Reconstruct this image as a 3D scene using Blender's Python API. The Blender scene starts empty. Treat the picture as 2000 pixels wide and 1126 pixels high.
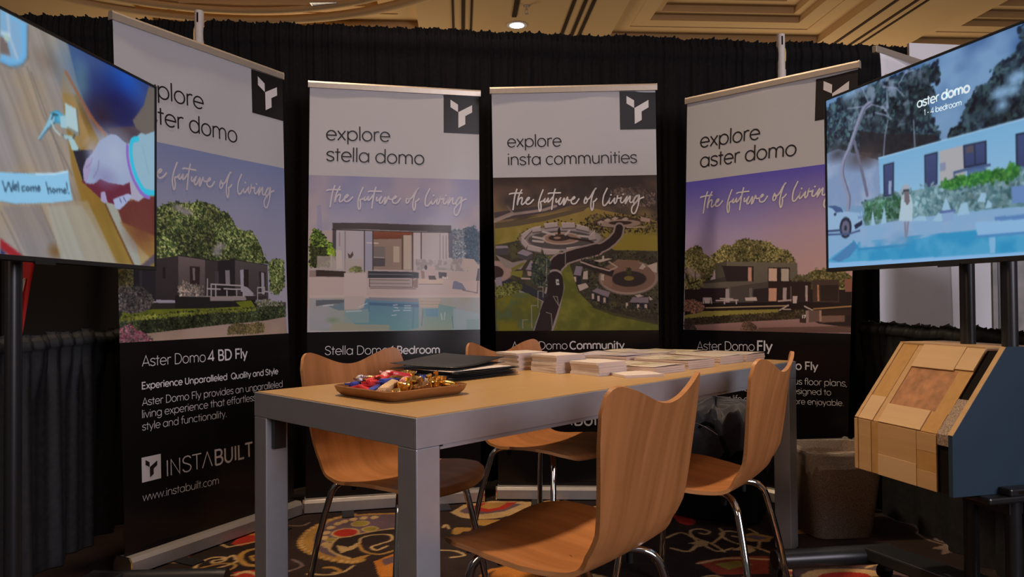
import bpy, bmesh, math, random
import numpy as np
from mathutils import Matrix, Vector
SC = bpy.context.scene
COL = SC.collection
PI = math.pi
# ---------------------------------------------------------------- camera
FPX, PITCH, ROLL, CAMH = 1459.7, 0.016461, -0.00753, 0.98873
cd = bpy.data.cameras.new('camera'); cam = bpy.data.objects.new('camera', cd); COL.objects.link(cam)
cd.sensor_width = 36.0; cd.lens = FPX / 2000 * 36; cd.clip_start = .05; cd.clip_end = 100
_c, _s = math.cos(PITCH), math.sin(PITCH)
_f = Vector((0, _c, _s)); _u = Vector((0, -_s, _c)); _r = Vector((1, 0, 0))
_X = _r * math.cos(ROLL) + _u * math.sin(ROLL); _Y = -_r * math.sin(ROLL) + _u * math.cos(ROLL)
m = Matrix((_X, _Y, -_f)).transposed().to_4x4(); m.translation = (0, 0, CAMH); cam.matrix_world = m
SC.camera = cam
# ---------------------------------------------------------------- view, world, lamps
vs = SC.view_settings
vs.view_transform = 'Standard'; vs.look = 'None'; vs.gamma = 1; vs.exposure = 0.0; vs.use_curve_mapping = False
try: SC.cycles.use_denoising = True
except Exception: pass
w = bpy.data.worlds.new('world'); SC.world = w; w.use_nodes = True
bg = w.node_tree.nodes['Background']; bg.inputs[0].default_value = (1.0, .88, .82, 1); bg.inputs[1].default_value = .055
CEIL = 5.2
def lamp(name, loc, power, size, color, target=None, spread=180):
    l = bpy.data.lights.new(name, 'AREA'); l.shape = 'DISK'; l.size = size; l.energy = power; l.color = color
    l.spread = math.radians(spread)
    o = bpy.data.objects.new(name, l); COL.objects.link(o); o.location = loc
    t = Vector(target) if target else Vector((loc[0], loc[1], 0))
    o.rotation_euler = (t - Vector(loc)).to_track_quat('-Z', 'Y').to_euler()
    return o
lamp('overhead_lamp', (-1.12, 2.80, CEIL - .06), 31, .30, (1, .74, .50), (.3, 2.2, .7), 72)
lamp('overhead_lamp', (.9, 1.9, CEIL - .06), .8, .30, (1, .74, .50), (1.2, 2.3, .7), 40)  # added spot without a fixture, brightens the wall sample
lamp('fill_lamp', (4.1, -3.3, 2.45), 215, 2.6, (.96, .89, 1.0), (-.6, 3.0, 1.0))  # added cool fill, out of view behind the camera on the right
lamp('fill_lamp', (-3.6, -3.0, 2.6), 40, 1.6, (1, .64, .44), (.8, 3.4, 1.0))  # added warm fill, out of view behind the camera on the left
lamp('overhead_lamp', (2.7, 2.6, CEIL - .06), 2.6, .30, (1, .92, .98), (2.1, 3.9, 1), 50)  # added fill from above for the neighbouring white banner, no fixture there
lamp('fill_uplight', (-4.0, 14.6, 2.2), 150, 3.0, (1, .78, .54), (-3.0, 12.0, 6))  # added unseen uplight, brightens the left of the far ceiling
lamp('fill_uplight', (5.5, 15.6, 2.2), 150, 3.0, (1, .78, .54), (5.0, 12.4, 6))  # its added counterpart for the right of the ceiling, also unseen
random.seed(7); np.random.seed(7)

# ---------------------------------------------------------------- mesh helpers
class MB:
    """collects shapes; build() links them as one mesh object"""
    def __init__(self): self.v = []; self.f = []; self.m = []
    def add(self, v, f, mi=0):
        o = len(self.v); self.v += [tuple(map(float, p)) for p in v]
        self.f += [tuple(i + o for i in q) for q in f]; self.m += [mi] * len(f)
    def box(self, x0, x1, y0, y1, z0, z1, mi=0, M=None, b=0):
        if b > 0:
            bm = bmesh.new(); bmesh.ops.create_cube(bm, size=1)
            for q in bm.verts: q.co = Vector(((x0 + x1) / 2 + q.co.x * (x1 - x0), (y0 + y1) / 2 + q.co.y * (y1 - y0), (z0 + z1) / 2 + q.co.z * (z1 - z0)))
            bmesh.ops.bevel(bm, geom=bm.edges[:], offset=b, segments=2, affect='EDGES', profile=.5)
            v = [q.co.copy() for q in bm.verts]; f = [[q.index for q in p.verts] for p in bm.faces]; bm.free()
        else:
            v = [Vector((x, y, z)) for x in (x0, x1) for y in (y0, y1) for z in (z0, z1)]
            f = [(0, 1, 3, 2), (4, 6, 7, 5), (0, 4, 5, 1), (2, 3, 7, 6), (0, 2, 6, 4), (1, 5, 7, 3)]
        if M is not None: v = [M @ q for q in v]
        self.add(v, f, mi)
    def tube(self, pts, r, n=12, mi=0, cap=True):
        pts = [Vector(p) for p in pts]; rr = r if isinstance(r, (list, tuple)) else [r] * len(pts)
        T = []
        for i in range(len(pts)):
            a = pts[max(i - 1, 0)]; b = pts[min(i + 1, len(pts) - 1)]; T.append((b - a).normalized())
        up = Vector((0, 0, 1)) if abs(T[0].z) < .9 else Vector((1, 0, 0))
        nrm = (up - T[0] * up.dot(T[0])).normalized(); v = []; f = []
        for i, p in enumerate(pts):
            nrm = (nrm - T[i] * nrm.dot(T[i])).normalized(); bn = T[i].cross(nrm)
            for k in range(n):
                a = 2 * PI * k / n; v.append(p + (nrm * math.cos(a) + bn * math.sin(a)) * rr[i])
        for i in range(len(pts) - 1):
            for k in range(n): f.append((i * n + k, i * n + (k + 1) % n, (i + 1) * n + (k + 1) % n, (i + 1) * n + k))
        if cap: f.append(tuple(range(n))[::-1]); f.append(tuple((len(pts) - 1) * n + k for k in range(n)))
        self.add(v, f, mi)
    def lathe(self, prof, c=(0, 0, 0), n=24, mi=0):
        v = []; f = []
        for r, z in prof:
            for k in range(n): a = 2 * PI * k / n; v.append((c[0] + r * math.cos(a), c[1] + r * math.sin(a), c[2] + z))
        for i in range(len(prof) - 1):
            for k in range(n): f.append((i * n + k, i * n + (k + 1) % n, (i + 1) * n + (k + 1) % n, (i + 1) * n + k))
        f.append(tuple(range(n))[::-1]); f.append(tuple((len(prof) - 1) * n + k for k in range(n)))
        self.add(v, f, mi)
    def prism(self, poly, axis_vec, mi=0):
        """poly: list of 3d points (planar), extruded along axis_vec"""
        n = len(poly); a = Vector(axis_vec); v = [Vector(p) for p in poly] + [Vector(p) + a for p in poly]
        f = [tuple(range(n))[::-1], tuple(range(n, 2 * n))] + [(i, (i + 1) % n, n + (i + 1) % n, n + i) for i in range(n)]
        self.add(v, f, mi)
    def grid(self, P, mi=0, flip=False):
        """P: array rows x cols x 3"""
        P = np.asarray(P, float); R, C = P.shape[:2]; v = P.reshape(-1, 3).tolist(); f = []
        for i in range(R - 1):
            for j in range(C - 1):
                q = (i * C + j, i * C + j + 1, (i + 1) * C + j + 1, (i + 1) * C + j); f.append(q[::-1] if flip else q)
        self.add(v, f, mi)
    def build(self, name, mats, parent=None, smooth=None, loc=None, rotz=None, bevel=0):
        me = bpy.data.meshes.new(name); me.from_pydata(self.v, [], self.f)
        if not isinstance(mats, (list, tuple)): mats = [mats]
        for q in mats: me.materials.append(q)
        me.polygons.foreach_set('material_index', self.m)
        bm = bmesh.new(); bm.from_mesh(me); bmesh.ops.recalc_face_normals(bm, faces=bm.faces[:]); bm.to_mesh(me); bm.free()
        if smooth is not None:
            me.polygons.foreach_set('use_smooth', [True] * len(me.polygons))
            if smooth < 180: me.set_sharp_from_angle(angle=math.radians(smooth))
        me.update()
        o = bpy.data.objects.new(name, me); COL.objects.link(o)
        if parent: o.parent = parent
        if loc: o.location = loc
        if rotz is not None: o.rotation_euler = (0, 0, rotz)
        if bevel:
            b = o.modifiers.new('bevel', 'BEVEL'); b.width = bevel; b.segments = 2; b.limit_method = 'ANGLE'; b.angle_limit = math.radians(40)
        return o
def color_grid(name, verts, R, C, cols, mats, parent=None):
    """dense quad grid with a per-vertex colour (linear), quick path"""
    return multi_grid(name, [(verts, R, C, cols)], mats, parent)
def multi_grid(name, parts, mats, parent=None):
    V = []; F = []; K = []; o = 0
    for verts, R, C, cols in parts:
        V.append(np.asarray(verts, np.float32).reshape(-1, 3)); K.append(np.asarray(cols, np.float32).reshape(-1, 3))
        idx = np.arange(R * C).reshape(R, C) + o
        F.append(np.stack([idx[:-1, :-1], idx[1:, :-1], idx[1:, 1:], idx[:-1, 1:]], -1).reshape(-1, 4)); o += R * C
    V = np.concatenate(V); F = np.concatenate(F); K = np.concatenate(K)
    me = bpy.data.meshes.new(name); me.vertices.add(len(V)); me.vertices.foreach_set('co', V.ravel())
    me.loops.add(F.size); me.loops.foreach_set('vertex_index', F.ravel().astype(np.int32))
    me.polygons.add(len(F)); me.polygons.foreach_set('loop_start', np.arange(0, F.size, 4, dtype=np.int32))
    me.update(calc_edges=True)
    at = me.color_attributes.new('ink', 'FLOAT_COLOR', 'POINT')
    at.data.foreach_set('color', np.concatenate([K, np.ones((len(K), 1), np.float32)], 1).ravel())
    me.materials.append(mats); me.validate()
    ob = bpy.data.objects.new(name, me); COL.objects.link(ob)
    if parent: ob.parent = parent
    return ob
def tag(o, label=None, cat=None, group=None, kind=None):
    if label: o['label'] = label
    if cat: o['category'] = cat
    if group: o['group'] = group
    if kind: o['kind'] = kind
    return o
def thing(name, label, cat, loc=(0, 0, 0), rotz=0, group=None):
    o = bpy.data.objects.new(name, None); COL.objects.link(o); o.location = loc; o.rotation_euler = (0, 0, rotz); o.empty_display_size = .1
    return tag(o, label, cat, group)
def dup(root, loc, rot, label, group=None):
    r = root.copy(); COL.objects.link(r); r.location = loc
    r.rotation_euler = rot if isinstance(rot, tuple) else (0, 0, rot); r['label'] = label
    if group: r['group'] = group
    for ch in list(root.children):
        c = ch.copy(); COL.objects.link(c); c.parent = r
        for g in list(ch.children):
            d = g.copy(); COL.objects.link(d); d.parent = c
    return r

# ---------------------------------------------------------------- materials
def lin(c):
    c = np.asarray(c, float)
    if c.max() > 1.001: c = c / 255
    return np.where(c <= .04045, c / 12.92, ((c + .055) / 1.055) ** 2.4)
def mat(name, col, rough=.5, metal=0, spec=.5, noise=0, nscale=40, bump=0, bscale=200, stretch=None, coat=0):
    m = bpy.data.materials.new(name); m.use_nodes = True; nt = m.node_tree; b = nt.nodes['Principled BSDF']
    b.inputs['Base Color'].default_value = (*col, 1); b.inputs['Roughness'].default_value = rough
    b.inputs['Metallic'].default_value = metal; b.inputs['Specular IOR Level'].default_value = spec
    if coat: b.inputs['Coat Weight'].default_value = coat; b.inputs['Coat Roughness'].default_value = .15
    tc = nt.nodes.new('ShaderNodeTexCoord'); mp = nt.nodes.new('ShaderNodeMapping'); nt.links.new(tc.outputs['Object'], mp.inputs['Vector'])
    if stretch: mp.inputs['Scale'].default_value = stretch
    n = nt.nodes.new('ShaderNodeTexNoise'); n.inputs['Scale'].default_value = nscale; n.inputs['Detail'].default_value = 4
    nt.links.new(mp.outputs[0], n.inputs['Vector'])
    r = nt.nodes.new('ShaderNodeValToRGB'); k = max(noise, .02)
    r.color_ramp.elements[0].position = .3; r.color_ramp.elements[1].position = .7
    r.color_ramp.elements[0].color = (*[c * (1 - k) for c in col], 1); r.color_ramp.elements[1].color = (*[min(1, c * (1 + k)) for c in col], 1)
    nt.links.new(n.outputs['Fac'], r.inputs['Fac']); nt.links.new(r.outputs[0], b.inputs['Base Color'])
    if bump:
        n2 = nt.nodes.new('ShaderNodeTexNoise'); n2.inputs['Scale'].default_value = bscale; nt.links.new(mp.outputs[0], n2.inputs['Vector'])
        bp = nt.nodes.new('ShaderNodeBump'); bp.inputs['Strength'].default_value = bump; bp.inputs['Distance'].default_value = .003
        nt.links.new(n2.outputs['Fac'], bp.inputs['Height']); nt.links.new(bp.outputs[0], b.inputs['Normal'])
    return m
def wood(name, c0, c1, rough=.38, scale=(3, 60, 60), attr=None, spec=.4, contrast=1.0):
    m = bpy.data.materials.new(name); m.use_nodes = True; nt = m.node_tree; b = nt.nodes['Principled BSDF']
    b.inputs['Roughness'].default_value = rough; b.inputs['Specular IOR Level'].default_value = spec
    if attr: src = nt.nodes.new('ShaderNodeAttribute'); src.attribute_name = attr; vec = src.outputs['Vector']
    else: src = nt.nodes.new('ShaderNodeTexCoord'); vec = src.outputs['Object']
    mp = nt.nodes.new('ShaderNodeMapping'); mp.inputs['Scale'].default_value = scale; nt.links.new(vec, mp.inputs['Vector'])
    n = nt.nodes.new('ShaderNodeTexNoise'); n.inputs['Scale'].default_value = 1; n.inputs['Detail'].default_value = 6; n.inputs['Roughness'].default_value = .6
    nt.links.new(mp.outputs[0], n.inputs['Vector'])
    r = nt.nodes.new('ShaderNodeValToRGB'); r.color_ramp.elements[0].position = .5 - .22 / contrast; r.color_ramp.elements[1].position = .5 + .22 / contrast
    r.color_ramp.elements[0].color = (*c0, 1); r.color_ramp.elements[1].color = (*c1, 1)
    nt.links.new(n.outputs['Fac'], r.inputs['Fac']); nt.links.new(r.outputs[0], b.inputs['Base Color'])
    return m
def ink_mat(name, rough=.4, spec=.4, emit=0, noise=0, bump=0):
    m = bpy.data.materials.new(name); m.use_nodes = True; nt = m.node_tree; b = nt.nodes['Principled BSDF']
    a = nt.nodes.new('ShaderNodeVertexColor'); a.layer_name = 'ink'; out = a.outputs['Color']
    b.inputs['Roughness'].default_value = rough; b.inputs['Specular IOR Level'].default_value = spec
    if noise:
        tc = nt.nodes.new('ShaderNodeTexCoord'); n = nt.nodes.new('ShaderNodeTexNoise'); n.inputs['Scale'].default_value = 160; n.inputs['Detail'].default_value = 3
        nt.links.new(tc.outputs['Object'], n.inputs['Vector'])
        mr = nt.nodes.new('ShaderNodeMapRange'); mr.inputs[1].default_value = .3; mr.inputs[2].default_value = .7; mr.inputs[3].default_value = 1 - noise; mr.inputs[4].default_value = 1 + noise
        nt.links.new(n.outputs['Fac'], mr.inputs[0])
        mx = nt.nodes.new('ShaderNodeVectorMath'); mx.operation = 'SCALE'; nt.links.new(out, mx.inputs[0]); nt.links.new(mr.outputs[0], mx.inputs['Scale']); out = mx.outputs[0]
        if bump:
            bp = nt.nodes.new('ShaderNodeBump'); bp.inputs['Strength'].default_value = bump; bp.inputs['Distance'].default_value = .004
            nt.links.new(n.outputs['Fac'], bp.inputs['Height']); nt.links.new(bp.outputs[0], b.inputs['Normal'])
    if emit:
        b.inputs['Base Color'].default_value = (.01, .01, .012, 1)
        nt.links.new(out, b.inputs['Emission Color']); b.inputs['Emission Strength'].default_value = emit
    else: nt.links.new(out, b.inputs['Base Color'])
    return m
def glow(name, col, strength):
    m = bpy.data.materials.new(name); m.use_nodes = True; b = m.node_tree.nodes['Principled BSDF']
    b.inputs['Base Color'].default_value = (.8, .8, .8, 1); b.inputs['Emission Color'].default_value = (*col, 1); b.inputs['Emission Strength'].default_value = strength
    return m
M = {}
M['print'] = ink_mat('printed_banner_vinyl', .2, .36)
M['screen'] = ink_mat('lit_display_panel', .25, .3, emit=1.0)
M['carpet'] = ink_mat('paisley_carpet', .95, .1, noise=.22, bump=.5)
M['ink_black'] = mat('black_print_ink', (.012, .011, .012), .4)
M['ink_grey'] = mat('dark_grey_print_ink', (.03, .03, .032), .4)
M['ink_white'] = mat('white_print_ink', (.72, .71, .72), .4)
M['ink_soft'] = mat('soft_white_print_ink', (.62, .60, .66), .4)
M['silver'] = mat('satin_aluminium', (.40, .375, .36), .38, .35, noise=.05, nscale=30)
M['rail'] = mat('champagne_aluminium', (.66, .58, .48), .38, .6, noise=.04)
M['drape'] = mat('black_drape_fabric', (.0085, .0075, .0085), .85, spec=.18, noise=.3, nscale=60, bump=.25, bscale=500)
M['drape_sheen'] = mat('black_side_drape_fabric', (.016, .016, .017), .62, spec=.35, noise=.3, nscale=50, bump=.2, bscale=500)
M['white_paint'] = mat('white_painted_steel', (.78, .72, .66), .45, noise=.04)
M['ceil'] = mat('warm_plaster_ceiling', (.72, .49, .245), .9, spec=.1, noise=.02, nscale=2)
M['ceil_panel'] = mat('tan_ceiling_panel', (.66, .46, .21), .9, spec=.1, noise=.05, nscale=3)
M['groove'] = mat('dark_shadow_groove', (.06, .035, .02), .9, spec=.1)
M['black_plastic'] = mat('black_plastic', (.012, .012, .013), .38, spec=.5)
M['black_metal'] = mat('black_powder_coated_steel', (.016, .017, .019), .34, 0, .5, noise=.1)
M['cart_metal'] = mat('dark_brushed_steel', (.06, .06, .06), .35, .8, noise=.1)
M['chrome'] = mat('polished_chrome', (.82, .80, .78), .07, 1, noise=.02)
M['frame'] = mat('grey_satin_table_metal', (.41, .43, .465), .38, .45, noise=.04, nscale=20)
M['top'] = wood('oak_laminate_tabletop', (.45, .275, .108), (.51, .315, .128), .34, (4, 60, 60))
M['top_edge'] = mat('dark_table_seam', (.16, .085, .03), .6)
M['shell'] = wood('varnished_beech_plywood', (.29, .112, .032), (.54, .225, .080), .40, (20, 1.0, 1), attr='pc', spec=.35)
M['shell_edge'] = wood('plywood_edge', (.40, .17, .06), (.52, .26, .10), .45, (2, 2, 300))
M['tray'] = wood('acacia_wood_tray', (.20, .075, .022), (.30, .13, .04), .35, (6, 50, 50), spec=.5)
M['foil_gold'] = mat('gold_foil', (.85, .55, .16), .25, 1, noise=.2, nscale=120, bump=.5, bscale=120)
M['foil_orange'] = mat('amber_foil', (.70, .33, .06), .25, .9, noise=.2, nscale=120, bump=.5, bscale=120)
M['wrap_red'] = mat('red_wrapper', (.68, .045, .05), .3, 0, noise=.15, nscale=100, bump=.3, bscale=100)
M['wrap_blue'] = mat('blue_wrapper', (.05, .08, .42), .3, 0, noise=.15, nscale=100, bump=.3, bscale=100)
M['wrap_clear'] = mat('pale_pink_wrapper', (.80, .42, .40), .25, 0, noise=.2, nscale=100, bump=.4, bscale=100)
M['wrap_white'] = mat('white_wrapper', (.75, .72, .72), .3, 0, noise=.1, nscale=100, bump=.3, bscale=100)
M['wrap_tan'] = mat('tan_paper_wrapper', (.62, .42, .22), .5, 0, noise=.1, nscale=100)
M['wrap_brown'] = mat('brown_foil', (.34, .17, .06), .3, .7, noise=.2, nscale=100, bump=.4, bscale=100)
M['folder'] = mat('black_card_folder', (.016, .015, .015), .42, spec=.5)
M['paper'] = mat('white_paper', (.66, .58, .52), .7, noise=.04)
M['paper_edge'] = mat('paper_page_edges', (.60, .47, .39), .75, noise=.18, nscale=1, stretch=(2, 2, 900))
M['cover_pale'] = mat('pale_brochure_cover', (.62, .54, .44), .4, noise=.06)
M['cover_lilac'] = mat('lilac_grey_brochure_cover', (.56, .50, .56), .35, noise=.25, nscale=14)
M['cover_olive'] = mat('olive_photo_brochure_cover', (.50, .43, .28), .4, noise=.5, nscale=30)
M['cover_dark'] = mat('dark_print_band', (.10, .085, .06), .4, noise=.4, nscale=40)
M['bin'] = mat('speckled_brown_bin_plastic', (.27, .20, .15), .6, noise=.55, nscale=260)
M['jacket'] = mat('dark_grey_jacket_cloth', (.095, .095, .108), .75, spec=.3, noise=.2, nscale=200, bump=.3, bscale=300)
M['bag'] = mat('black_bag_nylon', (.006, .006, .007), .7, spec=.2, bump=.2, bscale=300)
M['zip'] = mat('metal_zip', (.5, .5, .5), .3, 1)
M['navy'] = mat('navy_blue_painted_panel', (.014, .037, .066), .5, noise=.05, nscale=10)
M['pine'] = wood('pale_pine_board', (.46, .285, .13), (.54, .345, .165), .55, (3, 40, 40), spec=.25)
M['pine_pale'] = wood('pale_planed_block', (.55, .37, .20), (.60, .41, .23), .55, (3, 40, 40), spec=.25)
M['pine2'] = wood('golden_fir_board', (.42, .235, .078), (.50, .29, .105), .55, (40, 3, 40), spec=.25)
M['osb'] = mat('particle_board_core', (.36, .17, .075), .7, noise=.35, nscale=30)
M['gap'] = mat('black_recess', (.008, .006, .005), .8, spec=.1)
M['red'] = mat('red_flag_fabric', (.72, .02, .025), .6, noise=.05)
M['board_black'] = mat('black_display_board', (.013, .012, .0115), .6, spec=.3)
M['white_vinyl'] = mat('white_banner_vinyl', (.84, .85, .90), .5, noise=.04, nscale=3)
M['photo_grey'] = mat('grey_photo_print', (.16, .155, .15), .4, noise=.6, nscale=6)
M['rubber'] = mat('black_rubber', (.01, .01, .01), .7, spec=.2)
M['lens'] = glow('lit_lamp_lens', (1, .93, .8), 14)
M['lit_text'] = glow('lit_lettering', (.26, .46, .60), 1.0)
def liner_mat():
    m = bpy.data.materials.new('clear_bin_liner_film'); m.use_nodes = True; nt = m.node_tree; b = nt.nodes['Principled BSDF']
    b.inputs['Base Color'].default_value = (.8, .72, .6, 1); b.inputs['Roughness'].default_value = .22; b.inputs['Alpha'].default_value = .26
    n = nt.nodes.new('ShaderNodeTexNoise'); n.inputs['Scale'].default_value = 30; bp = nt.nodes.new('ShaderNodeBump'); bp.inputs['Strength'].default_value = .8; bp.inputs['Distance'].default_value = .01
    nt.links.new(n.outputs['Fac'], bp.inputs['Height']); nt.links.new(bp.outputs[0], b.inputs['Normal'])
    return m
M['liner'] = liner_mat()

# ---------------------------------------------------------------- printed pictures: a small raster painter (numpy)
class Cv:
    """canvas wu x hu units, painted in sRGB at k samples per unit"""
    def __init__(s, wu, hu, k, base=(128, 128, 128), seed=1):
        s.k = k; s.W = int(round(wu * k)); s.H = int(round(hu * k)); s.a = np.zeros((s.H, s.W, 3), np.float32); s.a[:] = np.array(base, np.float32) / 255
        s.rng = np.random.RandomState(seed); s.x0 = 0.; s.y0 = 0.
    def P(s, pts): return (np.asarray(pts, float) - [s.x0, s.y0]) * s.k
    def bb(s, p, pad=1):
        x0 = int(max(0, math.floor(p[:, 0].min() - pad))); x1 = int(min(s.W, math.ceil(p[:, 0].max() + pad)))
        y0 = int(max(0, math.floor(p[:, 1].min() - pad))); y1 = int(min(s.H, math.ceil(p[:, 1].max() + pad)))
        return x0, x1, y0, y1
    def mask(s, pts):
        p = s.P(pts); x0, x1, y0, y1 = s.bb(p)
        if x1 <= x0 or y1 <= y0: return None
        X, Y = np.meshgrid(np.arange(x0, x1) + .5, np.arange(y0, y1) + .5); m = np.zeros(X.shape, bool); n = len(p)
        for i in range(n):
            (ax, ay), (bx, by) = p[i], p[(i + 1) % n]
            if ay == by: continue
            c = (ay > Y) != (by > Y); m ^= c & (X < (bx - ax) * (Y - ay) / (by - ay) + ax)
        return m, (x0, x1, y0, y1)
    def put(s, m, b, col, alpha=1.):
        x0, x1, y0, y1 = b; r = s.a[y0:y1, x0:x1]; al = (m * alpha)[..., None] if m.ndim == 2 else m
        r[:] = r * (1 - al) + (np.asarray(col, np.float32) / 255) * al
    def poly(s, pts, col, alpha=1., col2=None, vert=True):
        q = s.mask(pts)
        if q is None: return
        m, b = q
        if col2 is not None:
            h, w_ = m.shape; t = (np.linspace(0, 1, h)[:, None] * np.ones((1, w_))) if vert else (np.ones((h, 1)) * np.linspace(0, 1, w_)[None])
            c = np.asarray(col, float)[None, None] * (1 - t[..., None]) + np.asarray(col2, float)[None, None] * t[..., None]
        else: c = col
        s.put(m.astype(np.float32), b, c, alpha)
    def line(s, pts, w, col, alpha=1.):
        p = s.P(pts); r = w * s.k / 2
        for i in range(len(p) - 1):
            q = p[i:i + 2]; x0, x1, y0, y1 = s.bb(q, r + 1)
            if x1 <= x0 or y1 <= y0: continue
            X, Y = np.meshgrid(np.arange(x0, x1) + .5, np.arange(y0, y1) + .5); d = q[1] - q[0]; L = max(d @ d, 1e-9)
            t = np.clip(((X - q[0, 0]) * d[0] + (Y - q[0, 1]) * d[1]) / L, 0, 1)
            ds = np.hypot(X - q[0, 0] - t * d[0], Y - q[0, 1] - t * d[1]); s.put(np.clip(r + .5 - ds, 0, 1).astype(np.float32), (x0, x1, y0, y1), col, alpha)
    def ell(s, c, rx, ry, col, alpha=1., soft=.06, rot=0):
        p = s.P([c])[0]; ax = rx * s.k; ay = ry * s.k; R = max(ax, ay) * (1 + soft); x0, x1, y0, y1 = s.bb(np.array([p - R, p + R]))
        if x1 <= x0 or y1 <= y0: return
        X, Y = np.meshgrid(np.arange(x0, x1) + .5 - p[0], np.arange(y0, y1) + .5 - p[1]); cr, sr = math.cos(rot), math.sin(rot)
        d = np.sqrt(((X * cr + Y * sr) / max(ax, .3)) ** 2 + ((-X * sr + Y * cr) / max(ay, .3)) ** 2)
        s.put(np.clip((1 + soft - d) / max(soft * 2, 1e-3), 0, 1).astype(np.float32), (x0, x1, y0, y1), col, alpha)
    def blob(s, c, rx, ry, col, alpha=.5): s.ell(c, rx, ry, col, alpha, .9)
    def vgrad(s, stops):
        ys = (np.arange(s.H) + .5) / s.k + s.y0; st = np.array([q[0] for q in stops]); c = np.array([q[1] for q in stops], float) / 255
        s.a[:] = np.stack([np.interp(ys, st, c[:, i]) for i in range(3)], -1)[:, None, :]
    def leaves(s, pts, n, size, cols, bright=.3, seed=0):
        """speckles of foliage inside an outline"""
        q = s.mask(pts)
        if q is None: return
        m, (x0, x1, y0, y1) = q; yy, xx = np.nonzero(m)
        if not len(xx): return
        rng = np.random.RandomState(seed + 11); cols = np.asarray(cols, float); lump = s.noise(max(8, size * 7), seed + 3)
        n = int(n * 2.1); size = size * .62
        idx = rng.randint(0, len(xx), n); order = np.argsort(rng.rand(n)); z = s.k
        for i in idx[order]:
            x = (xx[i] + x0) / z + s.x0; y = (yy[i] + y0) / z + s.y0; l = lump[min(yy[i] + y0, s.H - 1), min(xx[i] + x0, s.W - 1)]
            c = cols[rng.randint(len(cols))] * (1 + bright * (l - .5) * 3 + bright * (rng.rand() - .5)); sz = size * (.45 + .8 * rng.rand())
            s.ell((x + rng.randn() * size * .6, y + rng.randn() * size * .6), sz, sz * (.4 + .4 * rng.rand()), np.clip(c, 0, 255), .9, .15, rng.rand() * 3)
    def noise(s, cell, seed=0):
        rng = np.random.RandomState(seed); out = np.zeros((s.H, s.W), np.float32); amp = 1; tot = 0; c = cell * s.k
        for o in range(3):
            gx = int(s.W / c) + 3; gy = int(s.H / c) + 3; g = rng.rand(gy, gx); X = np.arange(s.W) / c; Y = np.arange(s.H) / c; xi = X.astype(int); yi = Y.astype(int)
            fx = X - xi; fy = (Y - yi)[:, None]; fx = fx * fx * (3 - 2 * fx); fy = fy * fy * (3 - 2 * fy)
            a = g[yi][:, xi] * (1 - fx) + g[yi][:, xi + 1] * fx; b = g[yi + 1][:, xi] * (1 - fx) + g[yi + 1][:, xi + 1] * fx
            out += amp * (a * (1 - fy) + b * fy); tot += amp; amp *= .5; c = max(c / 2, 1.01)
        return out / tot
    def clouds(s, pts, cell, col, alpha, lo=.45, hi=.75, seed=0):
        q = s.mask(pts)
        if q is None: return
        m, b = q; n = np.clip((s.noise(cell, seed) - lo) / (hi - lo), 0, 1)[b[2]:b[3], b[0]:b[1]]; s.put((m * n).astype(np.float32), b, col, alpha)
    def blur(s, n=1):
        for _ in range(n):
            for ax in (0, 1): s.a = (np.roll(s.a, 1, ax) + 2 * s.a + np.roll(s.a, -1, ax)) / 4
        return s
    def sample(s, C, R):
        """box-filter to C columns x R rows of linear colour"""
        xi = (np.linspace(0, s.W, C + 1)).astype(int); yi = (np.linspace(0, s.H, R + 1)).astype(int)
        a = lin(np.clip(s.a, 0, 1)); a = np.add.reduceat(a, yi[:-1], 0); a = np.add.reduceat(a, xi[:-1], 1)
        n = np.maximum(np.diff(yi), 1)[:, None] * np.maximum(np.diff(xi), 1)[None]
        return a / n[..., None]
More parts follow.
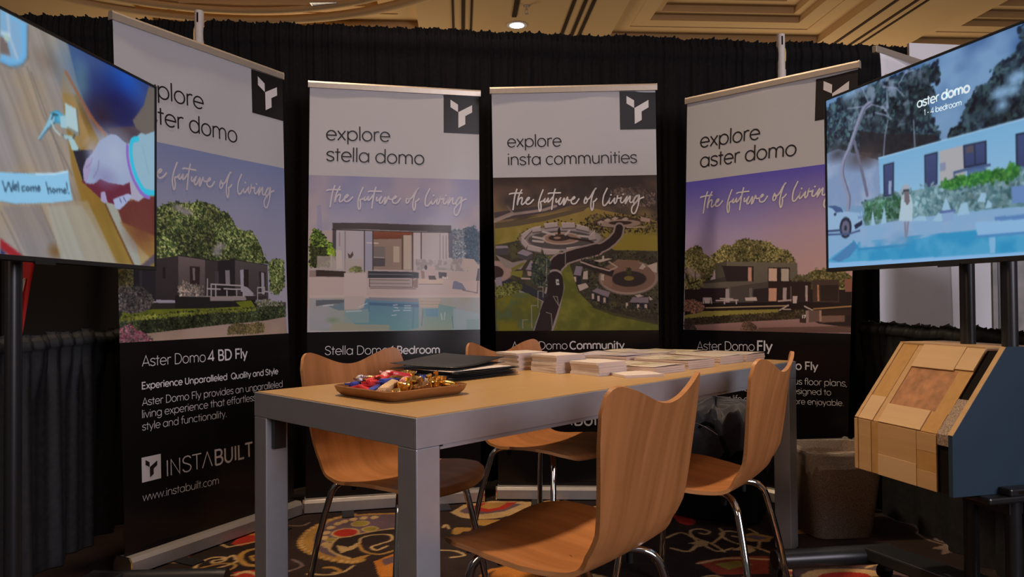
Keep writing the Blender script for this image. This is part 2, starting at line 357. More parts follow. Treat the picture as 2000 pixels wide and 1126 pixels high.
# ---------------------------------------------------------------- lettering: monoline strokes, em units (x height .49, cap .70)
def arc(cx, cy, rx, ry, a0, a1, n=14): return [(cx + rx * math.cos(math.radians(a0 + (a1 - a0) * i / n)), cy + ry * math.sin(math.radians(a0 + (a1 - a0) * i / n))) for i in range(n + 1)]
R_ = .235
def _ring(cx): return arc(cx, .245, R_, .245, 0, 360, 28)
def _s(cx, w, h): # an s of width w, height h on the baseline
    return [(cx + w * x, h * y) for x, y in [(.46, .83), (.34, .95), (.1, 1), (-.2, .97), (-.4, .86), (-.44, .74), (-.36, .62), (-.1, .545), (.14, .48), (.38, .39), (.48, .26), (.42, .12), (.22, .02), (-.04, 0), (-.3, .05), (-.48, .2)]]
G = {
 'a': ([_ring(.285), [(.52, .49), (.52, 0)]], .60), 'b': ([_ring(.315), [(.08, .74), (.08, 0)]], .60), 'c': ([arc(.285, .245, R_, .245, 48, 312, 20)], .50),
 'd': ([_ring(.285), [(.52, .74), (.52, 0)]], .60), 'e': ([[(.05, .25), (.52, .25)] + arc(.285, .245, R_, .245, 2, 318, 24)], .56),
 'f': ([[(.13, 0), (.13, .58)] + arc(.27, .58, .14, .16, 180, 70, 8), [(.02, .47), (.29, .47)]], .30),
 'g': ([_ring(.285), [(.52, .49), (.52, -.02)] + arc(.29, -.02, .23, .19, 0, -150, 12)], .60),
 'h': ([[(.08, .74), (.08, 0)], [(.08, .26)] + arc(.28, .27, .2, .22, 180, 0, 14) + [(.48, 0)]], .55),
 'i': ([[(.08, .49), (.08, 0)], [(.075, .655), (.085, .655)]], .165), 'j': ([[(.1, .49), (.1, -.08)] + arc(0, -.08, .1, .12, 0, -80, 6), [(.095, .655), (.105, .655)]], .19),
 'k': ([[(.08, .74), (.08, 0)], [(.42, .49), (.1, .2)], [(.19, .28), (.44, 0)]], .47), 'l': ([[(.08, .74), (.08, 0)]], .165),
 'm': ([[(.08, .49), (.08, 0)], [(.08, .26)] + arc(.25, .3, .17, .19, 180, 0, 12) + [(.42, 0)], [(.42, .26)] + arc(.59, .3, .17, .19, 180, 0, 12) + [(.76, 0)]], .84),
 'n': ([[(.08, .49), (.08, 0)], [(.08, .26)] + arc(.28, .28, .2, .21, 180, 0, 14) + [(.48, 0)]], .56), 'o': ([_ring(.285)], .57),
 'p': ([_ring(.315), [(.08, .49), (.08, -.2)]], .60), 'q': ([_ring(.285), [(.52, .49), (.52, -.2)]], .60),
 'r': ([[(.08, .49), (.08, 0)], [(.08, .3)] + arc(.25, .31, .17, .18, 180, 62, 9)], .34), 's': ([_s(.21, .37, .49)], .42),
 't': ([[(.15, .66), (.15, 0)], [(.02, .47), (.29, .47)]], .31), 'u': ([[(.07, .49), (.07, .2)] + arc(.26, .2, .19, .2, 180, 360, 14) + [(.45, .49)], [(.45, .49), (.45, 0)]], .53),
 'v': ([[(.03, .49), (.235, .0), (.44, .49)]], .47), 'w': ([[(.03, .49), (.2, 0), (.37, .47), (.54, 0), (.71, .49)]], .74), 'x': ([[(.04, .49), (.42, 0)], [(.42, .49), (.04, 0)]], .46),
 'y': ([[(.03, .49), (.245, .0)], [(.46, .49), (.15, -.2)]], .49), 'z': ([[(.05, .47), (.4, .47), (.05, .02), (.41, .02)]], .45),
 'A': ([[(.03, 0), (.3, .7), (.57, 0)], [(.12, .2), (.48, .2)]], .60), 'V^': ([[(.03, 0), (.3, .7), (.57, 0)]], .60),
 'B': ([[(.09, 0), (.09, .7), (.3, .7)] + arc(.3, .53, .16, .17, 90, -90, 10) + [(.09, .36)], [(.3, .36)] + arc(.31, .18, .19, .18, 90, -90, 10) + [(.09, 0)]], .56),
 'C': ([arc(.36, .35, .31, .35, 48, 312, 22)], .64), 'D': ([[(.09, 0), (.09, .7), (.27, .7)] + arc(.27, .35, .33, .35, 90, -90, 18) + [(.09, 0)]], .66),
 'E': ([[(.47, .69), (.09, .69), (.09, .01), (.47, .01)], [(.09, .36), (.43, .36)]], .52), 'F': ([[(.46, .69), (.09, .69), (.09, 0)], [(.09, .36), (.42, .36)]], .49),
 'I': ([[(.1, .7), (.1, 0)]], .2), 'L': ([[(.09, .7), (.09, .01), (.43, .01)]], .46), 'N': ([[(.09, 0), (.09, .7), (.53, 0), (.53, .7)]], .63),
 'P': ([[(.09, 0), (.09, .7), (.31, .7)] + arc(.31, .51, .18, .19, 90, -90, 10) + [(.09, .32)]], .54), 'Q': ([arc(.38, .35, .33, .35, 0, 360, 30), [(.45, .2), (.68, -.04)]], .74),
 'S': ([_s(.27, .45, .7)], .53), 'T': ([[(.03, .69), (.51, .69)], [(.27, .69), (.27, 0)]], .54), 'U': ([[(.08, .7), (.08, .24)] + arc(.3, .24, .22, .24, 180, 360, 14) + [(.52, .7)]], .61),
 'W': ([[(.03, .7), (.24, 0), (.46, .68), (.68, 0), (.89, .7)]], .92),
 '1': ([[(.04, .58), (.17, .69), (.17, 0)]], .27), '4': ([[(.4, 0), (.4, .7), (.04, .17), (.52, .17)]], .55), '.': ([[(.08, .03), (.09, .03)]], .18), ',': ([[(.1, .04), (.05, -.1)]], .18),
 '-': ([[(.05, .25), (.28, .25)]], .33), '!': ([[(.08, .7), (.08, .2)], [(.08, .03), (.085, .03)]], .18), ' ': ([], .24), '&': ([[(.5, .02), (.12, .5), (.16, .64), (.27, .68), (.36, .6), (.32, .47), (.12, .33), (.06, .16), (.16, .02), (.32, .03), (.46, .2), (.5, .32)]], .56)}
def strokes(txt):
    """txt may be a list of (string, bold) runs -> list of (polyline, bold), total advance"""
    runs = [(txt, 0)] if isinstance(txt, str) else txt; x = 0; out = []; last = 0
    for st, bd in runs:
        i = 0
        while i < len(st):
            ch = st[i]
            if st[i:i + 2] == 'V^': ch = 'V^'; i += 1
            g, adv = G[ch]; xs = [p[0] for q in g for p in q]
            for q in g: out.append(([(p[0] + x, p[1]) for p in q], bd))
            if xs: last = x + max(xs)
            x += adv + (.02 if bd else 0); i += 1
    return out, last
def ribbon(mb, pts, w, place, mi=0):
    """flat ribbon of width w along pts (2d), put in place by place(u,v)"""
    p = [np.array(q, float) for q in pts]
    if len(p) == 2 and np.hypot(*(p[1] - p[0])) < w * .5:      # a dot
        c = (p[0] + p[1]) / 2; n = 12; o = [place(c[0] + w * .62 * math.cos(2 * PI * k / n), c[1] + w * .62 * math.sin(2 * PI * k / n)) for k in range(n)]
        mb.add(o, [tuple(range(n))], mi); return
    closed = np.hypot(*(p[0] - p[-1])) < 1e-6
    L = []; Rr = []; n = len(p)
    for i in range(n):
        if closed: a = p[(i - 1) % (n - 1)]; b = p[(i + 1) % (n - 1)]
        else: a = p[max(i - 1, 0)]; b = p[min(i + 1, n - 1)]
        d0 = p[i] - a; d1 = b - p[i]; l0 = np.hypot(*d0); l1 = np.hypot(*d1)
        d0 = d0 / l0 if l0 > 1e-9 else d1 / l1; d1 = d1 / l1 if l1 > 1e-9 else d0
        t = d0 + d1; lt = np.hypot(*t)
        if lt < .5: t = d1; k = 1
        else: t = t / lt; k = min(1 / max(t @ d1, .45), 1.8)
        nn = np.array([-t[1], t[0]]) * w / 2 * k; L.append(place(*(p[i] + nn))); Rr.append(place(*(p[i] - nn)))
    mb.add(L + Rr, [(i, i + 1, n + i + 1, n + i) for i in range(n - 1)], mi)
def set_text(mb, txt, a, b, place, light=.05, bold=.115, mi=0, hs=1.0):
    """lettering from baseline point a to baseline point b (canvas units, v down)"""
    st, tot = strokes(txt); x0 = min(p[0] for q, _ in st for p in q); tot -= x0; a = np.array(a, float); b = np.array(b, float); ex = (b - a) / tot; sc = np.hypot(*ex); ey = np.array([ex[1], -ex[0]]) * hs
    for q, bd in st: ribbon(mb, [tuple(a + ex * (x - x0) + ey * y) for x, y in q], (bold if bd else light) * sc, place, mi)
def catmull(pts, n=6):
    p = [np.array(q, float) for q in pts]; out = []
    for i in range(len(p) - 1):
        a = p[max(i - 1, 0)]; b = p[i]; c = p[i + 1]; d = p[min(i + 2, len(p) - 1)]
        for k in range(n):
            t = k / n; out.append(tuple(.5 * (2 * b + (c - a) * t + (2 * a - 5 * b + 4 * c - d) * t * t + (3 * b - a - 3 * c + d) * t ** 3)))
    out.append(tuple(p[-1])); return out
SA = [[(405, 240), (350, 400), (320, 560), (300, 720), (285, 800)], [(190, 385), (250, 365), (330, 355), (450, 352), (545, 350)], [(530, 255), (450, 420), (405, 600), (405, 675)],
 [(405, 675), (430, 560), (480, 485), (530, 470), (530, 540), (510, 610), (530, 650), (580, 620), (640, 560), (700, 520), (725, 475), (690, 470), (640, 540), (640, 620), (690, 640), (760, 600), (840, 510)],
 [(1090, 255), (1020, 420), (970, 580), (962, 700), (980, 815), (1010, 800), (1025, 700), (1015, 600), (1030, 572), (1080, 555), (1130, 500), (1110, 560), (1120, 590), (1160, 570), (1215, 490), (1205, 560), (1215, 585), (1260, 550), (1335, 450)],
 [(1405, 235), (1360, 400), (1325, 600), (1300, 790)], [(1205, 375), (1250, 355), (1330, 350), (1550, 345)],
 [(1430, 490), (1415, 570), (1440, 590), (1490, 540), (1540, 480), (1490, 600), (1510, 650), (1560, 610), (1625, 495), (1640, 520), (1610, 650), (1640, 640), (1680, 550), (1715, 465), (1730, 530), (1780, 540), (1870, 510), (1910, 470), (1880, 455), (1820, 540), (1820, 610), (1870, 635), (1940, 610), (2022, 495)],
 [(2187, 465), (2152, 560), (2162, 620), (2207, 600), (2237, 530), (2207, 490), (2192, 465), (2212, 520), (2267, 505), (2320, 445), (2397, 310), (2457, 240), (2427, 270), (2367, 420), (2332, 560), (2322, 700), (2347, 800), (2377, 750), (2392, 640), (2387, 580), (2427, 560), (2487, 490)],
 [(2757, 220), (2717, 300), (2657, 430), (2632, 580), (2642, 660), (2677, 680), (2727, 640), (2797, 540), (2822, 470), (2797, 560), (2802, 620), (2837, 615), (2897, 545), (2942, 490), (2927, 580), (2947, 625), (2987, 570), (3007, 470), (3017, 430), (3017, 480), (3067, 490), (3112, 470), (3092, 560), (3117, 605), (3167, 580), (3262, 450), (3227, 540), (3217, 625), (3267, 540), (3337, 440), (3337, 500), (3327, 570), (3357, 600), (3407, 570), (3490, 440), (3567, 415), (3497, 450), (3437, 540), (3427, 610), (3467, 610), (3537, 520), (3577, 420), (3557, 600), (3527, 720), (3467, 860), (3412, 885), (3372, 830), (3387, 720), (3457, 630), (3587, 510), (3697, 460)],
 [(2845, 402), (2849, 402)], [(3158, 388), (3162, 388)]]
def set_script(mb, place, width, mi=0, dv=0):
    """the hand-written slogan, on the same spot of every banner picture"""
    u0, u1, v0, v1 = 101, 917, 87, 151
    for q in SA:
        pts = q if len(q) == 2 and abs(q[0][0] - q[1][0]) < 10 else catmull(q)
        k = (u1 - u0) / (3697 - 190)
        ribbon(mb, [(u0 + (x - 190) * k, 13 + y * k + (x - 190) / (3697 - 190) * 12 + dv) for x, y in pts], width, place, mi)

# ---------------------------------------------------------------- the four banner pictures and the two screens
GREENS = [(54, 68, 34), (82, 94, 46), (32, 42, 24), (112, 120, 70), (44, 54, 34), (128, 132, 86)]
def pic_aster4():
    c = Cv(1000, 904, .74, seed=1); c.vgrad([(0, (100, 107, 140)), (250, (120, 121, 144)), (640, (138, 132, 146))])
    tree = [(17.1,573.4),(22.4,363.4),(101.1,326.5),(190.6,310.3),(230.8,285.0),(274.3,270.7),(324.1,265.1),(380.8,263.5),(416.0,247.3),(478.3,250.1),(523.8,257.6),(566.5,283.5),(604.5,284.8),(632.4,318.2),(653.8,357.8),(713.3,368.7),(754.4,360.2),(790.8,405.5),(820.8,449.2),(837.1,488.8),(875.0,530.6),(775.7,529.2),(545.7,528.5),(310.7,526.8)]
    c.poly(tree, (44, 50, 32)); c.leaves(tree, 2800, 11, GREENS, .5, 1)
    for a in ([(471.8,357.9),(479.8,481.6)], [(481.4,431.8),(564.2,349.9)], [(561.5,522.7),(564.8,426.1)]): c.line(a, 7, (40, 40, 30), .8)
    for p in [(532.1,471.2),(554.5,452.2),(334.1,302.4),(362.3,306.8),(303.9,288.8),(528.3,491.5)]: c.blob(p, 22, 12, (138, 130, 138), .8)
    t2 = [(871.8,519.8),(920.1,501.2),(979.8,509.7),(981.7,648.9),(931.1,690.9),(876.5,677.5)]; c.poly(t2, (66, 70, 44)); c.leaves(t2, 420, 11, GREENS, .3, 2)
    c.leaves([(-2.2,589.5),(69.7,587.1),(72.6,660.7),(0.4,672.6)], 200, 10, [(90, 88, 50), (120, 110, 70), (60, 60, 38)], .3, 3)
    c.poly([(-5.7,731.6),(985.9,732.4),(980.2,871.3),(0.5,858.2)], (40, 36, 34))
    c.poly([(69.7,584.9),(184.0,548.8),(179.0,725.9),(71.3,712.0)], (37, 33, 37)); c.poly([(99.2,588.4),(114.1,587.9),(111.0,705.3),(98.5,705.3)], (48, 44, 48))
    c.poly([(176.6,535.3),(302.8,512.9),(299.3,721.7),(176.6,719.0)], (52, 45, 44), col2=(44, 39, 40)); c.poly([(214.7,570.7),(230.6,570.1),(229.2,621.4),(213.3,621.8)], (30, 27, 29))
    c.poly([(300.0,513.0),(439.6,523.2),(551.8,530.8),(545.6,715.0),(296.9,709.9)], (96, 84, 82), col2=(64, 57, 57)); c.poly([(454.4,525.0),(551.8,530.8),(638.4,516.7),(631.6,710.0),(448.4,709.9)], (40, 35, 37), .75)
    c.poly([(530.1,529.2),(638.5,514.1),(631.6,710.0),(524.0,710.0)], (34, 30, 32)); c.line([(302.8,512.9),(551.8,530.8),(638.5,514.1)], 4, (30, 26, 26))
    c.poly([(638.5,514.1),(860.3,536.6),(860.3,721.0),(631.8,704.9)], (72, 66, 66), col2=(58, 52, 52)); c.line([(638.4,516.7),(860.3,536.6)], 4, (36, 31, 31))
    c.poly([(363.0,560.5),(423.7,560.7),(418.0,646.5),(363.2,644.9)], (44, 34, 33)); c.poly([(379.9,569.6),(394.3,569.1),(392.5,627.4),(380.9,627.7)], (106, 96, 92))
    c.poly([(575.5,572.9),(601.0,572.1),(601.7,643.6),(576.2,644.0)], (112, 106, 110)); c.poly([(513.0,580.0),(534.6,579.3),(532.4,644.7),(510.9,645.0)], (60, 55, 58))
    c.poly([(666.2,564.8),(726.4,565.4),(721.7,691.7),(665.1,686.7)], (38, 31, 31)); c.poly([(669.4,567.3),(692.7,566.5),(688.6,678.8),(668.7,678.9)], (136, 131, 140))
    c.poly([(798.6,571.1),(844.5,575.1),(839.7,696.6),(801.1,688.7)], (38, 31, 31)); c.poly([(812.4,576.0),(833.6,578.1),(832.7,694.0),(811.7,688.7)], (130, 126, 132))
    c.poly([(278.1,698.1),(701.4,694.4),(768.9,710.1),(767.1,757.8),(276.3,759.3)], (30, 27, 28)); c.line([(302.7,700.4),(484.6,702.5)], 5, (120, 112, 110))
    c.poly([(478.6,702.5),(701.2,699.6),(769.5,694.2),(693.7,723.1),(477.8,724.8)], (126, 114, 112)); c.poly([(694.5,699.6),(853.9,702.0),(824.6,720.9),(707.2,720.5)], (46, 40, 40))
    c.leaves([(298.4,657.8),(324.3,628.8),(368.9,647.2),(438.3,656.0),(442.9,697.7),(302.8,698.0)], 160, 9, [(130, 112, 96), (96, 92, 92), (150, 134, 124), (70, 66, 62)], .3, 4)
    for a in ([(486.6,642.9),(686.4,647.6)], [(486.6,642.9),(484.7,700.0)], [(513.8,647.5),(512.0,702.5)], [(686.4,647.6),(684.4,702.2)], [(461.8,665.5),(541.0,667.2)], [(562.9,664.5),(620.2,666.4)], [(623.4,666.4),(682.4,665.8)], [(466.3,618.5),(460.6,700.1)], [(581.5,674.4),(580.6,699.8)], [(642.8,668.8),(641.7,699.7)], [(784.8,656.8),(834.3,653.5),(833.1,683.2),(783.8,683.5)], [(833.4,675.1),(894.6,680.1)], [(784.8,656.8),(782.4,720.7)]): c.line(a, 6, (150, 142, 144))
    c.poly([(686.4,647.6),(716.2,657.6),(756.0,686.3),(748.7,699.5),(687.8,699.6)], (138, 132, 138))
    lawn = [(2.0,797.2),(16.8,771.2),(170.3,760.2),(446.7,761.5),(666.0,754.1),(634.1,730.6),(734.1,723.2),(754.0,741.8),(767.0,760.4),(568.7,770.7),(303.0,780.9),(144.0,787.0)]
    c.poly(lawn, (96, 102, 32)); c.clouds(lawn, 60, (60, 70, 26), .6, seed=2)
    c.leaves([(768.1,731.3),(839.0,715.5),(970.5,737.9),(984.1,776.9),(801.2,779.5)], 200, 9, [(120, 112, 100), (60, 66, 46), (90, 92, 70)], .3, 5)
    hedge = [(2.1,792.8),(144.0,787.0),(303.2,776.2),(506.7,769.8),(665.5,767.0),(767.1,757.8),(977.4,754.6),(982.4,818.6),(834.7,828.5),(566.3,841.4),(328.6,855.2),(141.8,866.3),(2.5,871.4)]
    c.poly(hedge, (30, 33, 24)); c.leaves(hedge, 2200, 9, [(40, 46, 30), (56, 62, 36), (28, 32, 22), (78, 80, 50), (36, 44, 34)], .4, 6)
    c.leaves([(6.7,797.3),(506.6,772.3),(766.8,765.7),(766.5,773.7),(506.3,782.2),(6.4,808.2)], 300, 8, [(110, 112, 44), (90, 96, 40)], .3, 7)
    path = [(2.6,867.0),(141.8,866.3),(328.6,855.2),(566.3,841.4),(834.7,828.5),(982.6,813.0),(986.2,910.4),(1.7,901.8)]; c.poly(path, (140, 120, 112), col2=(148, 124, 110)); c.clouds(path, 200, (120, 98, 80), .5, seed=3)
    c.leaves([(574.0,892.2),(584.7,857.2),(623.8,838.1),(695.9,845.5),(781.5,837.7),(833.8,850.0),(818.0,892.3)], 700, 7, [(92, 78, 48), (64, 58, 36), (120, 100, 70), (76, 72, 40)], .3, 8)
    bush = [(2.8,766.6),(7.8,661.5),(48.2,665.5),(92.3,660.5),(126.9,673.6),(151.6,696.1),(166.2,723.5),(139.7,759.7),(74.5,776.7),(21.6,771.3)]; c.poly(bush, (58, 54, 54), .85); c.leaves(bush, 900, 8, [(86, 78, 74), (60, 56, 56), (110, 98, 90), (46, 44, 46)], .3, 9)
    fl = [(0.4,862.5),(20.0,832.7),(53.6,829.4),(77.4,850.3),(106.7,862.6),(146.3,886.9),(161.1,905.9),(1.7,904.0)]; c.poly(fl, (50, 46, 42), .8); c.leaves(fl, 420, 9, [(150, 100, 110), (176, 112, 124), (60, 56, 48), (110, 88, 92), (140, 60, 84)], .3, 10)
    return c
def pic_stella():
    c = Cv(1000, 900, .74, seed=2); c.vgrad([(0, (100, 105, 140)), (160, (120, 119, 142)), (330, (140, 136, 144))])
    full = [(0, 0), (1000, 0), (1000, 330), (0, 330)]
    c.clouds(full, 260, (148, 132, 130), .6, .42, .7, 4); c.clouds(full, 200, (106, 108, 136), .6, .5, .8, 6)
    c.poly([(0, 320), (1000, 320), (1000, 760), (0, 760)], (146, 132, 130))
    c.poly([(48.1,172.5),(70.8,172.0),(84.0,378.3),(50.1,378.7)], (120, 118, 142), .7)
    tr = [(10.6,379.1),(32.4,308.4),(60.8,319.7),(95.2,354.6),(101.0,372.2),(135.4,401.3),(147.3,466.0),(113.7,524.9),(12.1,531.0)]; c.poly(tr, (44, 52, 26)); c.leaves(tr, 700, 10, [(84, 110, 40), (52, 74, 28), (36, 44, 24), (110, 124, 60), (28, 30, 20)], .35, 1)
    c.poly([(13.7,414.2),(146.9,413.0),(147.4,480.7),(14.9,525.2)], (34, 32, 24), .6)
    rt = [(832.6,309.2),(875.7,296.4),(912.7,308.1),(928.2,283.3),(962.3,289.0),(993.3,313.2),(991.9,553.0),(831.9,553.2)]; c.poly(rt, (104, 110, 118)); c.leaves(rt, 500, 10, [(90, 98, 108), (130, 130, 134), (64, 76, 90)], .3, 2)
    c.poly([(912.7,302.0),(962.3,289.0),(996.3,325.5),(995.3,497.8),(918.1,479.8)], (58, 74, 88)); c.leaves([(906.5,295.9),(962.3,282.8),(996.4,319.3),(995.3,497.8),(911.9,486.0)], 300, 9, [(56, 72, 88), (70, 84, 98), (48, 62, 76)], .2, 3)
    # house
    c.poly([(134.4,274.4),(826.6,278.7),(831.9,553.2),(136.6,548.3)], (150, 140, 140))
    c.poly([(154.7,318.5),(313.3,322.3),(314.5,548.0),(156.5,542.4)], (146, 138, 142)); c.poly([(319.1,322.2),(362.9,324.6),(363.9,547.9),(320.3,548.0)], (130, 128, 142))
    c.poly([(368.7,321.5),(596.4,321.5),(596.6,547.6),(369.7,542.0)], (122, 104, 94)); c.poly([(368.7,321.5),(596.4,324.5),(584.5,360.9),(368.9,366.3)], (112, 64, 44), col2=(92, 56, 42))
    c.poly([(369.1,408.1),(436.5,407.5),(436.7,488.2),(369.4,488.5)], (100, 92, 88)); c.poly([(483.6,407.1),(519.1,406.8),(519.3,499.8),(483.8,499.9)], (150, 136, 120)); c.poly([(436.4,404.5),(477.7,404.2),(478.0,523.9),(436.8,524.0)], (118, 102, 92))
    c.poly([(542.7,340.3),(587.5,339.8),(587.6,541.6),(543.1,541.7)], (152, 138, 126)); c.poly([(530.9,340.5),(542.7,340.3),(543.1,541.7),(531.2,541.7)], (84, 66, 56))
    c.poly([(372.3,473.6),(436.7,476.3),(436.8,524.0),(366.7,524.2)], (72, 66, 68)); c.line([(369.3,470.7),(430.8,473.3)], 3, (160, 150, 140))
    c.line([(331.1,387.6),(395.3,390.0)], 6, (170, 160, 156))
    c.poly([(647.4,326.9),(759.3,328.5),(759.0,483.6),(647.4,484.2)], (146, 136, 136)); c.poly([(599.4,327.5),(644.4,326.9),(644.4,484.2),(599.5,484.4)], (156, 146, 146))
    for a in ([(759.3,331.6),(759.0,492.7)], [(777.6,340.5),(777.2,492.7)], [(795.9,340.3),(795.5,486.5)]): c.line(a, 5, (110, 100, 100))
    for a in ([(206.4,323.7),(207.9,545.3)], [(174.9,333.0),(175.4,406.9)]): c.line(a, 6, (112, 104, 106))
    for a in ([(316.2,316.3),(317.4,553.9)], [(365.8,321.6),(366.8,547.9)], [(596.4,321.5),(596.6,547.6)], [(647.4,323.9),(647.4,478.1)]): c.line(a, 7, (66, 56, 56))
    c.poly([(134.7,309.9),(157.5,312.5),(156.1,495.4),(135.9,466.1)], (64, 60, 64)); c.poly([(808.1,324.8),(835.7,309.2),(835.2,471.1),(810.8,471.2)], (76, 76, 88))
    c.poly([(134.4,274.4),(342.2,271.1),(578.5,276.4),(826.6,278.7),(826.5,318.5),(578.5,315.7),(342.4,309.9),(134.7,309.9)], (66, 58, 57), col2=(58, 54, 54)); c.line([(134.7,312.8),(342.4,315.9),(578.5,321.8),(823.4,321.6)], 6, (44, 36, 36))
    # terrace
    c.poly([(50.9,466.6),(158.7,466.0),(159.4,554.2),(51.6,542.6)], (140, 130, 126), .8); c.leaves([(107.1,425.1),(135.5,413.1),(152.9,448.3),(147.3,466.0),(113.1,460.4)], 120, 8, [(120, 140, 40), (90, 120, 36)], .3, 4); c.line([(130.2,460.3),(130.7,524.9)], 8, (150, 142, 130))
    c.poly([(155.6,430.6),(187.1,433.3),(193.6,539.4),(159.3,539.5)], (158, 148, 142)); c.poly([(207.5,480.4),(308.4,482.9),(308.7,548.0),(207.9,548.2)], (144, 134, 130)); c.poly([(221.6,444.9),(236.0,459.6),(250.3,435.8),(256.2,459.5),(241.9,477.3),(227.5,477.4)], (74, 56, 52))
    c.poly([(9.5,548.5),(46.0,548.5),(46.4,589.3),(9.9,589.3)], (118, 104, 98)); c.poly([(46.0,545.5),(210.8,554.1),(211.1,586.4),(46.4,583.5)], (50, 40, 36))
    c.poly([(596.6,544.6),(991.9,553.0),(991.4,644.8),(596.7,643.5)], (150, 136, 132)); c.poly([(614.5,481.3),(759.0,486.7),(896.5,476.9),(896.2,547.1),(614.5,544.5)], (124, 114, 112)); c.clouds([(614.5,481.3),(896.5,476.9),(896.2,547.1),(614.5,544.5)], 18, (150, 142, 142), .8, .45, .6, 9)
    c.poly([(896.5,473.8),(961.3,479.6),(995.2,522.4),(994.2,690.6),(957.2,675.1),(927.0,547.0),(896.2,547.1)], (150, 136, 130)); c.poly([(985.8,534.7),(995.1,534.6),(994.5,644.8),(973.0,614.2)], (64, 64, 76))
    # white terrace, planter and steps
    c.poly([(9.9,586.4),(994.7,608.1),(994.0,730.2),(11.1,711.2)], (156, 140, 136)); c.poly([(202.3,562.9),(329.1,562.8),(329.8,701.6),(203.3,700.9)], (160, 146, 142)); c.leaves([(228.0,554.1),(256.6,524.5),(297.0,530.3),(303.0,556.9)], 120, 8, [(110, 112, 70), (84, 88, 52)], .3, 5)
    c.poly([(337.7,550.9),(599.6,556.6),(632.4,559.5),(632.4,592.6),(337.9,592.4)], (50, 52, 56)); c.line([(343.6,568.7),(596.6,571.6)], 3, (110, 108, 108)); c.line([(343.5,548.0),(596.6,550.6)], 4, (150, 138, 134))
    c.poly([(346.6,595.4),(596.6,598.6),(596.7,640.5),(346.8,639.7)], (140, 128, 126)); c.line([(346.7,601.3),(578.8,604.5)], 3, (70, 62, 62)); c.line([(346.9,642.7),(596.7,646.5)], 4, (60, 50, 50)); c.line([(346.8,622.0),(578.8,625.5)], 5, (108, 98, 98)); c.line([(346.6,595.4),(346.9,642.7)], 4, (66, 58, 58)); c.line([(596.6,523.5),(596.7,646.5)], 4, (66, 58, 58)); c.line([(349.8,651.6),(614.5,655.5)], 4, (84, 74, 74))
    c.poly([(596.6,607.6),(626.5,592.6),(626.5,649.6),(602.6,649.5)], (120, 100, 90)); c.poly([(632.4,595.6),(777.0,598.7),(776.9,626.0),(632.4,622.6)], (164, 144, 130)); c.line([(632.4,628.6),(773.9,629.0)], 4, (112, 96, 90))
    c.poly([(644.4,547.5),(665.4,553.5),(668.4,595.6),(650.4,595.6)], (120, 96, 84)); c.poly([(749.8,556.4),(798.4,559.4),(798.3,595.7),(752.8,592.7)], (64, 62, 66))
    c.poly([(683.4,523.3),(725.7,523.2),(734.6,583.6),(716.5,595.7),(674.4,589.6)], (150, 132, 128)); c.poly([(689.4,577.6),(728.6,577.6),(737.6,601.7),(692.4,601.7)], (62, 44, 42)); c.ell([(674.4,529.3)][0], 9, 14, (52, 38, 38))
    c.poly([(837.8,614.0),(850.0,607.9),(892.8,626.2),(914.2,662.8),(868.2,659.6),(831.6,656.4)], (98, 98, 116)); c.line([(892.7,662.7),(981.9,681.4),(985.4,614.2)], 6, (96, 84, 86))
    for p in [(777.0,589.7),(789.2,592.7),(801.3,589.7)]: c.ell(p, 6, 7, (170, 156, 150))
    # pool
    pool = [(11.0,699.6),(203.2,695.0),(344.2,692.9),(994.1,708.9),(993.0,909.4),(13.0,893.3)]; c.poly(pool, (134, 132, 134), col2=(120, 130, 128)); c.clouds(pool, 90, (128, 128, 108), .6, .4, .7, 8)
    c.poly([(10.9,688.0),(994.2,693.6),(994.1,708.9),(11.1,705.4)], (160, 146, 140))
    c.poly([(47.6,717.3),(203.4,715.5),(203.5,736.0),(115.5,741.1),(48.0,752.1)], (80, 84, 90)); c.poly([(115.6,752.7),(203.5,730.1),(203.8,776.9),(172.5,776.6)], (92, 106, 116))
    deep = [(332.7,710.5),(632.5,724.5),(632.5,882.6),(549.5,899.1),(287.5,877.3),(201.1,794.4),(286.9,777.7)]; c.poly(deep, (84, 112, 132), col2=(88, 126, 128)); c.poly([(344.2,701.7),(626.5,712.5),(632.5,733.5),(344.3,719.4)], (112, 112, 118)); c.poly([(344.4,731.2),(632.5,745.4),(632.5,763.4),(344.5,748.9)], (68, 92, 116))
    c.poly([(203.8,776.9),(344.6,769.5),(344.9,848.9),(204.3,846.9)], (112, 132, 132), .8); c.poly([(203.2,695.0),(321.1,695.7),(315.6,760.4),(286.9,771.9),(206.6,771.1)], (152, 140, 136))
    c.poly([(632.4,709.5),(764.6,713.4),(746.4,764.4),(638.4,763.4)], (150, 136, 122)); c.line([(638.4,727.5),(764.6,731.5)], 3, (128, 114, 104)); c.line([(638.4,745.5),(752.5,746.4)], 3, (128, 114, 104))
    c.poly([(752.5,746.4),(849.5,765.4),(849.1,901.0),(668.2,898.1),(650.4,769.5),(746.4,770.4)], (94, 122, 124), col2=(118, 132, 118)); c.poly([(668.3,769.7),(746.4,770.4),(746.3,818.5),(674.3,817.6)], (84, 120, 134))
    c.poly([(837.3,771.3),(993.6,803.2),(993.0,906.3),(836.9,903.8)], (124, 140, 146), .8); c.poly([(916.5,838.6),(993.4,833.6),(993.0,903.3),(916.2,902.1)], (108, 130, 128), .9)
    for a in ([(484.5,750.1),(508.0,747.3)], [(490.4,762.0),(511.0,765.2)], [(484.5,782.7),(519.8,780.1)], [(475.8,809.3),(502.2,806.6)], [(549.3,753.7),(584.9,754.0)], [(543.4,780.4),(584.9,780.8)], [(549.3,765.6),(584.9,765.9)], [(87.3,749.6),(143.9,747.1)], [(215.3,782.9),(301.3,780.8)], [(764.5,800.7),(770.4,836.8)], [(788.7,794.9),(782.5,836.9)], [(286.8,760.1),(332.8,737.0)]): c.line(a, 5, (160, 168, 172), .8)
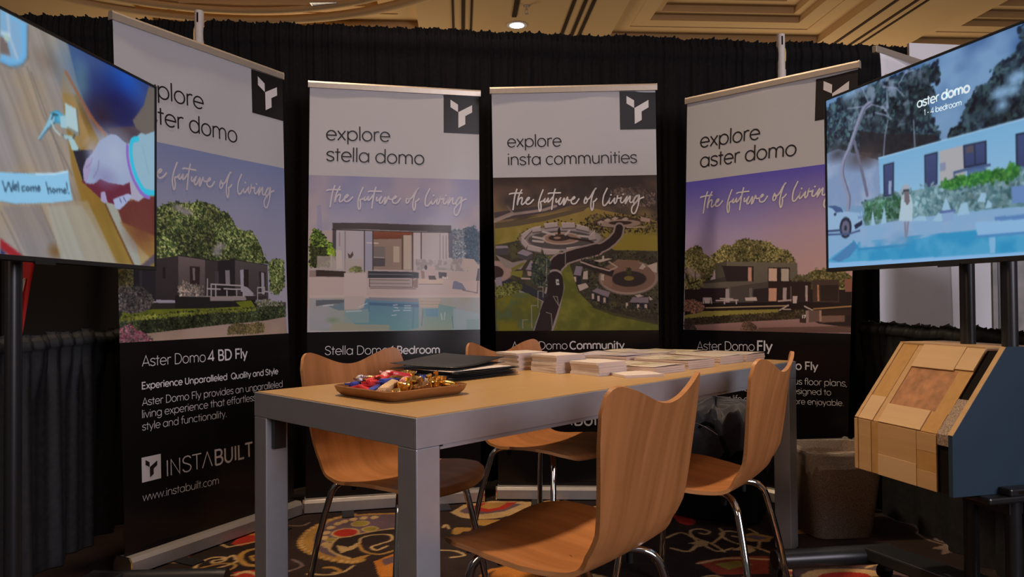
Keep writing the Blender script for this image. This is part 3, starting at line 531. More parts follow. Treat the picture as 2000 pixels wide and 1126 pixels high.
    for a in ([(344.4,737.1),(344.6,784.2)], [(602.7,751.1),(596.8,882.1)], [(656.3,781.5),(650.3,871.0)], [(831.1,819.5),(836.9,885.8)]): c.line(a, 7, (70, 100, 116), .6)
    c.poly([(11.8,774.9),(93.0,758.3),(144.9,875.1),(13.0,893.3)], (132, 130, 136), .7); c.poly([(144.7,851.9),(461.3,862.3),(461.4,900.6),(116.8,895.0)], (132, 128, 112), .8); c.blob([(138.9,831.5)][0], 26, 12, (96, 118, 84), .8)
    c.poly([(12.9,890.4),(993.0,903.3),(992.9,918.5),(13.1,901.9)], (150, 146, 146))
    return c
def pic_community():
    c = Cv(1000, 936, .74, seed=3); c.vgrad([(0, (48, 40, 38)), (110, (84, 68, 60)), (230, (96, 82, 58)), (936, (62, 66, 34))])
    c.clouds([(0, 0), (1000, 0), (1000, 320), (0, 320)], 170, (46, 40, 40), .8, .42, .62, 3); c.clouds([(600, 0), (1000, 0), (1000, 300), (600, 300)], 120, (70, 66, 68), .7, .45, .7, 7)
    c.poly([(1.6,212.8),(149.2,193.0),(430.2,156.6),(507.6,167.1),(367.2,208.6),(148.3,246.0),(10.1,266.0)], (60, 54, 56)); c.line([(7.0,266.0),(117.4,223.7),(305.1,201.5),(383.2,177.7)], 16, (122, 108, 104)); c.line([(10.3,253.5),(117.5,214.4),(86.9,176.5)], 11, (116, 102, 98))
    field = [(9.7,291.0),(148.0,261.6),(429.3,209.4),(584.6,189.9),(983.6,272.8),(997.2,396.5),(520.0,359.8),(303.5,294.8),(162.3,339.8),(129.7,417.4),(7.6,409.8)]; c.poly(field, (116, 98, 58), col2=(98, 94, 38)); c.clouds(field, 80, (128, 112, 70), .5, seed=1)
    c.poly([(6.7,278.5),(304.4,238.8),(584.8,180.6),(553.3,211.2),(303.9,269.9),(147.4,295.9),(9.3,309.7)], (66, 58, 52), .8)
    for p in [(87.5,142.2),(259.6,123.0),(384.5,103.1),(508.6,105.0),(554.7,127.4),(693.8,120.3),(149.7,161.8)]: c.blob(p, 40, 40, (48, 44, 46), .8)
    c.leaves([(709.8,83.4),(894.5,73.9),(985.9,118.5),(984.8,195.7),(785.4,177.3)], 240, 10, [(70, 62, 60), (54, 46, 46), (92, 80, 74)], .3, 2)
    ground = [(7.6,409.8),(145.9,386.4),(394.8,420.5),(581.5,391.6),(994.5,365.6),(996.2,674.8),(992.3,944.1),(4.7,939.0)]; c.poly(ground, (50, 48, 42)); c.clouds(ground, 60, (76, 72, 50), .7, seed=9)
    c.poly([(736.5,356.2),(994.5,365.6),(996.3,458.3),(735.1,449.2),(689.3,417.7)], (112, 102, 46)); c.poly([(300.6,472.4),(425.5,445.7),(462.1,489.7),(355.4,550.9),(305.9,528.5)], (90, 92, 40))
    # upper right close
    c.leaves([(562.0,251.6),(614.9,230.7),(996.3,242.1),(994.8,350.2),(582.2,345.0)], 420, 9, [(44, 40, 34), (60, 54, 44), (34, 30, 28)], .3, 3)
    c.ell([(762.3,282.2)][0], 150, 34, (58, 48, 42)); c.ell([(768.3,288.5)][0], 130, 24, (120, 104, 96)); c.ell([(774.5,285.5)][0], 70, 12, (48, 38, 34)); c.poly([(898.1,250.0),(953.1,263.1),(952.8,284.8),(897.7,277.9)], (132, 112, 106)); c.line([(814.1,313.9),(927.9,312.3)], 7, (136, 118, 110))
    for p in [(651.2,280.8),(691.5,268.9),(737.9,260.2),(799.5,264.2)]: c.poly([(p[0] - 18, p[1]), (p[0] + 6, p[1] - 12), (p[0] + 26, p[1] - 4), (p[0] + 4, p[1] + 10)], (136, 122, 114))
    # ring close, upper left
    trees = [(124.0,386.1),(146.4,355.2),(178.2,324.4),(272.4,294.4),(428.5,259.2),(675.6,299.7),(689.2,423.9),(579.7,500.3),(362.1,519.8),(144.3,480.0)]; c.leaves(trees, 300, 10, [(40, 40, 30), (56, 54, 40), (30, 30, 26)], .3, 4)
    c.ell([(411.1,377.1)][0], 250, 74, (120, 112, 114)); c.ell([(411.0,383.3)][0], 205, 56, (66, 62, 62)); c.ell([(414.2,374.0)][0], 118, 38, (138, 120, 112)); c.ell([(414.2,374.0)][0], 104, 30, (112, 90, 82)); c.ell([(401.9,370.8)][0], 66, 20, (50, 40, 38)); c.ell([(389.4,370.6)][0], 22, 7, (116, 98, 86))
    for a in ([(168.4,349.2),(225.3,312.5),(247.0,315.9),(189.9,374.4)], [(231.5,309.5),(287.9,297.7),(290.4,332.0),(240.4,337.6)], [(309.9,285.6),(390.9,277.3),(396.7,305.4),(315.7,313.7)], [(415.8,280.7),(496.4,281.8),(502.1,313.0),(421.4,315.0)], [(508.7,291.3),(582.7,310.9),(582.3,338.8),(508.2,322.4)], [(171.3,361.7),(208.1,405.8),(195.1,436.9),(167.5,405.4)], [(208.0,412.1),(288.8,431.7),(288.3,462.9),(201.2,443.2)], [(301.1,438.1),(400.7,445.4),(400.2,473.5),(306.8,475.6)], [(444.4,433.5),(550.0,422.3),(555.7,453.4),(450.1,464.7)], [(581.8,366.7),(619.5,330.0),(624.9,385.9),(581.5,391.6)]):
        c.poly(a, (132, 122, 122)); q = [(x, y + 6) for x, y in a]; c.line([a[2], a[3]], 8, (76, 68, 70))
        c.line([a[0], a[1]], 4, (156, 142, 138))
    for a in ([(240.0,362.6),(308.4,375.9)], [(302.9,332.2),(371.1,351.7)], [(464.7,328.0),(439.4,352.6)], [(520.0,359.8),(581.8,366.7)], [(239.6,387.5),(301.9,394.5)]): c.line(a, 12, (140, 132, 132))
    c.poly([(393.3,320.9),(406.1,302.4),(411.6,346.0),(392.8,352.0)], (36, 32, 26)); c.line([(457.8,371.5),(581.5,391.6),(612.1,407.5)], 14, (44, 36, 34))
    # main road
    road = catmull([(276.6,981.0),(332.7,793.9),(375.2,669.5),(360.9,591.4),(393.2,520.1),(487.1,477.5),(611.5,447.8),(689.3,417.7),(751.8,362.6),(767.9,316.4)], 5)
    
    for q0, q1, w_ in ((0, 22, 88), (21, 32, 70), (31, 46, 52)): c.line(road[q0:q1], w_ + 14, (118, 106, 104))
    for q0, q1, w_ in ((0, 22, 88), (21, 32, 70), (31, 46, 52)): c.line(road[q0:q1], w_ - 6, (40, 33, 34))
    lower = catmull([(280.0,965.4),(338.9,794.0),(371.8,688.2),(369.8,622.7)], 6); c.line(lower, 122, (120, 110, 110)); c.line(lower, 98, (38, 32, 34))
    c.line([(165.8,686.4),(258.9,730.9),(342.6,762.8)], 62, (112, 106, 110)); c.line([(4.2,603.7),(166.2,667.7),(345.9,750.3)], 46, (42, 42, 50)); c.line([(345.7,762.8),(319.7,825.1)], 90, (38, 32, 34))
    # left houses
    c.ell([(4.8,572.4)][0], 105, 66, (128, 108, 100)); c.ell([(-1.6,578.6)][0], 58, 42, (48, 38, 38))
    c.poly([(9.7,469.2),(112.4,517.2),(206.5,499.4),(161.7,561.4),(64.8,548.0)], (110, 102, 98)); c.poly([(99.2,554.6),(174.9,517.8),(193.6,524.3),(117.7,573.5)], (92, 88, 46)); c.poly([(98.9,573.3),(174.1,567.8),(167.1,611.5),(98.6,592.1)], (98, 96, 44))
    for r, wl in (([(141.5,461.3),(176.3,436.7),(238.4,462.3),(200.6,480.6)], [(144.6,464.4),(200.5,483.8),(235.2,465.4),(234.7,496.6),(200.2,505.6),(150.3,492.6)]), ([(193.0,561.7),(225.1,505.9),(268.7,512.6),(236.6,565.3)], [(192.9,564.9),(236.6,568.4),(268.7,515.7),(267.7,574.9),(236.0,605.9),(198.6,599.3)]), ([(10.6,416.0),(82.7,416.9),(88.8,429.4),(10.4,431.7)], [(10.4,431.7),(85.6,432.5),(85.0,470.0),(9.7,472.3)]), ([(7.3,610.0),(41.9,604.0),(47.1,666.7),(9.3,675.8)], [(9.3,675.8),(47.0,669.8),(46.8,685.5),(9.0,691.4)])):
        c.poly(wl, (62, 58, 62)); c.poly(r, (112, 104, 114))
    c.poly([(202.2,571.2),(230.2,574.6),(229.8,602.7),(204.8,599.3)], (130, 112, 104)); c.line([(167.0,614.6),(235.8,618.3)], 9, (140, 124, 116))
    c.leaves([(9.4,666.4),(110.3,636.0),(178.9,655.3),(140.5,705.0),(8.2,735.3)], 240, 10, [(70, 72, 36), (44, 46, 28), (90, 90, 50)], .3, 5)
    c.leaves([(237.8,496.6),(306.9,466.2),(349.8,513.4),(322.3,669.0),(266.1,668.6),(223.2,621.3)], 320, 11, [(44, 50, 48), (58, 66, 62), (34, 40, 40), (70, 78, 60)], .3, 6)
    g1 = [(8.1,744.6),(140.6,698.7),(203.0,705.5),(289.7,756.2),(269.7,831.0),(230.4,940.1),(7.8,939.0)]; c.poly(g1, (72, 76, 40)); c.clouds(g1, 70, (98, 92, 30), .8, seed=4); c.clouds(g1, 40, (64, 80, 66), .7, seed=5)
    # right close
    c.leaves([(510.8,546.2),(547.1,608.7),(576.6,702.3),(730.2,765.7),(993.9,829.5),(998.9,489.3),(827.4,456.4),(549.0,484.4)], 420, 11, [(40, 40, 34), (54, 54, 40), (30, 30, 28), (62, 66, 56)], .3, 7)
    c.ell([(818.8,617.5)][0], 178, 102, (134, 118, 112)); c.ell([(818.8,614.4)][0], 166, 92, (100, 80, 72)); c.poly([(687.1,554.2),(752.7,505.2),(888.0,512.8),(868.8,568.4),(779.2,586.1)], (102, 82, 72))
    c.ell([(821.8,623.7)][0], 104, 48, (46, 40, 42)); c.poly([(548.6,509.3),(733.2,573.2),(720.3,610.4),(529.4,546.4)], (42, 36, 38)); c.line([(529.9,518.4),(610.0,547.2),(702.3,572.9),(752.0,551.7),(703.1,520.2)], 9, (136, 120, 114)); c.ell([(821.8,620.6)][0], 30, 14, (98, 88, 44)); c.leaves([(803.7,598.7),(813.6,555.4),(831.9,561.8),(837.5,599.0)], 50, 8, [(50, 52, 36), (40, 40, 30)], .3, 8)
    c.poly([(677.0,609.9),(720.3,610.4),(719.3,672.4),(663.9,659.5)], (108, 88, 78))
    for r, wl in (([(485.2,595.7),(501.6,543.0),(541.8,546.5),(528.6,602.3)], [(485.1,601.9),(528.5,605.5),(533.9,658.4),(496.6,658.1)]), ([(595.3,696.2),(626.5,677.8),(706.5,703.4),(693.6,734.3)], [(595.2,702.5),(693.6,737.4),(699.2,771.6),(600.4,764.7)]), ([(822.7,766.3),(841.7,735.5),(940.0,736.2),(936.5,770.3)], [(847.3,772.7),(939.5,773.4),(938.9,816.8),(852.9,810.0)])):
        c.poly(wl, (40, 38, 46)); c.poly(r, (106, 98, 110))
    for p in [(494.1,623.8),(601.0,727.4),(634.8,740.1),(671.7,752.8),(874.6,794.6),(920.8,795.0),(807.0,784.8)]: c.poly([(p[0] - 7, p[1] - 16), (p[0] + 7, p[1] - 16), (p[0] + 7, p[1] + 16), (p[0] - 7, p[1] + 16)], (150, 138, 130))
    for a in ([(547.5,577.6),(572.4,571.7),(571.6,624.5),(540.6,624.2)], [(652.5,597.3),(671.1,594.4),(670.5,634.7),(652.0,628.4)], [(509.1,658.2),(558.9,646.2),(577.1,671.2),(520.9,695.6)], [(881.2,562.3),(906.2,531.6),(924.4,550.3),(905.6,568.7)], [(933.7,544.2),(992.2,526.3),(991.3,588.1),(966.9,581.7)], [(610.5,509.9),(647.5,522.7),(721.9,501.8),(697.3,498.4)], [(660.4,485.6),(672.9,479.5),(672.4,510.6),(660.0,510.4)], [(854.2,723.2),(885.0,717.2),(909.4,729.8),(872.4,735.7)], [(940.1,730.0),(964.4,748.8),(945.9,754.9)]): c.poly(a, (148, 136, 130))
    c.leaves([(545.6,702.1),(594.4,749.1),(729.8,790.5),(994.2,811.0),(993.3,876.0),(729.3,827.8),(575.4,780.1)], 300, 11, [(34, 34, 32), (46, 46, 38), (62, 64, 50)], .3, 9)
    g2 = [(411.0,576.3),(461.4,530.1),(485.0,608.2),(514.6,701.8),(606.1,795.8),(852.1,859.6),(992.9,897.7),(992.3,944.1),(355.2,940.8),(401.2,794.4),(428.1,669.9)]; c.poly(g2, (76, 80, 36)); c.clouds(g2, 60, (104, 104, 46), .7, seed=6); c.poly([(575.2,789.4),(993.8,835.7),(992.9,903.9),(729.0,846.4)], (44, 42, 36), .6)
    c.poly([(376.0,622.7),(394.7,622.9),(397.2,657.2),(378.5,657.0)], (150, 146, 146)); c.poly([(382.0,635.3),(394.5,635.4),(394.3,644.7),(381.9,644.6)], (60, 56, 58))
    for a in ([(389.0,778.7),(358.7,725.5)], [(349.4,918.9),(344.6,831.5),(313.5,821.9)], [(389.0,781.8),(383.6,728.8),(358.7,725.5)], [(296.3,731.2),(297.3,668.8),(266.1,668.6)], [(264.1,793.4),(265.7,693.5),(296.9,693.8)], [(224.5,918.2),(223.7,780.7),(254.9,780.9)], [(168.2,917.9),(169.0,867.8),(200.3,868.0)], [(319.8,631.6),(322.0,497.5)], [(436.3,545.4),(437.8,452.1)]): c.line(a, 4, (134, 126, 120), .8)
    return c
def pic_aster_fly():
    c = Cv(1000, 900, .74, seed=4); c.vgrad([(0, (70, 64, 136)), (120, (90, 84, 136)), (330, (130, 118, 144)), (560, (144, 128, 134))])
    c.blob((1000, 560), 380, 300, (156, 112, 90), .5)
    WG = [(92, 88, 48), (66, 66, 38), (112, 104, 62), (48, 46, 30), (128, 118, 78)]
    t = [(187.7,517.2),(179.6,450.1),(225.7,428.2),(257.9,393.9),(316.6,409.1),(347.8,375.3),(394.9,366.5),(457.2,382.0),(503.1,390.5),(548.4,401.8),(578.7,432.0),(652.1,450.0),(699.5,522.2),(536.1,515.8),(287.0,535.8)]; c.poly(t, (64, 62, 38)); c.leaves(t, 1200, 11, WG, .35, 1)
    t = [(8.0,666.8),(3.2,416.8),(48.6,400.5),(83.1,390.1),(117.7,404.3),(125.2,438.3),(186.7,471.7),(207.7,518.0),(188.9,578.0),(123.0,668.4)]; c.poly(t, (58, 54, 36)); c.leaves(t, 900, 10, WG, .35, 2)
    for p in [(58.7,562.0),(93.5,569.2),(37.2,536.5)]: c.blob(p, 22, 14, (150, 128, 124), .8)
    c.line([(9.5,557.4),(35.4,620.5),(94.2,600.1)], 10, (40, 34, 28)); c.line([(77.1,612.0),(72.3,543.9)], 6, (40, 34, 28))
    t = [(740.7,593.3),(795.5,561.7),(876.7,559.0),(956.2,572.4),(995.6,600.3),(999.8,760.2),(744.1,732.5)]; c.poly(t, (72, 62, 32)); c.leaves(t, 500, 11, WG, .3, 3)
    c.poly([(4.2,651.1),(997.4,666.9),(1003.2,888.3),(9.2,911.5)], (34, 27, 25))
    c.poly([(957.2,612.6),(998.5,613.7),(1000.3,680.2),(964.1,679.7)], (110, 74, 60)); c.poly([(204.1,502.7),(279.5,490.7),(281.7,595.6),(209.3,593.7)], (64, 60, 50)); c.poly([(128.6,607.0),(281.4,580.6),(284.7,736.6),(131.2,736.1)], (52, 47, 42))
    c.poly([(279.6,493.7),(535.9,507.1),(705.2,519.6),(707.4,614.7),(538.5,622.2),(541.2,737.4),(124.4,736.1),(128.9,619.3),(282.1,610.5)], (86, 80, 68), col2=(72, 66, 58))
    c.poly([(254.1,522.7),(442.1,529.6),(443.9,611.3),(282.1,610.5)], (40, 32, 33)); c.poly([(414.2,531.5),(435.9,532.3),(437.7,611.2),(415.9,610.7)], (156, 116, 100)); c.line([(247.4,519.4),(445.1,529.7),(447.0,614.3)], 5, (40, 30, 30))
    c.poly([(108.9,646.6),(289.3,646.7),(291.1,730.6),(110.5,729.9)], (36, 28, 29)); c.poly([(276.4,652.4),(299.2,652.8),(304.2,736.7),(278.2,736.6)], (126, 116, 120)); c.poly([(308.6,641.0),(538.4,616.4),(541.2,737.4),(310.7,736.7)], (62, 56, 52)); c.poly([(423.1,651.9),(441.6,649.3),(442.9,707.8),(424.3,707.7)], (86, 80, 76)); c.poly([(448.0,658.2),(539.2,651.0),(541.2,737.4),(449.8,737.1)], (40, 33, 33))
    c.poly([(538.3,613.5),(782.9,608.2),(786.1,738.2),(541.2,737.4)], (40, 30, 29)); c.poly([(791.3,613.9),(931.1,614.7),(934.2,733.2),(794.2,732.7)], (58, 46, 38)); c.poly([(833.0,642.3),(926.6,644.2),(928.8,727.8),(835.1,727.3)], (40, 30, 26)); c.poly([(816.6,639.3),(824.8,639.4),(829.7,727.3),(818.8,727.3)], (150, 104, 76))
    c.poly([(533.5,535.8),(662.8,540.4),(664.7,619.3),(535.4,616.4)], (40, 32, 30)); c.poly([(539.7,541.7),(587.2,543.4),(588.9,614.7),(541.3,613.6)], (164, 138, 122)); c.poly([(613.7,547.2),(657.3,548.7),(658.9,616.4),(615.3,615.3)], (142, 132, 118))
    c.poly([(542.3,653.9),(589.8,654.7),(588.6,726.1),(543.9,725.9)], (160, 120, 100)); c.poly([(625.0,652.4),(648.2,652.8),(646.9,720.7),(626.6,720.6)], (134, 122, 118)); c.poly([(753.2,643.5),(764.3,643.8),(766.4,727.0),(755.2,726.9)], (140, 126, 118)); c.line([(671.2,647.6),(673.2,732.2)], 5, (90, 78, 70))
    c.leaves([(670.3,613.8),(712.4,586.9),(774.2,594.2),(785.8,616.6)], 120, 9, [(74, 72, 48), (96, 88, 60)], .3, 4)
    c.poly([(131.2,733.0),(827.1,732.8),(934.5,744.0),(935.0,765.6),(132.0,773.0)], (30, 23, 22)); c.line([(152.2,763.8),(541.6,754.7),(659.3,751.9)], 6, (140, 118, 88)); c.line([(800.6,768.6),(997.1,754.8)], 7, (132, 100, 62))
    for a in ([(134.0,705.4),(184.8,705.8),(188.8,736.3)], [(134.0,705.4),(134.6,736.1)], [(218.6,721.2),(355.2,719.0)], [(244.8,709.3),(323.1,712.8)], [(271.3,718.5),(271.7,739.6)], [(345.7,718.9),(346.1,739.8)], [(405.8,719.3),(467.9,719.7)], [(600.3,726.2),(672.9,720.9)]): c.line(a, 8, (140, 126, 122))
    for a in ([(399.2,704.5),(467.5,702.2),(474.1,722.6),(402.7,722.2)], [(683.8,698.4),(709.5,698.7),(704.7,737.9),(684.8,737.8)], [(137.5,708.5),(181.5,708.8),(175.4,736.3),(144.9,736.2)]): c.poly(a, (152, 138, 130))
    c.poly([(7.3,811.0),(132.2,785.4),(356.5,778.4),(601.4,771.9),(602.1,800.4),(292.8,808.7),(11.3,836.1)], (112, 104, 50))
    hd = [(7.6,829.9),(292.8,808.7),(601.8,789.0),(745.2,774.3),(760.3,821.5),(543.4,835.5),(228.1,857.8),(8.5,873.8)]; c.poly(hd, (40, 34, 26)); c.leaves(hd, 800, 8, [(52, 46, 32), (38, 32, 24), (66, 58, 40)], .3, 5)
    for a in ([(607.4,777.5),(659.2,749.1)], [(630.7,771.8),(671.2,771.7)], [(750.3,754.8),(795.3,776.9)]): c.line(a, 7, (150, 134, 122))
    rd = [(8.5,873.8),(228.1,857.8),(543.4,835.5),(751.9,821.6),(830.0,848.3),(1005.2,866.9),(1005.9,893.6),(9.3,917.8)]; c.poly(rd, (126, 98, 94), col2=(104, 78, 70)); c.poly([(483.7,877.1),(1004.9,856.2),(1005.9,893.6),(484.4,906.3)], (66, 48, 42), .7)
    c.poly([(756.5,779.8),(773.2,777.0),(774.8,843.6),(758.1,843.8)], (122, 100, 90)); c.poly([(773.2,777.0),(839.1,776.7),(835.2,837.2),(774.8,843.6)], (84, 66, 58)); c.poly([(830.9,776.8),(841.8,776.7),(843.3,837.1),(832.5,840.0)], (136, 104, 88)); c.poly([(842.5,804.2),(964.6,797.8),(965.6,835.4),(843.5,842.6)], (96, 72, 60)); c.poly([(841.8,776.7),(1000.1,770.8),(1000.9,802.9),(842.6,806.9)], (44, 32, 26))
    c.poly([(723.5,810.7),(760.0,810.4),(760.9,846.6),(724.3,844.4)], (48, 36, 32))
    for a in ([(740.3,805.0),(740.6,819.0)], [(745.9,805.0),(757.1,804.9),(751.9,818.8)]): c.line(a, 4, (190, 176, 166))
    b = [(6.6,776.5),(9.1,723.2),(54.7,714.1),(103.6,729.9),(138.4,754.6),(132.2,785.4),(77.3,798.0)]; c.poly(b, (84, 60, 48)); c.leaves(b, 360, 9, [(112, 76, 60), (84, 68, 56), (60, 46, 38), (130, 90, 70)], .3, 6)
    c.leaves([(8.0,848.7),(43.2,842.0),(86.0,884.9),(86.5,909.7),(9.2,911.5)], 200, 9, [(40, 32, 28), (56, 46, 40)], .3, 7); c.leaves([(378.1,891.0),(396.1,849.2),(427.3,842.9),(458.7,860.0),(484.1,894.6)], 260, 8, [(72, 54, 44), (90, 70, 58), (56, 42, 34)], .3, 8)
    return c
def pic_keys():
    c = Cv(1000, 578, .62, (150, 140, 128), seed=5)
    n1 = c.noise(160, 1)
    Y, X = np.mgrid[0:c.H, 0:c.W] / c.k; d = (X * .9 - Y * .55); n2 = np.sin(d * .06 + 6 * c.noise(200, 2)); t = np.clip(.5 + .35 * n2 * .4 + (n1 - .5), 0, 1)[..., None]
    c.a[:] = (np.array((146, 138, 130)) * (1 - t) + np.array((126, 120, 122)) * t) / 255
    full = [(0, 0), (1000, 0), (1000, 578), (0, 578)]; c.clouds(full, 150, (150, 130, 104), .6, .45, .7, 3)
    g = np.random.RandomState(8).rand(400); ac = (X * .86 - Y * .5 + 400 + 14 * c.noise(120, 7)); st = np.interp(ac, np.arange(400) * 4., g) * .6 + np.interp(ac, np.arange(400) * 13., g[::-1]) * .6
    grain = (1 + .13 * (st - .6))[..., None]; c.a *= grain
    c.poly([(646.0,377.0),(710.5,310.9),(885.9,564.7),(792.9,563.3)], (124, 96, 30), .85); c.blob([(699.9,404.1)][0], 60, 60, (122, 92, 30), .8)
    c.poly([(564.3,139.5),(624.0,129.6),(732.8,249.9),(768.2,373.4),(656.8,430.3),(604.7,329.5)], (128, 96, 32), .9); c.poly([(563.9,73.7),(593.5,104.6),(677.2,233.4),(624.8,285.4),(564.4,152.6)], (150, 124, 84), .7)
    for a in ([(454.9,120.3),(512.2,218.0),(625.5,420.6)], [(441.2,112.2),(497.7,215.2),(604.8,342.9)], [(456.9,442.0),(576.4,578.2)], [(488.3,438.0),(582.3,579.3)], [(359.7,466.1),(437.4,576.4)]): c.line(a, 5, (98, 92, 92), .7)
    c.poly([(362.7,454.0),(483.0,438.7),(576.4,574.3),(457.8,580.3)], (120, 114, 116), .7); c.blob([(541.8,545.0)][0], 20, 14, (110, 78, 36), .9); c.blob([(516.8,75.6)][0], 40, 22, (112, 92, 78), .6)
    c.poly([(509.8,435.3),(646.2,417.9),(792.9,567.7),(566.7,574.8)], (150, 150, 140), .75); c.poly([(565.9,421.6),(667.3,401.4),(805.0,567.1),(668.2,572.4)], (146, 136, 118), .6)
    # plank on the right below the hand
    c.poly([(710.7,353.3),(1003.9,340.1),(1004.7,573.5),(885.9,570.8)], (150, 130, 92)); c.poly([(722.1,379.9),(828.8,364.8),(920.5,561.5),(885.9,570.8)], (140, 142, 134)); c.poly([(792.1,392.0),(1003.9,340.1),(1004.4,485.0),(906.8,492.8),(829.2,454.3)], (92, 40, 34)); c.poly([(809.3,441.5),(1004.3,468.9),(1004.6,549.4),(961.7,535.8),(885.6,494.5)], (132, 96, 44), .9); c.blob([(920.1,460.7)][0], 60, 40, (96, 52, 36), .8)
    c.line([(692.9,335.0),(768.5,431.3),(885.9,570.8)], 6, (80, 44, 22)); c.poly([(907.1,569.8),(1004.5,517.2),(1004.6,549.4),(953.4,570.9)], (78, 68, 78)); c.poly([(956.2,567.6),(1004.6,546.1),(1004.7,571.9),(961.8,573.7)], (120, 104, 40))
    c.a *= (.5 + .5 * grain)
    # blue blurred background
    bgp = [(559.5,-17.0),(589.0,9.8),(623.8,95.7),(655.3,141.7),(709.9,183.8),(767.4,206.6),(1003.5,195.0),(1002.7,-31.3),(573.1,-15.3)]; c.poly(bgp, (44, 56, 100)); c.blob([(623.5,41.5)][0], 70, 60, (70, 110, 150), .7); c.blob([(698.1,45.8)][0], 60, 60, (52, 72, 124), .8); c.blob([(644.6,96.5)][0], 26, 44, (88, 120, 132), .8); c.blob([(840.0,40.1)][0], 70, 50, (20, 84, 190), .9); c.blob([(790.9,105.8)][0], 90, 50, (10, 14, 70), .9); c.blob([(732.4,157.1)][0], 60, 36, (34, 18, 36), .9); c.blob([(840.4,130.3)][0], 60, 34, (12, 16, 72), .9)
    c.poly([(959.9,10.2),(1002.9,4.3),(1003.3,149.8),(905.6,171.5),(873.8,137.3),(932.4,76.2)], (96, 88, 84)); c.poly([(744.0,190.1),(879.0,151.4),(932.7,165.5),(828.2,223.1)], (70, 56, 64), .9); c.line([(579.5,82.1),(623.9,122.9),(676.9,170.8),(744.1,207.4)], 10, (150, 80, 40), .7)
    # red cloth, lower left
    c.poly([(360.2,528.0),(360.3,550.2),(399.7,571.3),(444.1,571.2)], (140, 28, 36)); c.poly([(360.3,550.2),(375.9,560.9),(372.8,570.5),(360.4,571.2)], (40, 48, 90))
    # blue plastic case, top left
    c.poly([(356.6,6.9),(440.5,7.5),(437.7,88.7),(429.4,106.1),(404.8,122.4),(380.8,125.1),(357.4,124.3)], (110, 170, 214)); c.poly([(362.8,14.0),(417.2,17.4),(424.2,80.8),(414.4,98.7),(388.6,109.5),(357.3,107.9)], (122, 164, 200)); c.poly([(357.0,68.0),(375.7,68.5),(388.6,102.3),(357.3,107.9)], (110, 98, 96)); c.line([(378.5,10.3),(385.1,58.0),(409.6,101.5)], 8, (160, 180, 200)); c.line([(361.6,59.3),(385.1,55.6)], 8, (176, 200, 214)); c.line([(438.9,9.4),(437.7,86.2),(427.7,106.6),(404.8,121.1),(379.2,124.4),(357.4,121.9)], 9, (98, 164, 214)); c.ell([(375.7,66.1)][0], 9, 8, (160, 186, 180))
    c.line([(357.4,129.0),(388.8,129.8),(427.8,111.5),(444.4,88.9),(444.0,12.4)], 6, (96, 82, 72), .5)
    c.blur(3)
    # note
    c.poly([(359.2,382.0),(406.4,369.1),(473.7,362.5),(537.0,351.7),(588.8,335.0),(607.2,410.8),(528.1,425.3),(406.9,444.8),(359.6,445.1)], (60, 60, 70), .5); c.poly([(271.8,392.4),(359.1,377.3),(406.4,371.5),(473.7,361.2),(537.0,349.2),(588.8,335.0),(597.0,373.6),(607.2,409.5),(528.1,425.3),(406.9,443.6),(359.6,443.9),(272.3,452.3)], (130, 184, 218)); c.line([(473.7,362.5),(537.0,351.7),(588.8,336.3)], 4, (180, 216, 236))
    ink = (34, 62, 84)
    for a in ([(365.4,397.3),(374.9,419.4),(384.2,396.7),(393.8,416.7),(398.5,392.0)], [(400.2,407.3),(409.9,403.5),(408.2,398.9),(401.8,402.3),(400.2,410.9),(409.9,410.7)], [(413.1,392.1),(416.5,412.1)], [(434.6,398.5),(426.3,402.2),(428.0,410.4),(436.3,408.0)], [(444.7,398.2),(439.7,403.8),(444.8,408.0),(451.5,403.3),(446.4,397.9)], [(454.9,396.6),(456.7,406.2)], [(456.6,398.8),(463.5,395.3),(465.3,404.9)], [(465.2,397.5),(472.2,394.0),(474.0,403.7)], [(477.4,398.2),(486.2,394.3),(482.7,391.1),(477.4,396.9),(481.0,402.6),(488.0,399.1)], [(507.6,377.1),(516.9,403.7)], [(515.0,393.8),(522.3,388.9),(526.1,401.1)], [(533.5,389.7),(529.8,396.7),(537.3,399.5),(542.9,393.5),(535.3,389.5)], [(546.6,387.8),(548.5,397.9)], [(548.5,390.1),(556.1,386.4),(558.1,396.5)], [(558.0,388.7),(565.7,386.2),(567.7,395.1)], [(571.5,390.6),(581.2,386.6),(577.3,383.2),(571.5,389.3),(575.4,395.3),(583.2,391.6)], [(583.1,366.4),(587.1,384.4)], [(591.1,391.7),(593.1,392.8)]): c.line(a, 3.2, ink)
    # keys
    c.poly([(523.1,199.9),(549.2,188.1),(572.4,198.0),(557.1,220.1),(530.7,226.4)], (58, 140, 178)); c.poly([(523.1,205.0),(538.0,206.5),(536.2,225.1),(519.6,241.8),(490.9,276.3),(478.5,276.4),(505.0,238.8)], (124, 180, 206)); c.line([(485.5,277.4),(512.3,246.1),(538.1,222.0)], 5, (60, 72, 84), .7); c.poly([(539.8,193.1),(568.5,193.7),(572.4,205.9),(549.4,216.7)], (70, 158, 192))
    c.line([(530.6,210.9),(526.9,224.7),(538.2,240.2),(557.2,248.9)], 5, (160, 186, 196)); c.line([(526.9,217.0),(534.2,202.2),(549.3,201.1)], 4, (34, 60, 72)); c.poly([(556.9,201.8),(580.2,193.4),(584.3,226.9),(560.9,229.7)], (146, 186, 200)); c.poly([(576.1,162.7),(622.1,166.8),(632.8,232.1),(616.4,235.8),(580.3,222.6)], (160, 188, 194)); c.poly([(586.2,221.2),(616.3,225.0),(632.7,226.7),(624.5,236.6),(588.2,228.7)], (120, 124, 118)); c.line([(622.1,166.8),(632.8,232.1)], 4, (90, 90, 84))
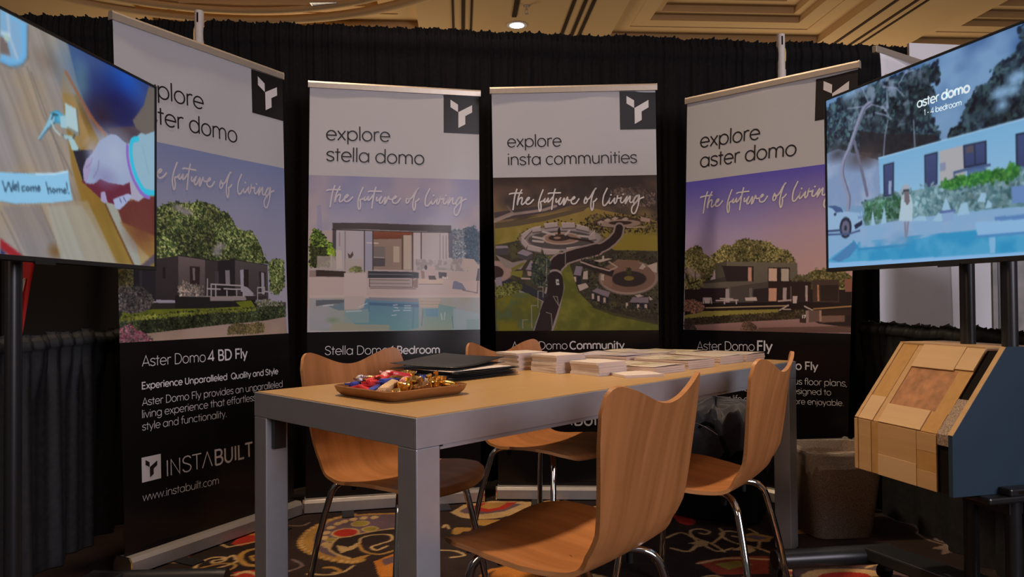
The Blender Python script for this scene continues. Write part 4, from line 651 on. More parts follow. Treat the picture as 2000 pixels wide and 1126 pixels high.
    c.line([(568.8,246.3),(584.4,253.5),(608.3,248.3),(614.3,236.2)], 5, (50, 70, 78)); c.poly([(570.7,245.9),(604.3,241.1),(608.3,251.0),(576.6,255.2)], (146, 180, 186)); c.poly([(590.4,254.8),(610.3,247.9),(633.0,270.2),(624.8,278.6),(604.5,278.6)], (150, 184, 190)); c.line([(633.0,270.2),(624.8,280.0)], 4, (60, 62, 60))
    c.blur(1)
    # hand with phone edge, bracelets and cuff
    c.poly([(608.5,279.2),(688.2,260.4),(688.6,342.7),(648.0,352.0)], (20, 20, 36)); c.poly([(641.7,353.0),(721.9,330.3),(879.7,311.8),(885.0,344.7),(804.3,397.8),(733.5,392.6)], (92, 28, 48))
    c.poly([(647.8,322.0),(658.2,295.3),(692.6,265.1),(714.6,232.3),(767.4,200.7),(793.7,196.4),(838.2,210.5),(884.5,211.5),(884.9,311.0),(828.7,335.0),(761.0,339.7),(721.9,334.5),(693.0,353.2),(658.5,355.9)], (138, 152, 184)); c.poly([(647.8,322.0),(658.2,295.3),(683.9,282.1),(679.8,316.3),(662.8,349.7),(652.2,351.4)], (148, 138, 176)); c.blob([(791.5,252.7)][0], 70, 50, (156, 168, 192), .8); c.blob([(744.7,326.5)][0], 40, 22, (118, 112, 156), .6); c.line(catmull([(692.9,335.0),(710.5,310.9),(714.9,284.7)], 5), 4, (112, 108, 150), .6); c.line(catmull([(662.6,312.5),(679.7,299.7),(688.3,281.3)], 5), 4, (120, 110, 150), .6); c.blob([(683.9,268.2)][0], 22, 26, (164, 164, 196), .6)
    c.poly([(724.3,371.1),(742.5,365.5),(754.2,392.6),(742.7,399.9),(724.4,393.8)], (150, 140, 176)); c.poly([(780.1,383.4),(799.3,374.9),(854.0,355.2),(874.6,361.4),(828.9,397.6),(809.2,409.0),(789.8,405.5)], (150, 160, 194)); c.line([(811.5,376.2),(819.0,387.0)], 4, (80, 80, 130)); c.line([(828.8,370.8),(841.4,381.1)], 4, (80, 80, 130)); c.poly([(859.0,315.2),(884.9,314.1),(947.1,348.1),(906.3,372.4),(869.5,371.3)], (152, 150, 172))
    c.poly([(866.2,200.0),(919.0,162.3),(940.9,163.6),(1003.3,136.9),(1003.9,332.1),(947.1,351.3),(884.9,311.0)], (132, 166, 186)); c.line(catmull([(848.3,217.4),(851.0,256.1),(874.4,305.1),(919.7,344.2),(961.1,352.5)], 6), 12, (126, 96, 180)); c.line(catmull([(900.3,185.0),(871.4,198.9),(866.4,238.0),(884.8,288.0),(933.3,334.5),(995.2,334.9)], 6), 16, (40, 176, 208)); c.line([(927.3,202.6),(960.8,282.9)], 5, (120, 150, 170), .6)
    return c.blur(2)
def pic_villa():
    c = Cv(1000, 578, .62, (80, 112, 150), seed=6); c.vgrad([(0, (70, 110, 160)), (300, (110, 140, 170)), (578, (100, 150, 190))])
    full = [(0, 0), (1000, 0), (1000, 330), (0, 330)]; c.clouds(full, 130, (126, 160, 196), .7, .42, .65, 3); c.clouds(full, 120, (60, 90, 140), .7, .5, .7, 5)
    DK = [(28, 44, 56), (18, 28, 44), (44, 64, 72), (14, 20, 32), (56, 80, 88)]
    tA = [(3.1,36.3),(85.9,15.2),(201.7,14.2),(327.2,19.1),(403.9,19.7),(466.7,31.6),(471.7,68.5),(431.0,71.1),(457.5,107.1),(421.7,119.1),(465.7,215.5),(482.7,261.3),(200.8,260.6),(109.2,252.8),(60.9,194.0),(2.6,234.4)]
    c.poly(tA, (26, 38, 48)); c.leaves(tA, 1500, 15, DK, .4, 1); c.clouds(tA, 60, (84, 104, 118), .5, .55, .75, 8)
    c.poly([(156.2,139.4),(286.2,179.1),(456.9,216.4),(465.5,257.8),(244.0,268.3),(167.3,230.6)], (26, 26, 34), .85); c.poly([(2.8,182.7),(60.9,177.1),(244.1,248.0),(254.1,386.4),(2.3,363.2)], (118, 140, 176)); c.clouds([(2.8,165.5),(254.8,231.3),(254.1,386.4),(2.4,354.6)], 50, (150, 164, 190), .6, seed=2); c.blob([(178.6,224.7)][0], 60, 26, (62, 50, 50), .9); c.blob([(60.9,194.0)][0], 40, 20, (50, 48, 56), .8)
    tB = [(557.7,174.8),(589.4,136.0),(627.4,133.3),(649.8,94.2),(685.6,86.0),(720.1,81.8),(733.5,86.1),(732.0,286.3),(634.2,232.9),(491.3,256.0),(511.7,228.3),(549.5,206.7)]; c.poly(tB, (16, 24, 34)); c.leaves(tB, 1000, 15, DK, .35, 2); c.clouds(tB, 50, (70, 96, 116), .5, .58, .75, 4)
    tC = [(720.6,22.0),(1140.0,112.1),(1136.6,430.3),(718.7,271.0)]; c.poly(tC, (30, 44, 56), .7); c.leaves(tC, 500, 18, DK, .35, 3)
    for p in [(653.7,156.1),(671.0,158.3),(697.6,159.2),(697.8,134.0),(713.0,129.7),(109.9,13.4),(138.2,12.8),(186.1,9.8),(663.6,188.4)]: c.blob(p, 16, 12, (130, 168, 206), .9)
    for p in [(201.5,69.9),(276.2,104.5),(244.9,57.6),(303.0,50.2),(346.7,47.3)]: c.clouds([(p[0] - 90, p[1] - 60), (p[0] + 90, p[1] - 60), (p[0] + 90, p[1] + 60), (p[0] - 90, p[1] + 60)], 30, (120, 136, 158), .5, .5, .72, 6)
    br = (150, 160, 186)
    for a in ([(205.9,67.9),(179.4,16.0),(156.8,-14.6)], [(205.9,67.9),(265.8,94.2),(286.4,122.4)], [(179.2,69.0),(109.8,58.0)], [(266.1,32.2),(317.1,49.5),(346.6,81.7)], [(327.1,41.7),(356.6,12.8),(385.2,18.4)], [(278.5,43.4),(282.4,98.4)], [(282.2,136.8),(269.6,180.2),(261.0,251.1)], [(380.7,160.0),(384.1,234.3)], [(231.9,101.3),(276.1,119.9),(296.6,135.6)]): c.line(a, 5, br, .6)
    tk = catmull([(208.1,68.4),(183.6,76.6),(165.5,101.1),(137.8,146.7),(114.2,187.7),(85.3,228.6),(80.3,264.5),(94.7,303.3),(108.9,343.4),(104.1,380.6)], 6); c.line(tk, 18, (128, 134, 160)); c.line([(x + 6, y) for x, y in tk], 5, (84, 86, 110), .7)
    c.line(catmull([(137.7,168.0),(151.4,211.4),(178.4,296.8),(191.6,346.6)], 6), 12, (96, 98, 120), .9)
    # house
    c.poly([(242.0,241.4),(491.4,237.9),(719.0,236.2),(1138.8,228.0),(1136.5,439.9),(717.9,385.3),(247.9,366.9)], (112, 164, 204), col2=(138, 178, 208)); c.poly([(468.9,264.2),(550.8,264.0),(553.4,349.8),(470.1,353.1)], (160, 160, 166)); c.poly([(470.4,298.3),(491.1,297.8),(490.9,320.1),(470.3,320.8)], (124, 132, 160))
    for a in ([(263.0,267.0),(302.1,266.3),(299.6,361.7),(262.6,359.6)], [(419.1,267.3),(461.9,267.0),(459.6,361.4),(418.6,359.6)], [(549.1,266.4),(616.0,268.2),(615.6,324.5),(550.4,323.6)], [(702.4,269.9),(732.1,271.5),(731.5,360.3),(701.7,355.1)]): c.poly(a, (58, 70, 112), col2=(50, 60, 100)); c.line(a + [a[0]], 4, (28, 36, 56))
    c.poly([(557.1,270.7),(577.7,270.8),(579.1,288.5),(557.0,289.6)], (80, 74, 84)); c.line([(582.3,269.1),(583.6,321.4)], 4, (36, 44, 66)); c.line([(242.0,241.4),(491.4,237.9),(732.4,235.7)], 4, (150, 190, 220)); c.poly([(281.5,316.3),(293.7,318.2),(291.5,357.5),(281.3,356.1)], (130, 150, 180)); c.poly([(275.1,364.4),(470.1,354.5),(572.4,352.9),(572.3,373.0),(275.0,376.7)], (156, 160, 172), .8)
    c.line([(517.7,331.6),(580.4,328.8),(626.1,330.3)], 7, (64, 84, 122)); c.line([(517.7,331.6),(517.6,350.8)], 5, (64, 84, 122)); c.poly([(556.7,330.1),(612.6,331.9),(612.4,359.4),(559.8,352.2)], (60, 84, 130), .8); c.line([(683.8,333.1),(693.5,348.7)], 4, (70, 90, 120)); c.poly([(615.6,337.6),(626.1,334.2),(627.4,357.9),(616.9,356.2)], (150, 190, 214))
    # garden
    gd = [(178.1,360.8),(243.6,361.7),(473.6,357.9),(572.5,346.2),(704.5,349.4),(1051.0,384.8),(1050.0,486.7),(647.4,442.4),(455.7,440.1),(243.3,447.2),(177.9,432.7)]; c.poly(gd, (80, 118, 128)); c.clouds(gd, 30, (118, 152, 164), .8, .45, .65, 5); c.leaves(gd, 500, 14, [(96, 130, 138), (66, 104, 112), (120, 150, 160)], .3, 6)
    c.leaves([(178.1,368.8),(243.6,366.4),(335.4,374.2),(335.1,448.9),(189.0,441.8)], 300, 12, [(40, 84, 60), (60, 104, 76), (90, 130, 120)], .35, 7); c.leaves([(477.0,355.6),(540.6,347.7),(633.4,349.8),(704.5,353.1),(711.2,364.3),(633.2,371.9),(540.4,368.1),(482.1,367.6)], 260, 11, [(40, 104, 36), (30, 84, 40), (70, 124, 60)], .3, 8)
    # paving, stones and pool
    c.poly([(2.2,406.1),(177.9,440.7),(364.2,437.1),(647.4,442.4),(1050.2,466.4),(1048.8,608.8),(1.9,577.4)], (122, 160, 196)); c.clouds([(2.2,406.1),(364.2,437.1),(717.4,447.3),(1050.2,466.4),(1049.3,558.0),(2.0,508.9)], 70, (140, 160, 192), .7, seed=7)
    for a in ([(204.5,440.2),(213.4,393.8),(224.1,442.2)], [(247.6,441.4),(262.5,387.4),(270.6,440.7)], [(473.2,428.0),(488.8,390.9),(505.5,429.1)], [(523.6,447.7),(536.9,416.6),(556.2,413.7),(563.9,446.9)], [(610.4,437.9),(618.0,416.6),(629.9,427.3),(629.8,438.9)], [(587.6,417.8),(600.0,397.0),(615.1,400.5),(612.0,423.6)], [(159.8,426.0),(164.5,387.9),(173.4,427.5)], [(369.8,445.1),(392.5,432.9),(416.4,435.6),(423.6,450.8)], [(441.5,452.7),(462.7,432.4),(483.4,434.8),(483.3,457.2)]): c.poly(a, (142, 178, 204))
    c.poly([(473.1,430.8),(513.8,432.9),(513.6,460.4),(476.4,459.2)], (124, 154, 194)); c.line([(469.7,431.8),(517.1,431.9)], 6, (76, 100, 150)); c.poly([(684.8,392.7),(731.2,397.2),(730.9,436.6),(687.3,435.9)], (96, 128, 178)); c.poly([(637.0,463.1),(730.7,464.9),(730.5,490.8),(639.8,484.1)], (84, 124, 176))
    c.poly([(1.9,539.7),(22.5,527.3),(132.0,481.7),(155.0,509.4),(325.0,506.3),(437.7,492.2),(571.5,490.6),(1049.8,507.1),(1049.0,588.5),(324.8,552.8),(59.9,551.3)], (70, 150, 192)); c.clouds([(155.1,486.8),(437.7,488.0),(1049.8,507.1),(1049.1,578.3),(59.9,546.2)], 60, (36, 132, 180), .8, .4, .65, 9)
    c.poly([(22.4,535.8),(132.0,481.7),(145.8,502.3),(108.4,532.4),(59.9,546.2)], (66, 118, 166)); c.line([(127.3,484.6),(150.4,510.7),(354.2,513.0)], 7, (50, 128, 176)); c.poly([(579.5,470.0),(1049.9,491.8),(1049.5,532.5),(587.0,507.9)], (130, 172, 210)); c.line([(583.9,507.7),(730.3,510.5),(1049.7,517.3)], 7, (70, 130, 180)); c.poly([(620.4,513.4),(638.1,513.6),(637.8,553.6),(623.1,552.7)], (120, 168, 206))
    c.poly([(1.9,546.6),(324.8,551.3),(1049.3,558.0),(1048.6,629.1),(1.9,572.3)], (126, 172, 216))
    # person by the pool (seen from behind: hat, long hair, pale dress)
    c.line([(342.9,446.7),(344.7,487.1)], 6, (120, 112, 130)); c.line([(354.5,446.4),(348.5,490.4)], 5, (116, 110, 130)); c.poly([(329.5,373.4),(341.4,361.6),(364.5,367.8),(373.9,398.5),(369.8,445.1),(319.3,439.7)], (164, 186, 200)); c.line([(333.5,375.4),(327.6,356.6),(341.4,349.6)], 7, (150, 160, 176)); c.poly([(341.4,352.6),(358.8,355.2),(362.5,388.2),(352.8,398.8),(341.2,385.4)], (104, 96, 104)); c.ell([(347.3,347.5)][0], 15, 10, (150, 160, 172)); c.line([(339.4,353.8),(358.8,355.2)], 5, (40, 44, 56)); c.blob([(325.0,492.9)][0], 30, 16, (96, 140, 180), .7)
    # white car
    c.poly([(2.4,358.0),(40.5,359.4),(72.7,370.2),(89.7,385.5),(155.4,396.5),(168.9,420.6),(168.9,439.8),(136.8,449.6),(2.2,443.8)], (136, 168, 200)); c.poly([(2.4,358.0),(40.5,359.4),(70.3,369.9),(84.8,385.0),(48.0,384.0),(30.4,368.3)], (60, 84, 128)); c.poly([(132.2,432.9),(168.9,420.6),(166.6,436.4),(136.8,446.4)], (26, 36, 62)); c.ell([(91.9,437.1)][0], 28, 34, (30, 36, 56)); c.ell([(91.9,438.8)][0], 19, 25, (92, 92, 116)); c.ell([(91.9,438.8)][0], 7, 9, (40, 44, 60)); c.line([(2.2,440.4),(72.5,443.6)], 6, (50, 66, 100)); c.line([(2.1,452.4),(108.6,458.5),(155.2,453.0)], 6, (60, 80, 120)); c.ell([(43.0,388.5)][0], 7, 5, (44, 58, 86)); c.poly([(146.2,405.2),(169.0,407.7),(166.7,417.1),(150.7,415.4)], (110, 140, 180))
    return c.blur(2)

# ---------------------------------------------------------------- floor: patterned carpet, drawn in floor coordinates (metres)
def carpet():
    X0, X1, Y0, Y1 = -2.6, 2.6, 1.5, 4.4
    c = Cv(X1 - X0, Y1 - Y0, 210, (38, 29, 27), seed=9); c.x0 = X0; c.y0 = Y0
    GOLD = (150, 112, 58); CREAM = (172, 142, 98); MAUVE = (92, 74, 82); RED = (150, 44, 34); OLIVE = (128, 114, 50); ORNG = (168, 104, 42); DK = (46, 36, 34)
    rng = np.random.RandomState(3)
    def scallop(p, w, col, n=3):
        q = catmull(p, 7); L = 0
        for i in range(1, len(q)):
            L += math.dist(q[i], q[i - 1])
            if L > .02: c.ell(q[i], .014, .011, col); L = 0
        c.line(q, w, col)
    def paisley(o, sc, rot, fill=MAUVE, edge=GOLD, k=0):
        cr, sr = math.cos(rot) * sc, math.sin(rot) * sc
        T = lambda pts: [(o[0] + x * cr - y * sr, o[1] + x * sr + y * cr) for x, y in pts]
        out = catmull([(.95, .25), (.6, .62), (.1, .72), (-.4, .55), (-.72, .15), (-.7, -.3), (-.4, -.62), (.05, -.72), (.4, -.62), (.2, -.55), (-.1, -.42), (-.22, -.12), (0, .12), (.45, .2), (.95, .25)], 6)
        c.poly(T(out), edge); scallop(T(out[:60]), .02 * sc + .006, edge)
        c.poly(T([(x * .86 + (.02), y * .86 + .02) for x, y in out]), fill); c.line(T(out[48:]), .016, CREAM)
        for x, y, r, cc in [(-.05, .42, .13, OLIVE if k else RED), (-.42, .22, .14, RED if k else OLIVE), (.28, .44, .1, OLIVE), (-.52, -.18, .09, OLIVE), (.58, .36, .07, RED)]:
            p = T([(x, y)])[0]; c.ell(p, r * sc * 1.25, r * sc * .95, CREAM); c.ell(p, r * sc, r * sc * .75, cc)
        for i in range(16):
            a = 2.9 - i * .3; p = T([(.02 + .66 * math.cos(a) - .02, .02 + .58 * math.sin(a))])[0]
            if i < 14: c.ell(p, .035 * sc, .026 * sc, CREAM)
    def scroll(o, sc, rot, col=CREAM):
        cr, sr = math.cos(rot) * sc, math.sin(rot) * sc
        T = lambda pts: [(o[0] + x * cr - y * sr, o[1] + x * sr + y * cr) for x, y in pts]
        c.line(T(catmull([(-1, -.3), (-.5, -.1), (0, .3), (.5, .35), (.7, .1), (.5, -.12), (.28, 0), (.36, .14)], 7)), .012, col)
        c.poly(T([(-.2, .1), (-.5, .5), (-.55, .3), (-.85, .45), (-.6, .05), (-.3, 0)]), col); c.line(T(catmull([(-.4, -.1), (0, -.3), (.4, -.45), (.8, -.4)], 6)), .012, col)
    # secondary motifs over the whole field
    for i in range(46):
        o = (X0 + rng.rand() * (X1 - X0), Y0 + rng.rand() * (Y1 - Y0)); scroll(o, .14 + .08 * rng.rand(), rng.rand() * 6.28, [CREAM, GOLD, (104, 88, 78)][i % 3])
    for x, y, s, r in [(-2.0, 2.1, .3, 1.), (-1.3, 1.9, .3, 2.6), (-.2, 2.0, .32, .3), (.7, 1.9, .3, 4.), (1.6, 2.1, .32, 1.7), (-2.1, 3.3, .3, .2), (2.2, 3.3, .3, 2.), (-.9, 2.35, .28, 3.8), (1.05, 2.4, .3, .8), (.2, 2.55, .26, 5.)]:
        paisley((x, y), s, r, [MAUVE, (110, 40, 34), (70, 60, 40)][int(x * 10) % 3], [GOLD, CREAM, ORNG][int(y * 10) % 3], int(x * 7) % 2)
    # motifs the photograph shows, where they lie on the floor
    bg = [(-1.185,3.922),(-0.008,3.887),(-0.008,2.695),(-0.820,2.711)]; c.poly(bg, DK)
    big = catmull([(-0.562,2.939),(-0.596,2.877),(-0.625,2.861),(-0.719,2.902),(-0.808,2.975),(-0.868,3.063),(-0.889,3.169),(-0.880,3.297),(-0.825,3.427),(-0.745,3.490),(-0.630,3.512),(-0.497,3.500),(-0.465,3.302),(-0.580,3.253),(-0.694,3.178),(-0.741,3.139),(-0.743,3.022),(-0.702,2.954),(-0.634,2.900),(-0.587,2.934),(-0.562,2.939)], 6)
    c.poly(big, GOLD)
    for k, p in enumerate(catmull([(-0.587,2.882),(-0.625,2.861),(-0.719,2.902),(-0.808,2.975),(-0.868,3.063),(-0.889,3.169),(-0.880,3.297),(-0.825,3.427),(-0.745,3.490)], 7)):
        if k % 2 == 0: c.ell(p, .017, .022, GOLD); c.ell(p, .007, .012, CREAM)
    inn = catmull([(-0.692,2.913),(-0.768,2.974),(-0.813,3.062),(-0.845,3.182),(-0.842,3.326),(-0.812,3.418),(-0.740,3.465),(-0.626,3.487),(-0.505,3.475),(-0.470,3.309),(-0.581,3.260),(-0.696,3.185),(-0.743,3.145),(-0.744,3.028),(-0.704,2.960),(-0.692,2.913)], 6); c.poly(inn, MAUVE); c.line(catmull([(-0.465,3.302),(-0.580,3.253),(-0.694,3.178),(-0.741,3.139),(-0.743,3.022),(-0.702,2.954),(-0.634,2.900)], 6), .012, CREAM)
    for p, cc, r in zip([(-0.723,3.221),(-0.687,3.352),(-0.628,3.272),(-0.765,3.129)], (RED, OLIVE, OLIVE, OLIVE), (.05, .034, .030, .020)): c.ell(p, r * 1.22, r * 1.3, CREAM); c.ell(p, r, r * 1.06, cc)
    for p in [(-0.807,3.223),(-0.805,3.295),(-0.785,3.355),(-0.765,3.385),(-0.730,3.416),(-0.688,3.439),(-0.642,3.446),(-0.799,3.153),(-0.774,3.074),(-0.755,3.048)]: c.ell(p, .018, .026, CREAM)
    c.poly([(-0.725,3.060),(-0.669,3.033),(-0.641,3.096),(-0.627,3.070),(-0.643,3.008),(-0.685,2.960)], CREAM); c.line(catmull([(-0.634,3.083),(-0.639,3.150),(-0.595,3.190),(-0.529,3.188),(-0.510,3.120),(-0.551,3.068),(-0.576,3.031),(-0.548,2.993),(-0.516,3.042)], 5), .012, CREAM); c.line(catmull([(-0.635,3.070),(-0.597,2.982),(-0.529,2.945),(-0.477,2.991)], 5), .014, GOLD)
    c.line(catmull([(-0.754,2.740),(-0.677,2.729),(-0.628,2.758),(-0.603,2.822)], 5), .012, CREAM); c.line(catmull([(-0.708,2.802),(-0.676,2.802),(-0.637,2.759),(-0.663,2.749)], 5), .014, GOLD)
    c.poly([(-0.535,2.864),(-0.471,2.955),(-0.422,2.896),(-0.422,2.703),(-0.487,2.705)], ORNG); c.poly([(-0.509,2.886),(-0.463,2.931),(-0.444,2.862),(-0.488,2.819)], MAUVE)
    # rosette right of the table leg, fan motif near the third banner
    ro = [(-0.296,3.520),(-0.244,3.650),(-0.109,3.712),(0.093,3.687),(0.090,3.596),(-0.008,3.479),(-0.124,3.416),(-0.230,3.435)]; c.poly(ro, CREAM); scallop([(0.107,3.650),(0.016,3.511),(-0.101,3.424),(-0.219,3.435),(-0.286,3.520)], .024, CREAM); c.poly([(-0.259,3.536),(-0.218,3.623),(-0.108,3.674),(0.042,3.652),(-0.044,3.530),(-0.150,3.482),(-0.235,3.501)], MAUVE)
    c.poly([(-0.215,3.569),(-0.171,3.676),(0.017,3.689),(-0.044,3.565),(-0.128,3.515)], RED); c.poly([(-0.168,3.603),(-0.133,3.675),(-0.028,3.691),(-0.069,3.601),(-0.117,3.567)], GOLD)
    c.poly(catmull([(-0.269,3.196),(-0.258,3.282),(-0.209,3.280),(-0.141,3.264),(-0.162,3.221),(-0.217,3.230),(-0.235,3.181),(-0.269,3.196)], 5), GOLD); c.poly([(-0.246,3.127),(-0.230,3.100),(-0.160,2.972),(-0.180,2.973)], OLIVE); c.line(catmull([(-0.293,2.987),(-0.231,2.974),(-0.197,2.925),(-0.245,2.903)], 5), .012, CREAM)
    c.poly([(-0.189,3.325),(-0.159,3.401),(-0.066,3.399),(-0.042,3.352),(-0.098,3.292)], GOLD); c.line(catmull([(-0.312,3.283),(-0.303,3.328),(-0.284,3.268)], 4), .012, CREAM)
    # by the first banner
    c.poly([(-1.160,3.189),(-1.107,3.259),(-1.060,3.119),(-1.111,3.056),(-1.163,3.083)], RED); c.line([(-1.223,3.097),(-1.159,3.044),(-1.060,3.119)], .014, CREAM); c.poly([(-1.143,3.203),(-1.102,3.244),(-1.083,3.188)], ORNG); c.line(catmull([(-1.029,3.029),(-1.068,2.993),(-1.066,2.921),(-1.014,2.841),(-0.962,2.829)], 5), .022, GOLD); c.line(catmull([(-1.000,2.943),(-1.026,2.932),(-0.998,2.885)], 4), .014, GOLD); c.line(catmull([(-1.157,2.889),(-1.118,2.911),(-1.101,2.945),(-1.074,2.898)], 4), .012, CREAM); c.poly([(-1.342,2.882),(-1.284,2.973),(-1.287,3.010),(-1.264,2.937),(-1.283,2.880)], RED); c.line([(-1.337,2.870),(-1.278,2.869),(-1.282,2.997)], .01, CREAM)
    c.poly([(-1.033,2.767),(-0.947,2.786),(-0.916,2.694),(-1.006,2.695)], RED); c.line(catmull([(-1.014,2.736),(-0.987,2.766),(-0.929,2.734)], 4), .02, CREAM)
    c.line(catmull([(-0.997,3.330),(-0.938,3.328),(-0.919,3.374)], 4), .01, (120, 100, 90)); c.line(catmull([(-0.855,2.894),(-0.797,2.826),(-0.836,2.763)], 4), .012, (104, 88, 84)); c.poly([(-1.021,3.539),(-1.012,3.591),(-0.983,3.538),(-0.992,3.505)], GOLD)
    # centre bottom and right
    c.ell([(0.029,2.674)][0], .12, .16, ORNG); c.line(catmull([(-0.118,2.707),(-0.083,2.768),(-0.008,2.787)], 4), .02, ORNG)
    for p in [(0.763,3.426),(0.767,3.362)]: c.ell(p, .04, .07, RED)
    c.line(catmull([(0.630,3.119),(0.709,3.186),(0.747,3.077),(0.686,2.953),(0.624,2.991)], 5), .014, CREAM); c.line(catmull([(0.758,3.038),(0.796,2.951),(0.867,2.986)], 5), .012, CREAM); c.poly([(0.948,3.153),(1.010,3.179),(1.077,3.122),(1.034,3.057),(0.945,3.072)], GOLD); c.poly([(0.955,3.125),(1.001,3.151),(1.052,3.109),(1.001,3.084)], MAUVE)
    c.poly([(0.688,2.838),(0.839,2.891),(0.976,2.888),(0.913,2.706),(0.728,2.700)], (120, 50, 36)); c.poly([(0.749,2.814),(0.845,2.845),(0.889,2.801),(0.779,2.750)], OLIVE); c.line(catmull([(0.686,2.816),(0.813,2.869),(0.964,2.854)], 4), .016, CREAM)
    c.poly([(1.013,2.776),(1.277,2.859),(1.431,2.855),(1.432,2.747),(1.408,2.666),(0.976,2.675)], (84, 66, 66)); c.poly([(1.051,2.797),(1.148,2.828),(1.267,2.814),(1.121,2.764)], RED); c.poly([(1.291,2.847),(1.422,2.855),(1.428,2.811),(1.314,2.813)], ORNG); c.poly(catmull([(1.008,2.664),(1.072,2.733),(1.191,2.752),(1.311,2.728),(1.322,2.658)], 5), CREAM); c.poly(catmull([(1.062,2.663),(1.114,2.702),(1.196,2.720),(1.260,2.699),(1.268,2.659)], 5), RED); c.line(catmull([(1.289,2.760),(1.366,2.801),(1.386,2.748),(1.393,2.706)], 5), .012, CREAM)
    for p in [(1.275,3.396),(1.247,3.289),(1.206,3.202)]: c.poly([(p[0] - .05, p[1] - .05), (p[0] + .07, p[1] - .03), (p[0] + .05, p[1] + .06)], GOLD)
    c.a *= (.86 + .28 * c.noise(.08, 5))[..., None]
    nc, nr = 780, 435; k = c.sample(nc, nr) * 1.25
    xs = np.linspace(X0, X1, nc); ys = np.linspace(Y0, Y1, nr); V = np.stack(np.broadcast_arrays(xs[None], ys[:, None], np.zeros((1, 1))), -1)
    base = np.array(lin((38, 29, 27))) * 1.25
    def flat(x0, x1, y0, y1):
        return (np.array([[[x0, y0, 0], [x1, y0, 0]], [[x0, y1, 0], [x1, y1, 0]]], float), 2, 2, np.broadcast_to(base, (4, 3)))
    o = multi_grid('floor', [(V, nr, nc, k), flat(-9, 9, Y1, 16), flat(-9, 9, -7, Y0), flat(-9, X0, Y0, Y1), flat(X1, 9, Y0, Y1)], M['carpet'])
    return tag(o, kind='structure', label='dark brown carpet with gold and red paisley pattern', cat='floor')
carpet()
# ---------------------------------------------------------------- ceiling: coffered ballroom plaster
YAW = .0685; td = Vector((math.cos(YAW), math.sin(YAW), 0)); dd = Vector((-math.sin(YAW), math.cos(YAW), 0))
CM = Matrix((td, dd, Vector((0, 0, 1)))).transposed().to_4x4()
coffers = [(2.40, 5.90, 8.2, 11.93), (7.45, 11.0, 8.2, 11.93), (-4.6, -.62, 8.2, 11.6), (2.4, 5.9, 2.6, 6.6)]   # a0,a1,b0,b1
CT = CEIL + .42
def ceiling():
    mb = MB(); A = [-10, -4.6, -.62, 2.40, 5.90, 7.45, 11.0, 12]; Bs = [-7, 2.6, 6.6, 8.2, 11.6, 11.93, 17]
    for i in range(len(A) - 1):
        for j in range(len(Bs) - 1):
            ca, cb = (A[i] + A[i + 1]) / 2, (Bs[j] + Bs[j + 1]) / 2
            if any(a0 < ca < a1 and b0 < cb < b1 for a0, a1, b0, b1 in coffers): continue
            mb.box(A[i], A[i + 1], Bs[j], Bs[j + 1], CEIL, CEIL + .3, M=CM)
    mb.box(-10, 12, -7, 17, CT + .02, CT + .2, M=CM, mi=1)
    tag(mb.build('ceiling', [M['ceil'], M['ceil_panel']]), 'tan coffered ballroom ceiling', 'ceiling', kind='structure')
    for i, (a0, a1, b0, b1) in enumerate(coffers):
        mb = MB()
        for st, (ins, z0, z1) in enumerate([(.0, .12, .20), (.26, .05, .15), (.40, .14, .24), (.62, .24, .44)]):
            w_ = .30
            x0, x1, y0, y1 = a0 + ins, a1 - ins, b0 + ins, b1 - ins; lo, hi = CEIL + z0 + (.08 if st else 0), CEIL + z1 + (.08 if st else 0)
            for bx in ((x0, x1, y0, y0 + w_), (x0, x1, y1 - w_, y1), (x0, x0 + w_, y0 + w_, y1 - w_), (x1 - w_, x1, y0 + w_, y1 - w_)): mb.box(*bx, lo, hi, M=CM)
        tag(mb.build('trim_%d' % (i + 1), M['ceil']), kind='structure')
    mb = MB()   # reveal grooves in the beams
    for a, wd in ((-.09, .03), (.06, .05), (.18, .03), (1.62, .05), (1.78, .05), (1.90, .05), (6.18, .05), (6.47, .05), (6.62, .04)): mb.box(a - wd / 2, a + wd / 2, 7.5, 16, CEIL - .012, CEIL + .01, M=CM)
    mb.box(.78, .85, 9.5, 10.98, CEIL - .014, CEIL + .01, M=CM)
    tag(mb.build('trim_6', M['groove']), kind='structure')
    mb = MB()
    for R, r in ((4.05, .07), (3.7, .05)):
        mb.tube([(-3.6 + R * math.cos(t), 7.0 + R * math.sin(t), CEIL - .01) for t in np.linspace(0, 2 * PI, 90)], r, 8, cap=False)
    tag(mb.build('trim_7', M['ceil'], smooth=60), kind='structure')
ceiling()
d = thing('recessed_downlight', 'lit round recessed downlight in the ceiling above the black back drape', 'ceiling light', (.105, 11.35, CEIL))
mb = MB(); mb.lathe([(.13, -.012), (.155, -.012), (.155, .002), (.13, .002)], n=32); mb.build('trim_ring', M['white_paint'], d, smooth=40)
mb = MB(); mb.lathe([(.001, -.012), (.09, -.02), (.12, -.008), (.12, .0), (.001, .0)], n=32); mb.build('lamp_lens', M['lens'], d, smooth=60)
for loc, wh in (((.24, 10.62, CEIL), 'beside the lit downlight'), ((4.2, 10.6, CT), 'in the coffer above the right pole'), ((9.2, 10.9, CT), 'in the coffer above the right screen')):
    s = thing('fire_sprinkler', 'small brass fire sprinkler hanging from the ceiling ' + wh, 'sprinkler', loc)
    mb = MB(); mb.lathe([(.05, -.008), (.05, .0), (.02, .0)], n=16); mb.build('escutcheon', M['rail'], s, smooth=40)
    mb = MB(); mb.tube([(0, 0, 0), (0, 0, -.06)], .014, 8); mb.tube([(-.02, 0, -.05), (-.022, 0, -.09), (0, 0, -.11), (.022, 0, -.09), (.02, 0, -.05)], .006, 6); mb.lathe([(.03, -.115), (.03, -.11)], n=12); mb.build('sprinkler_head', M['rail'], s, smooth=50)
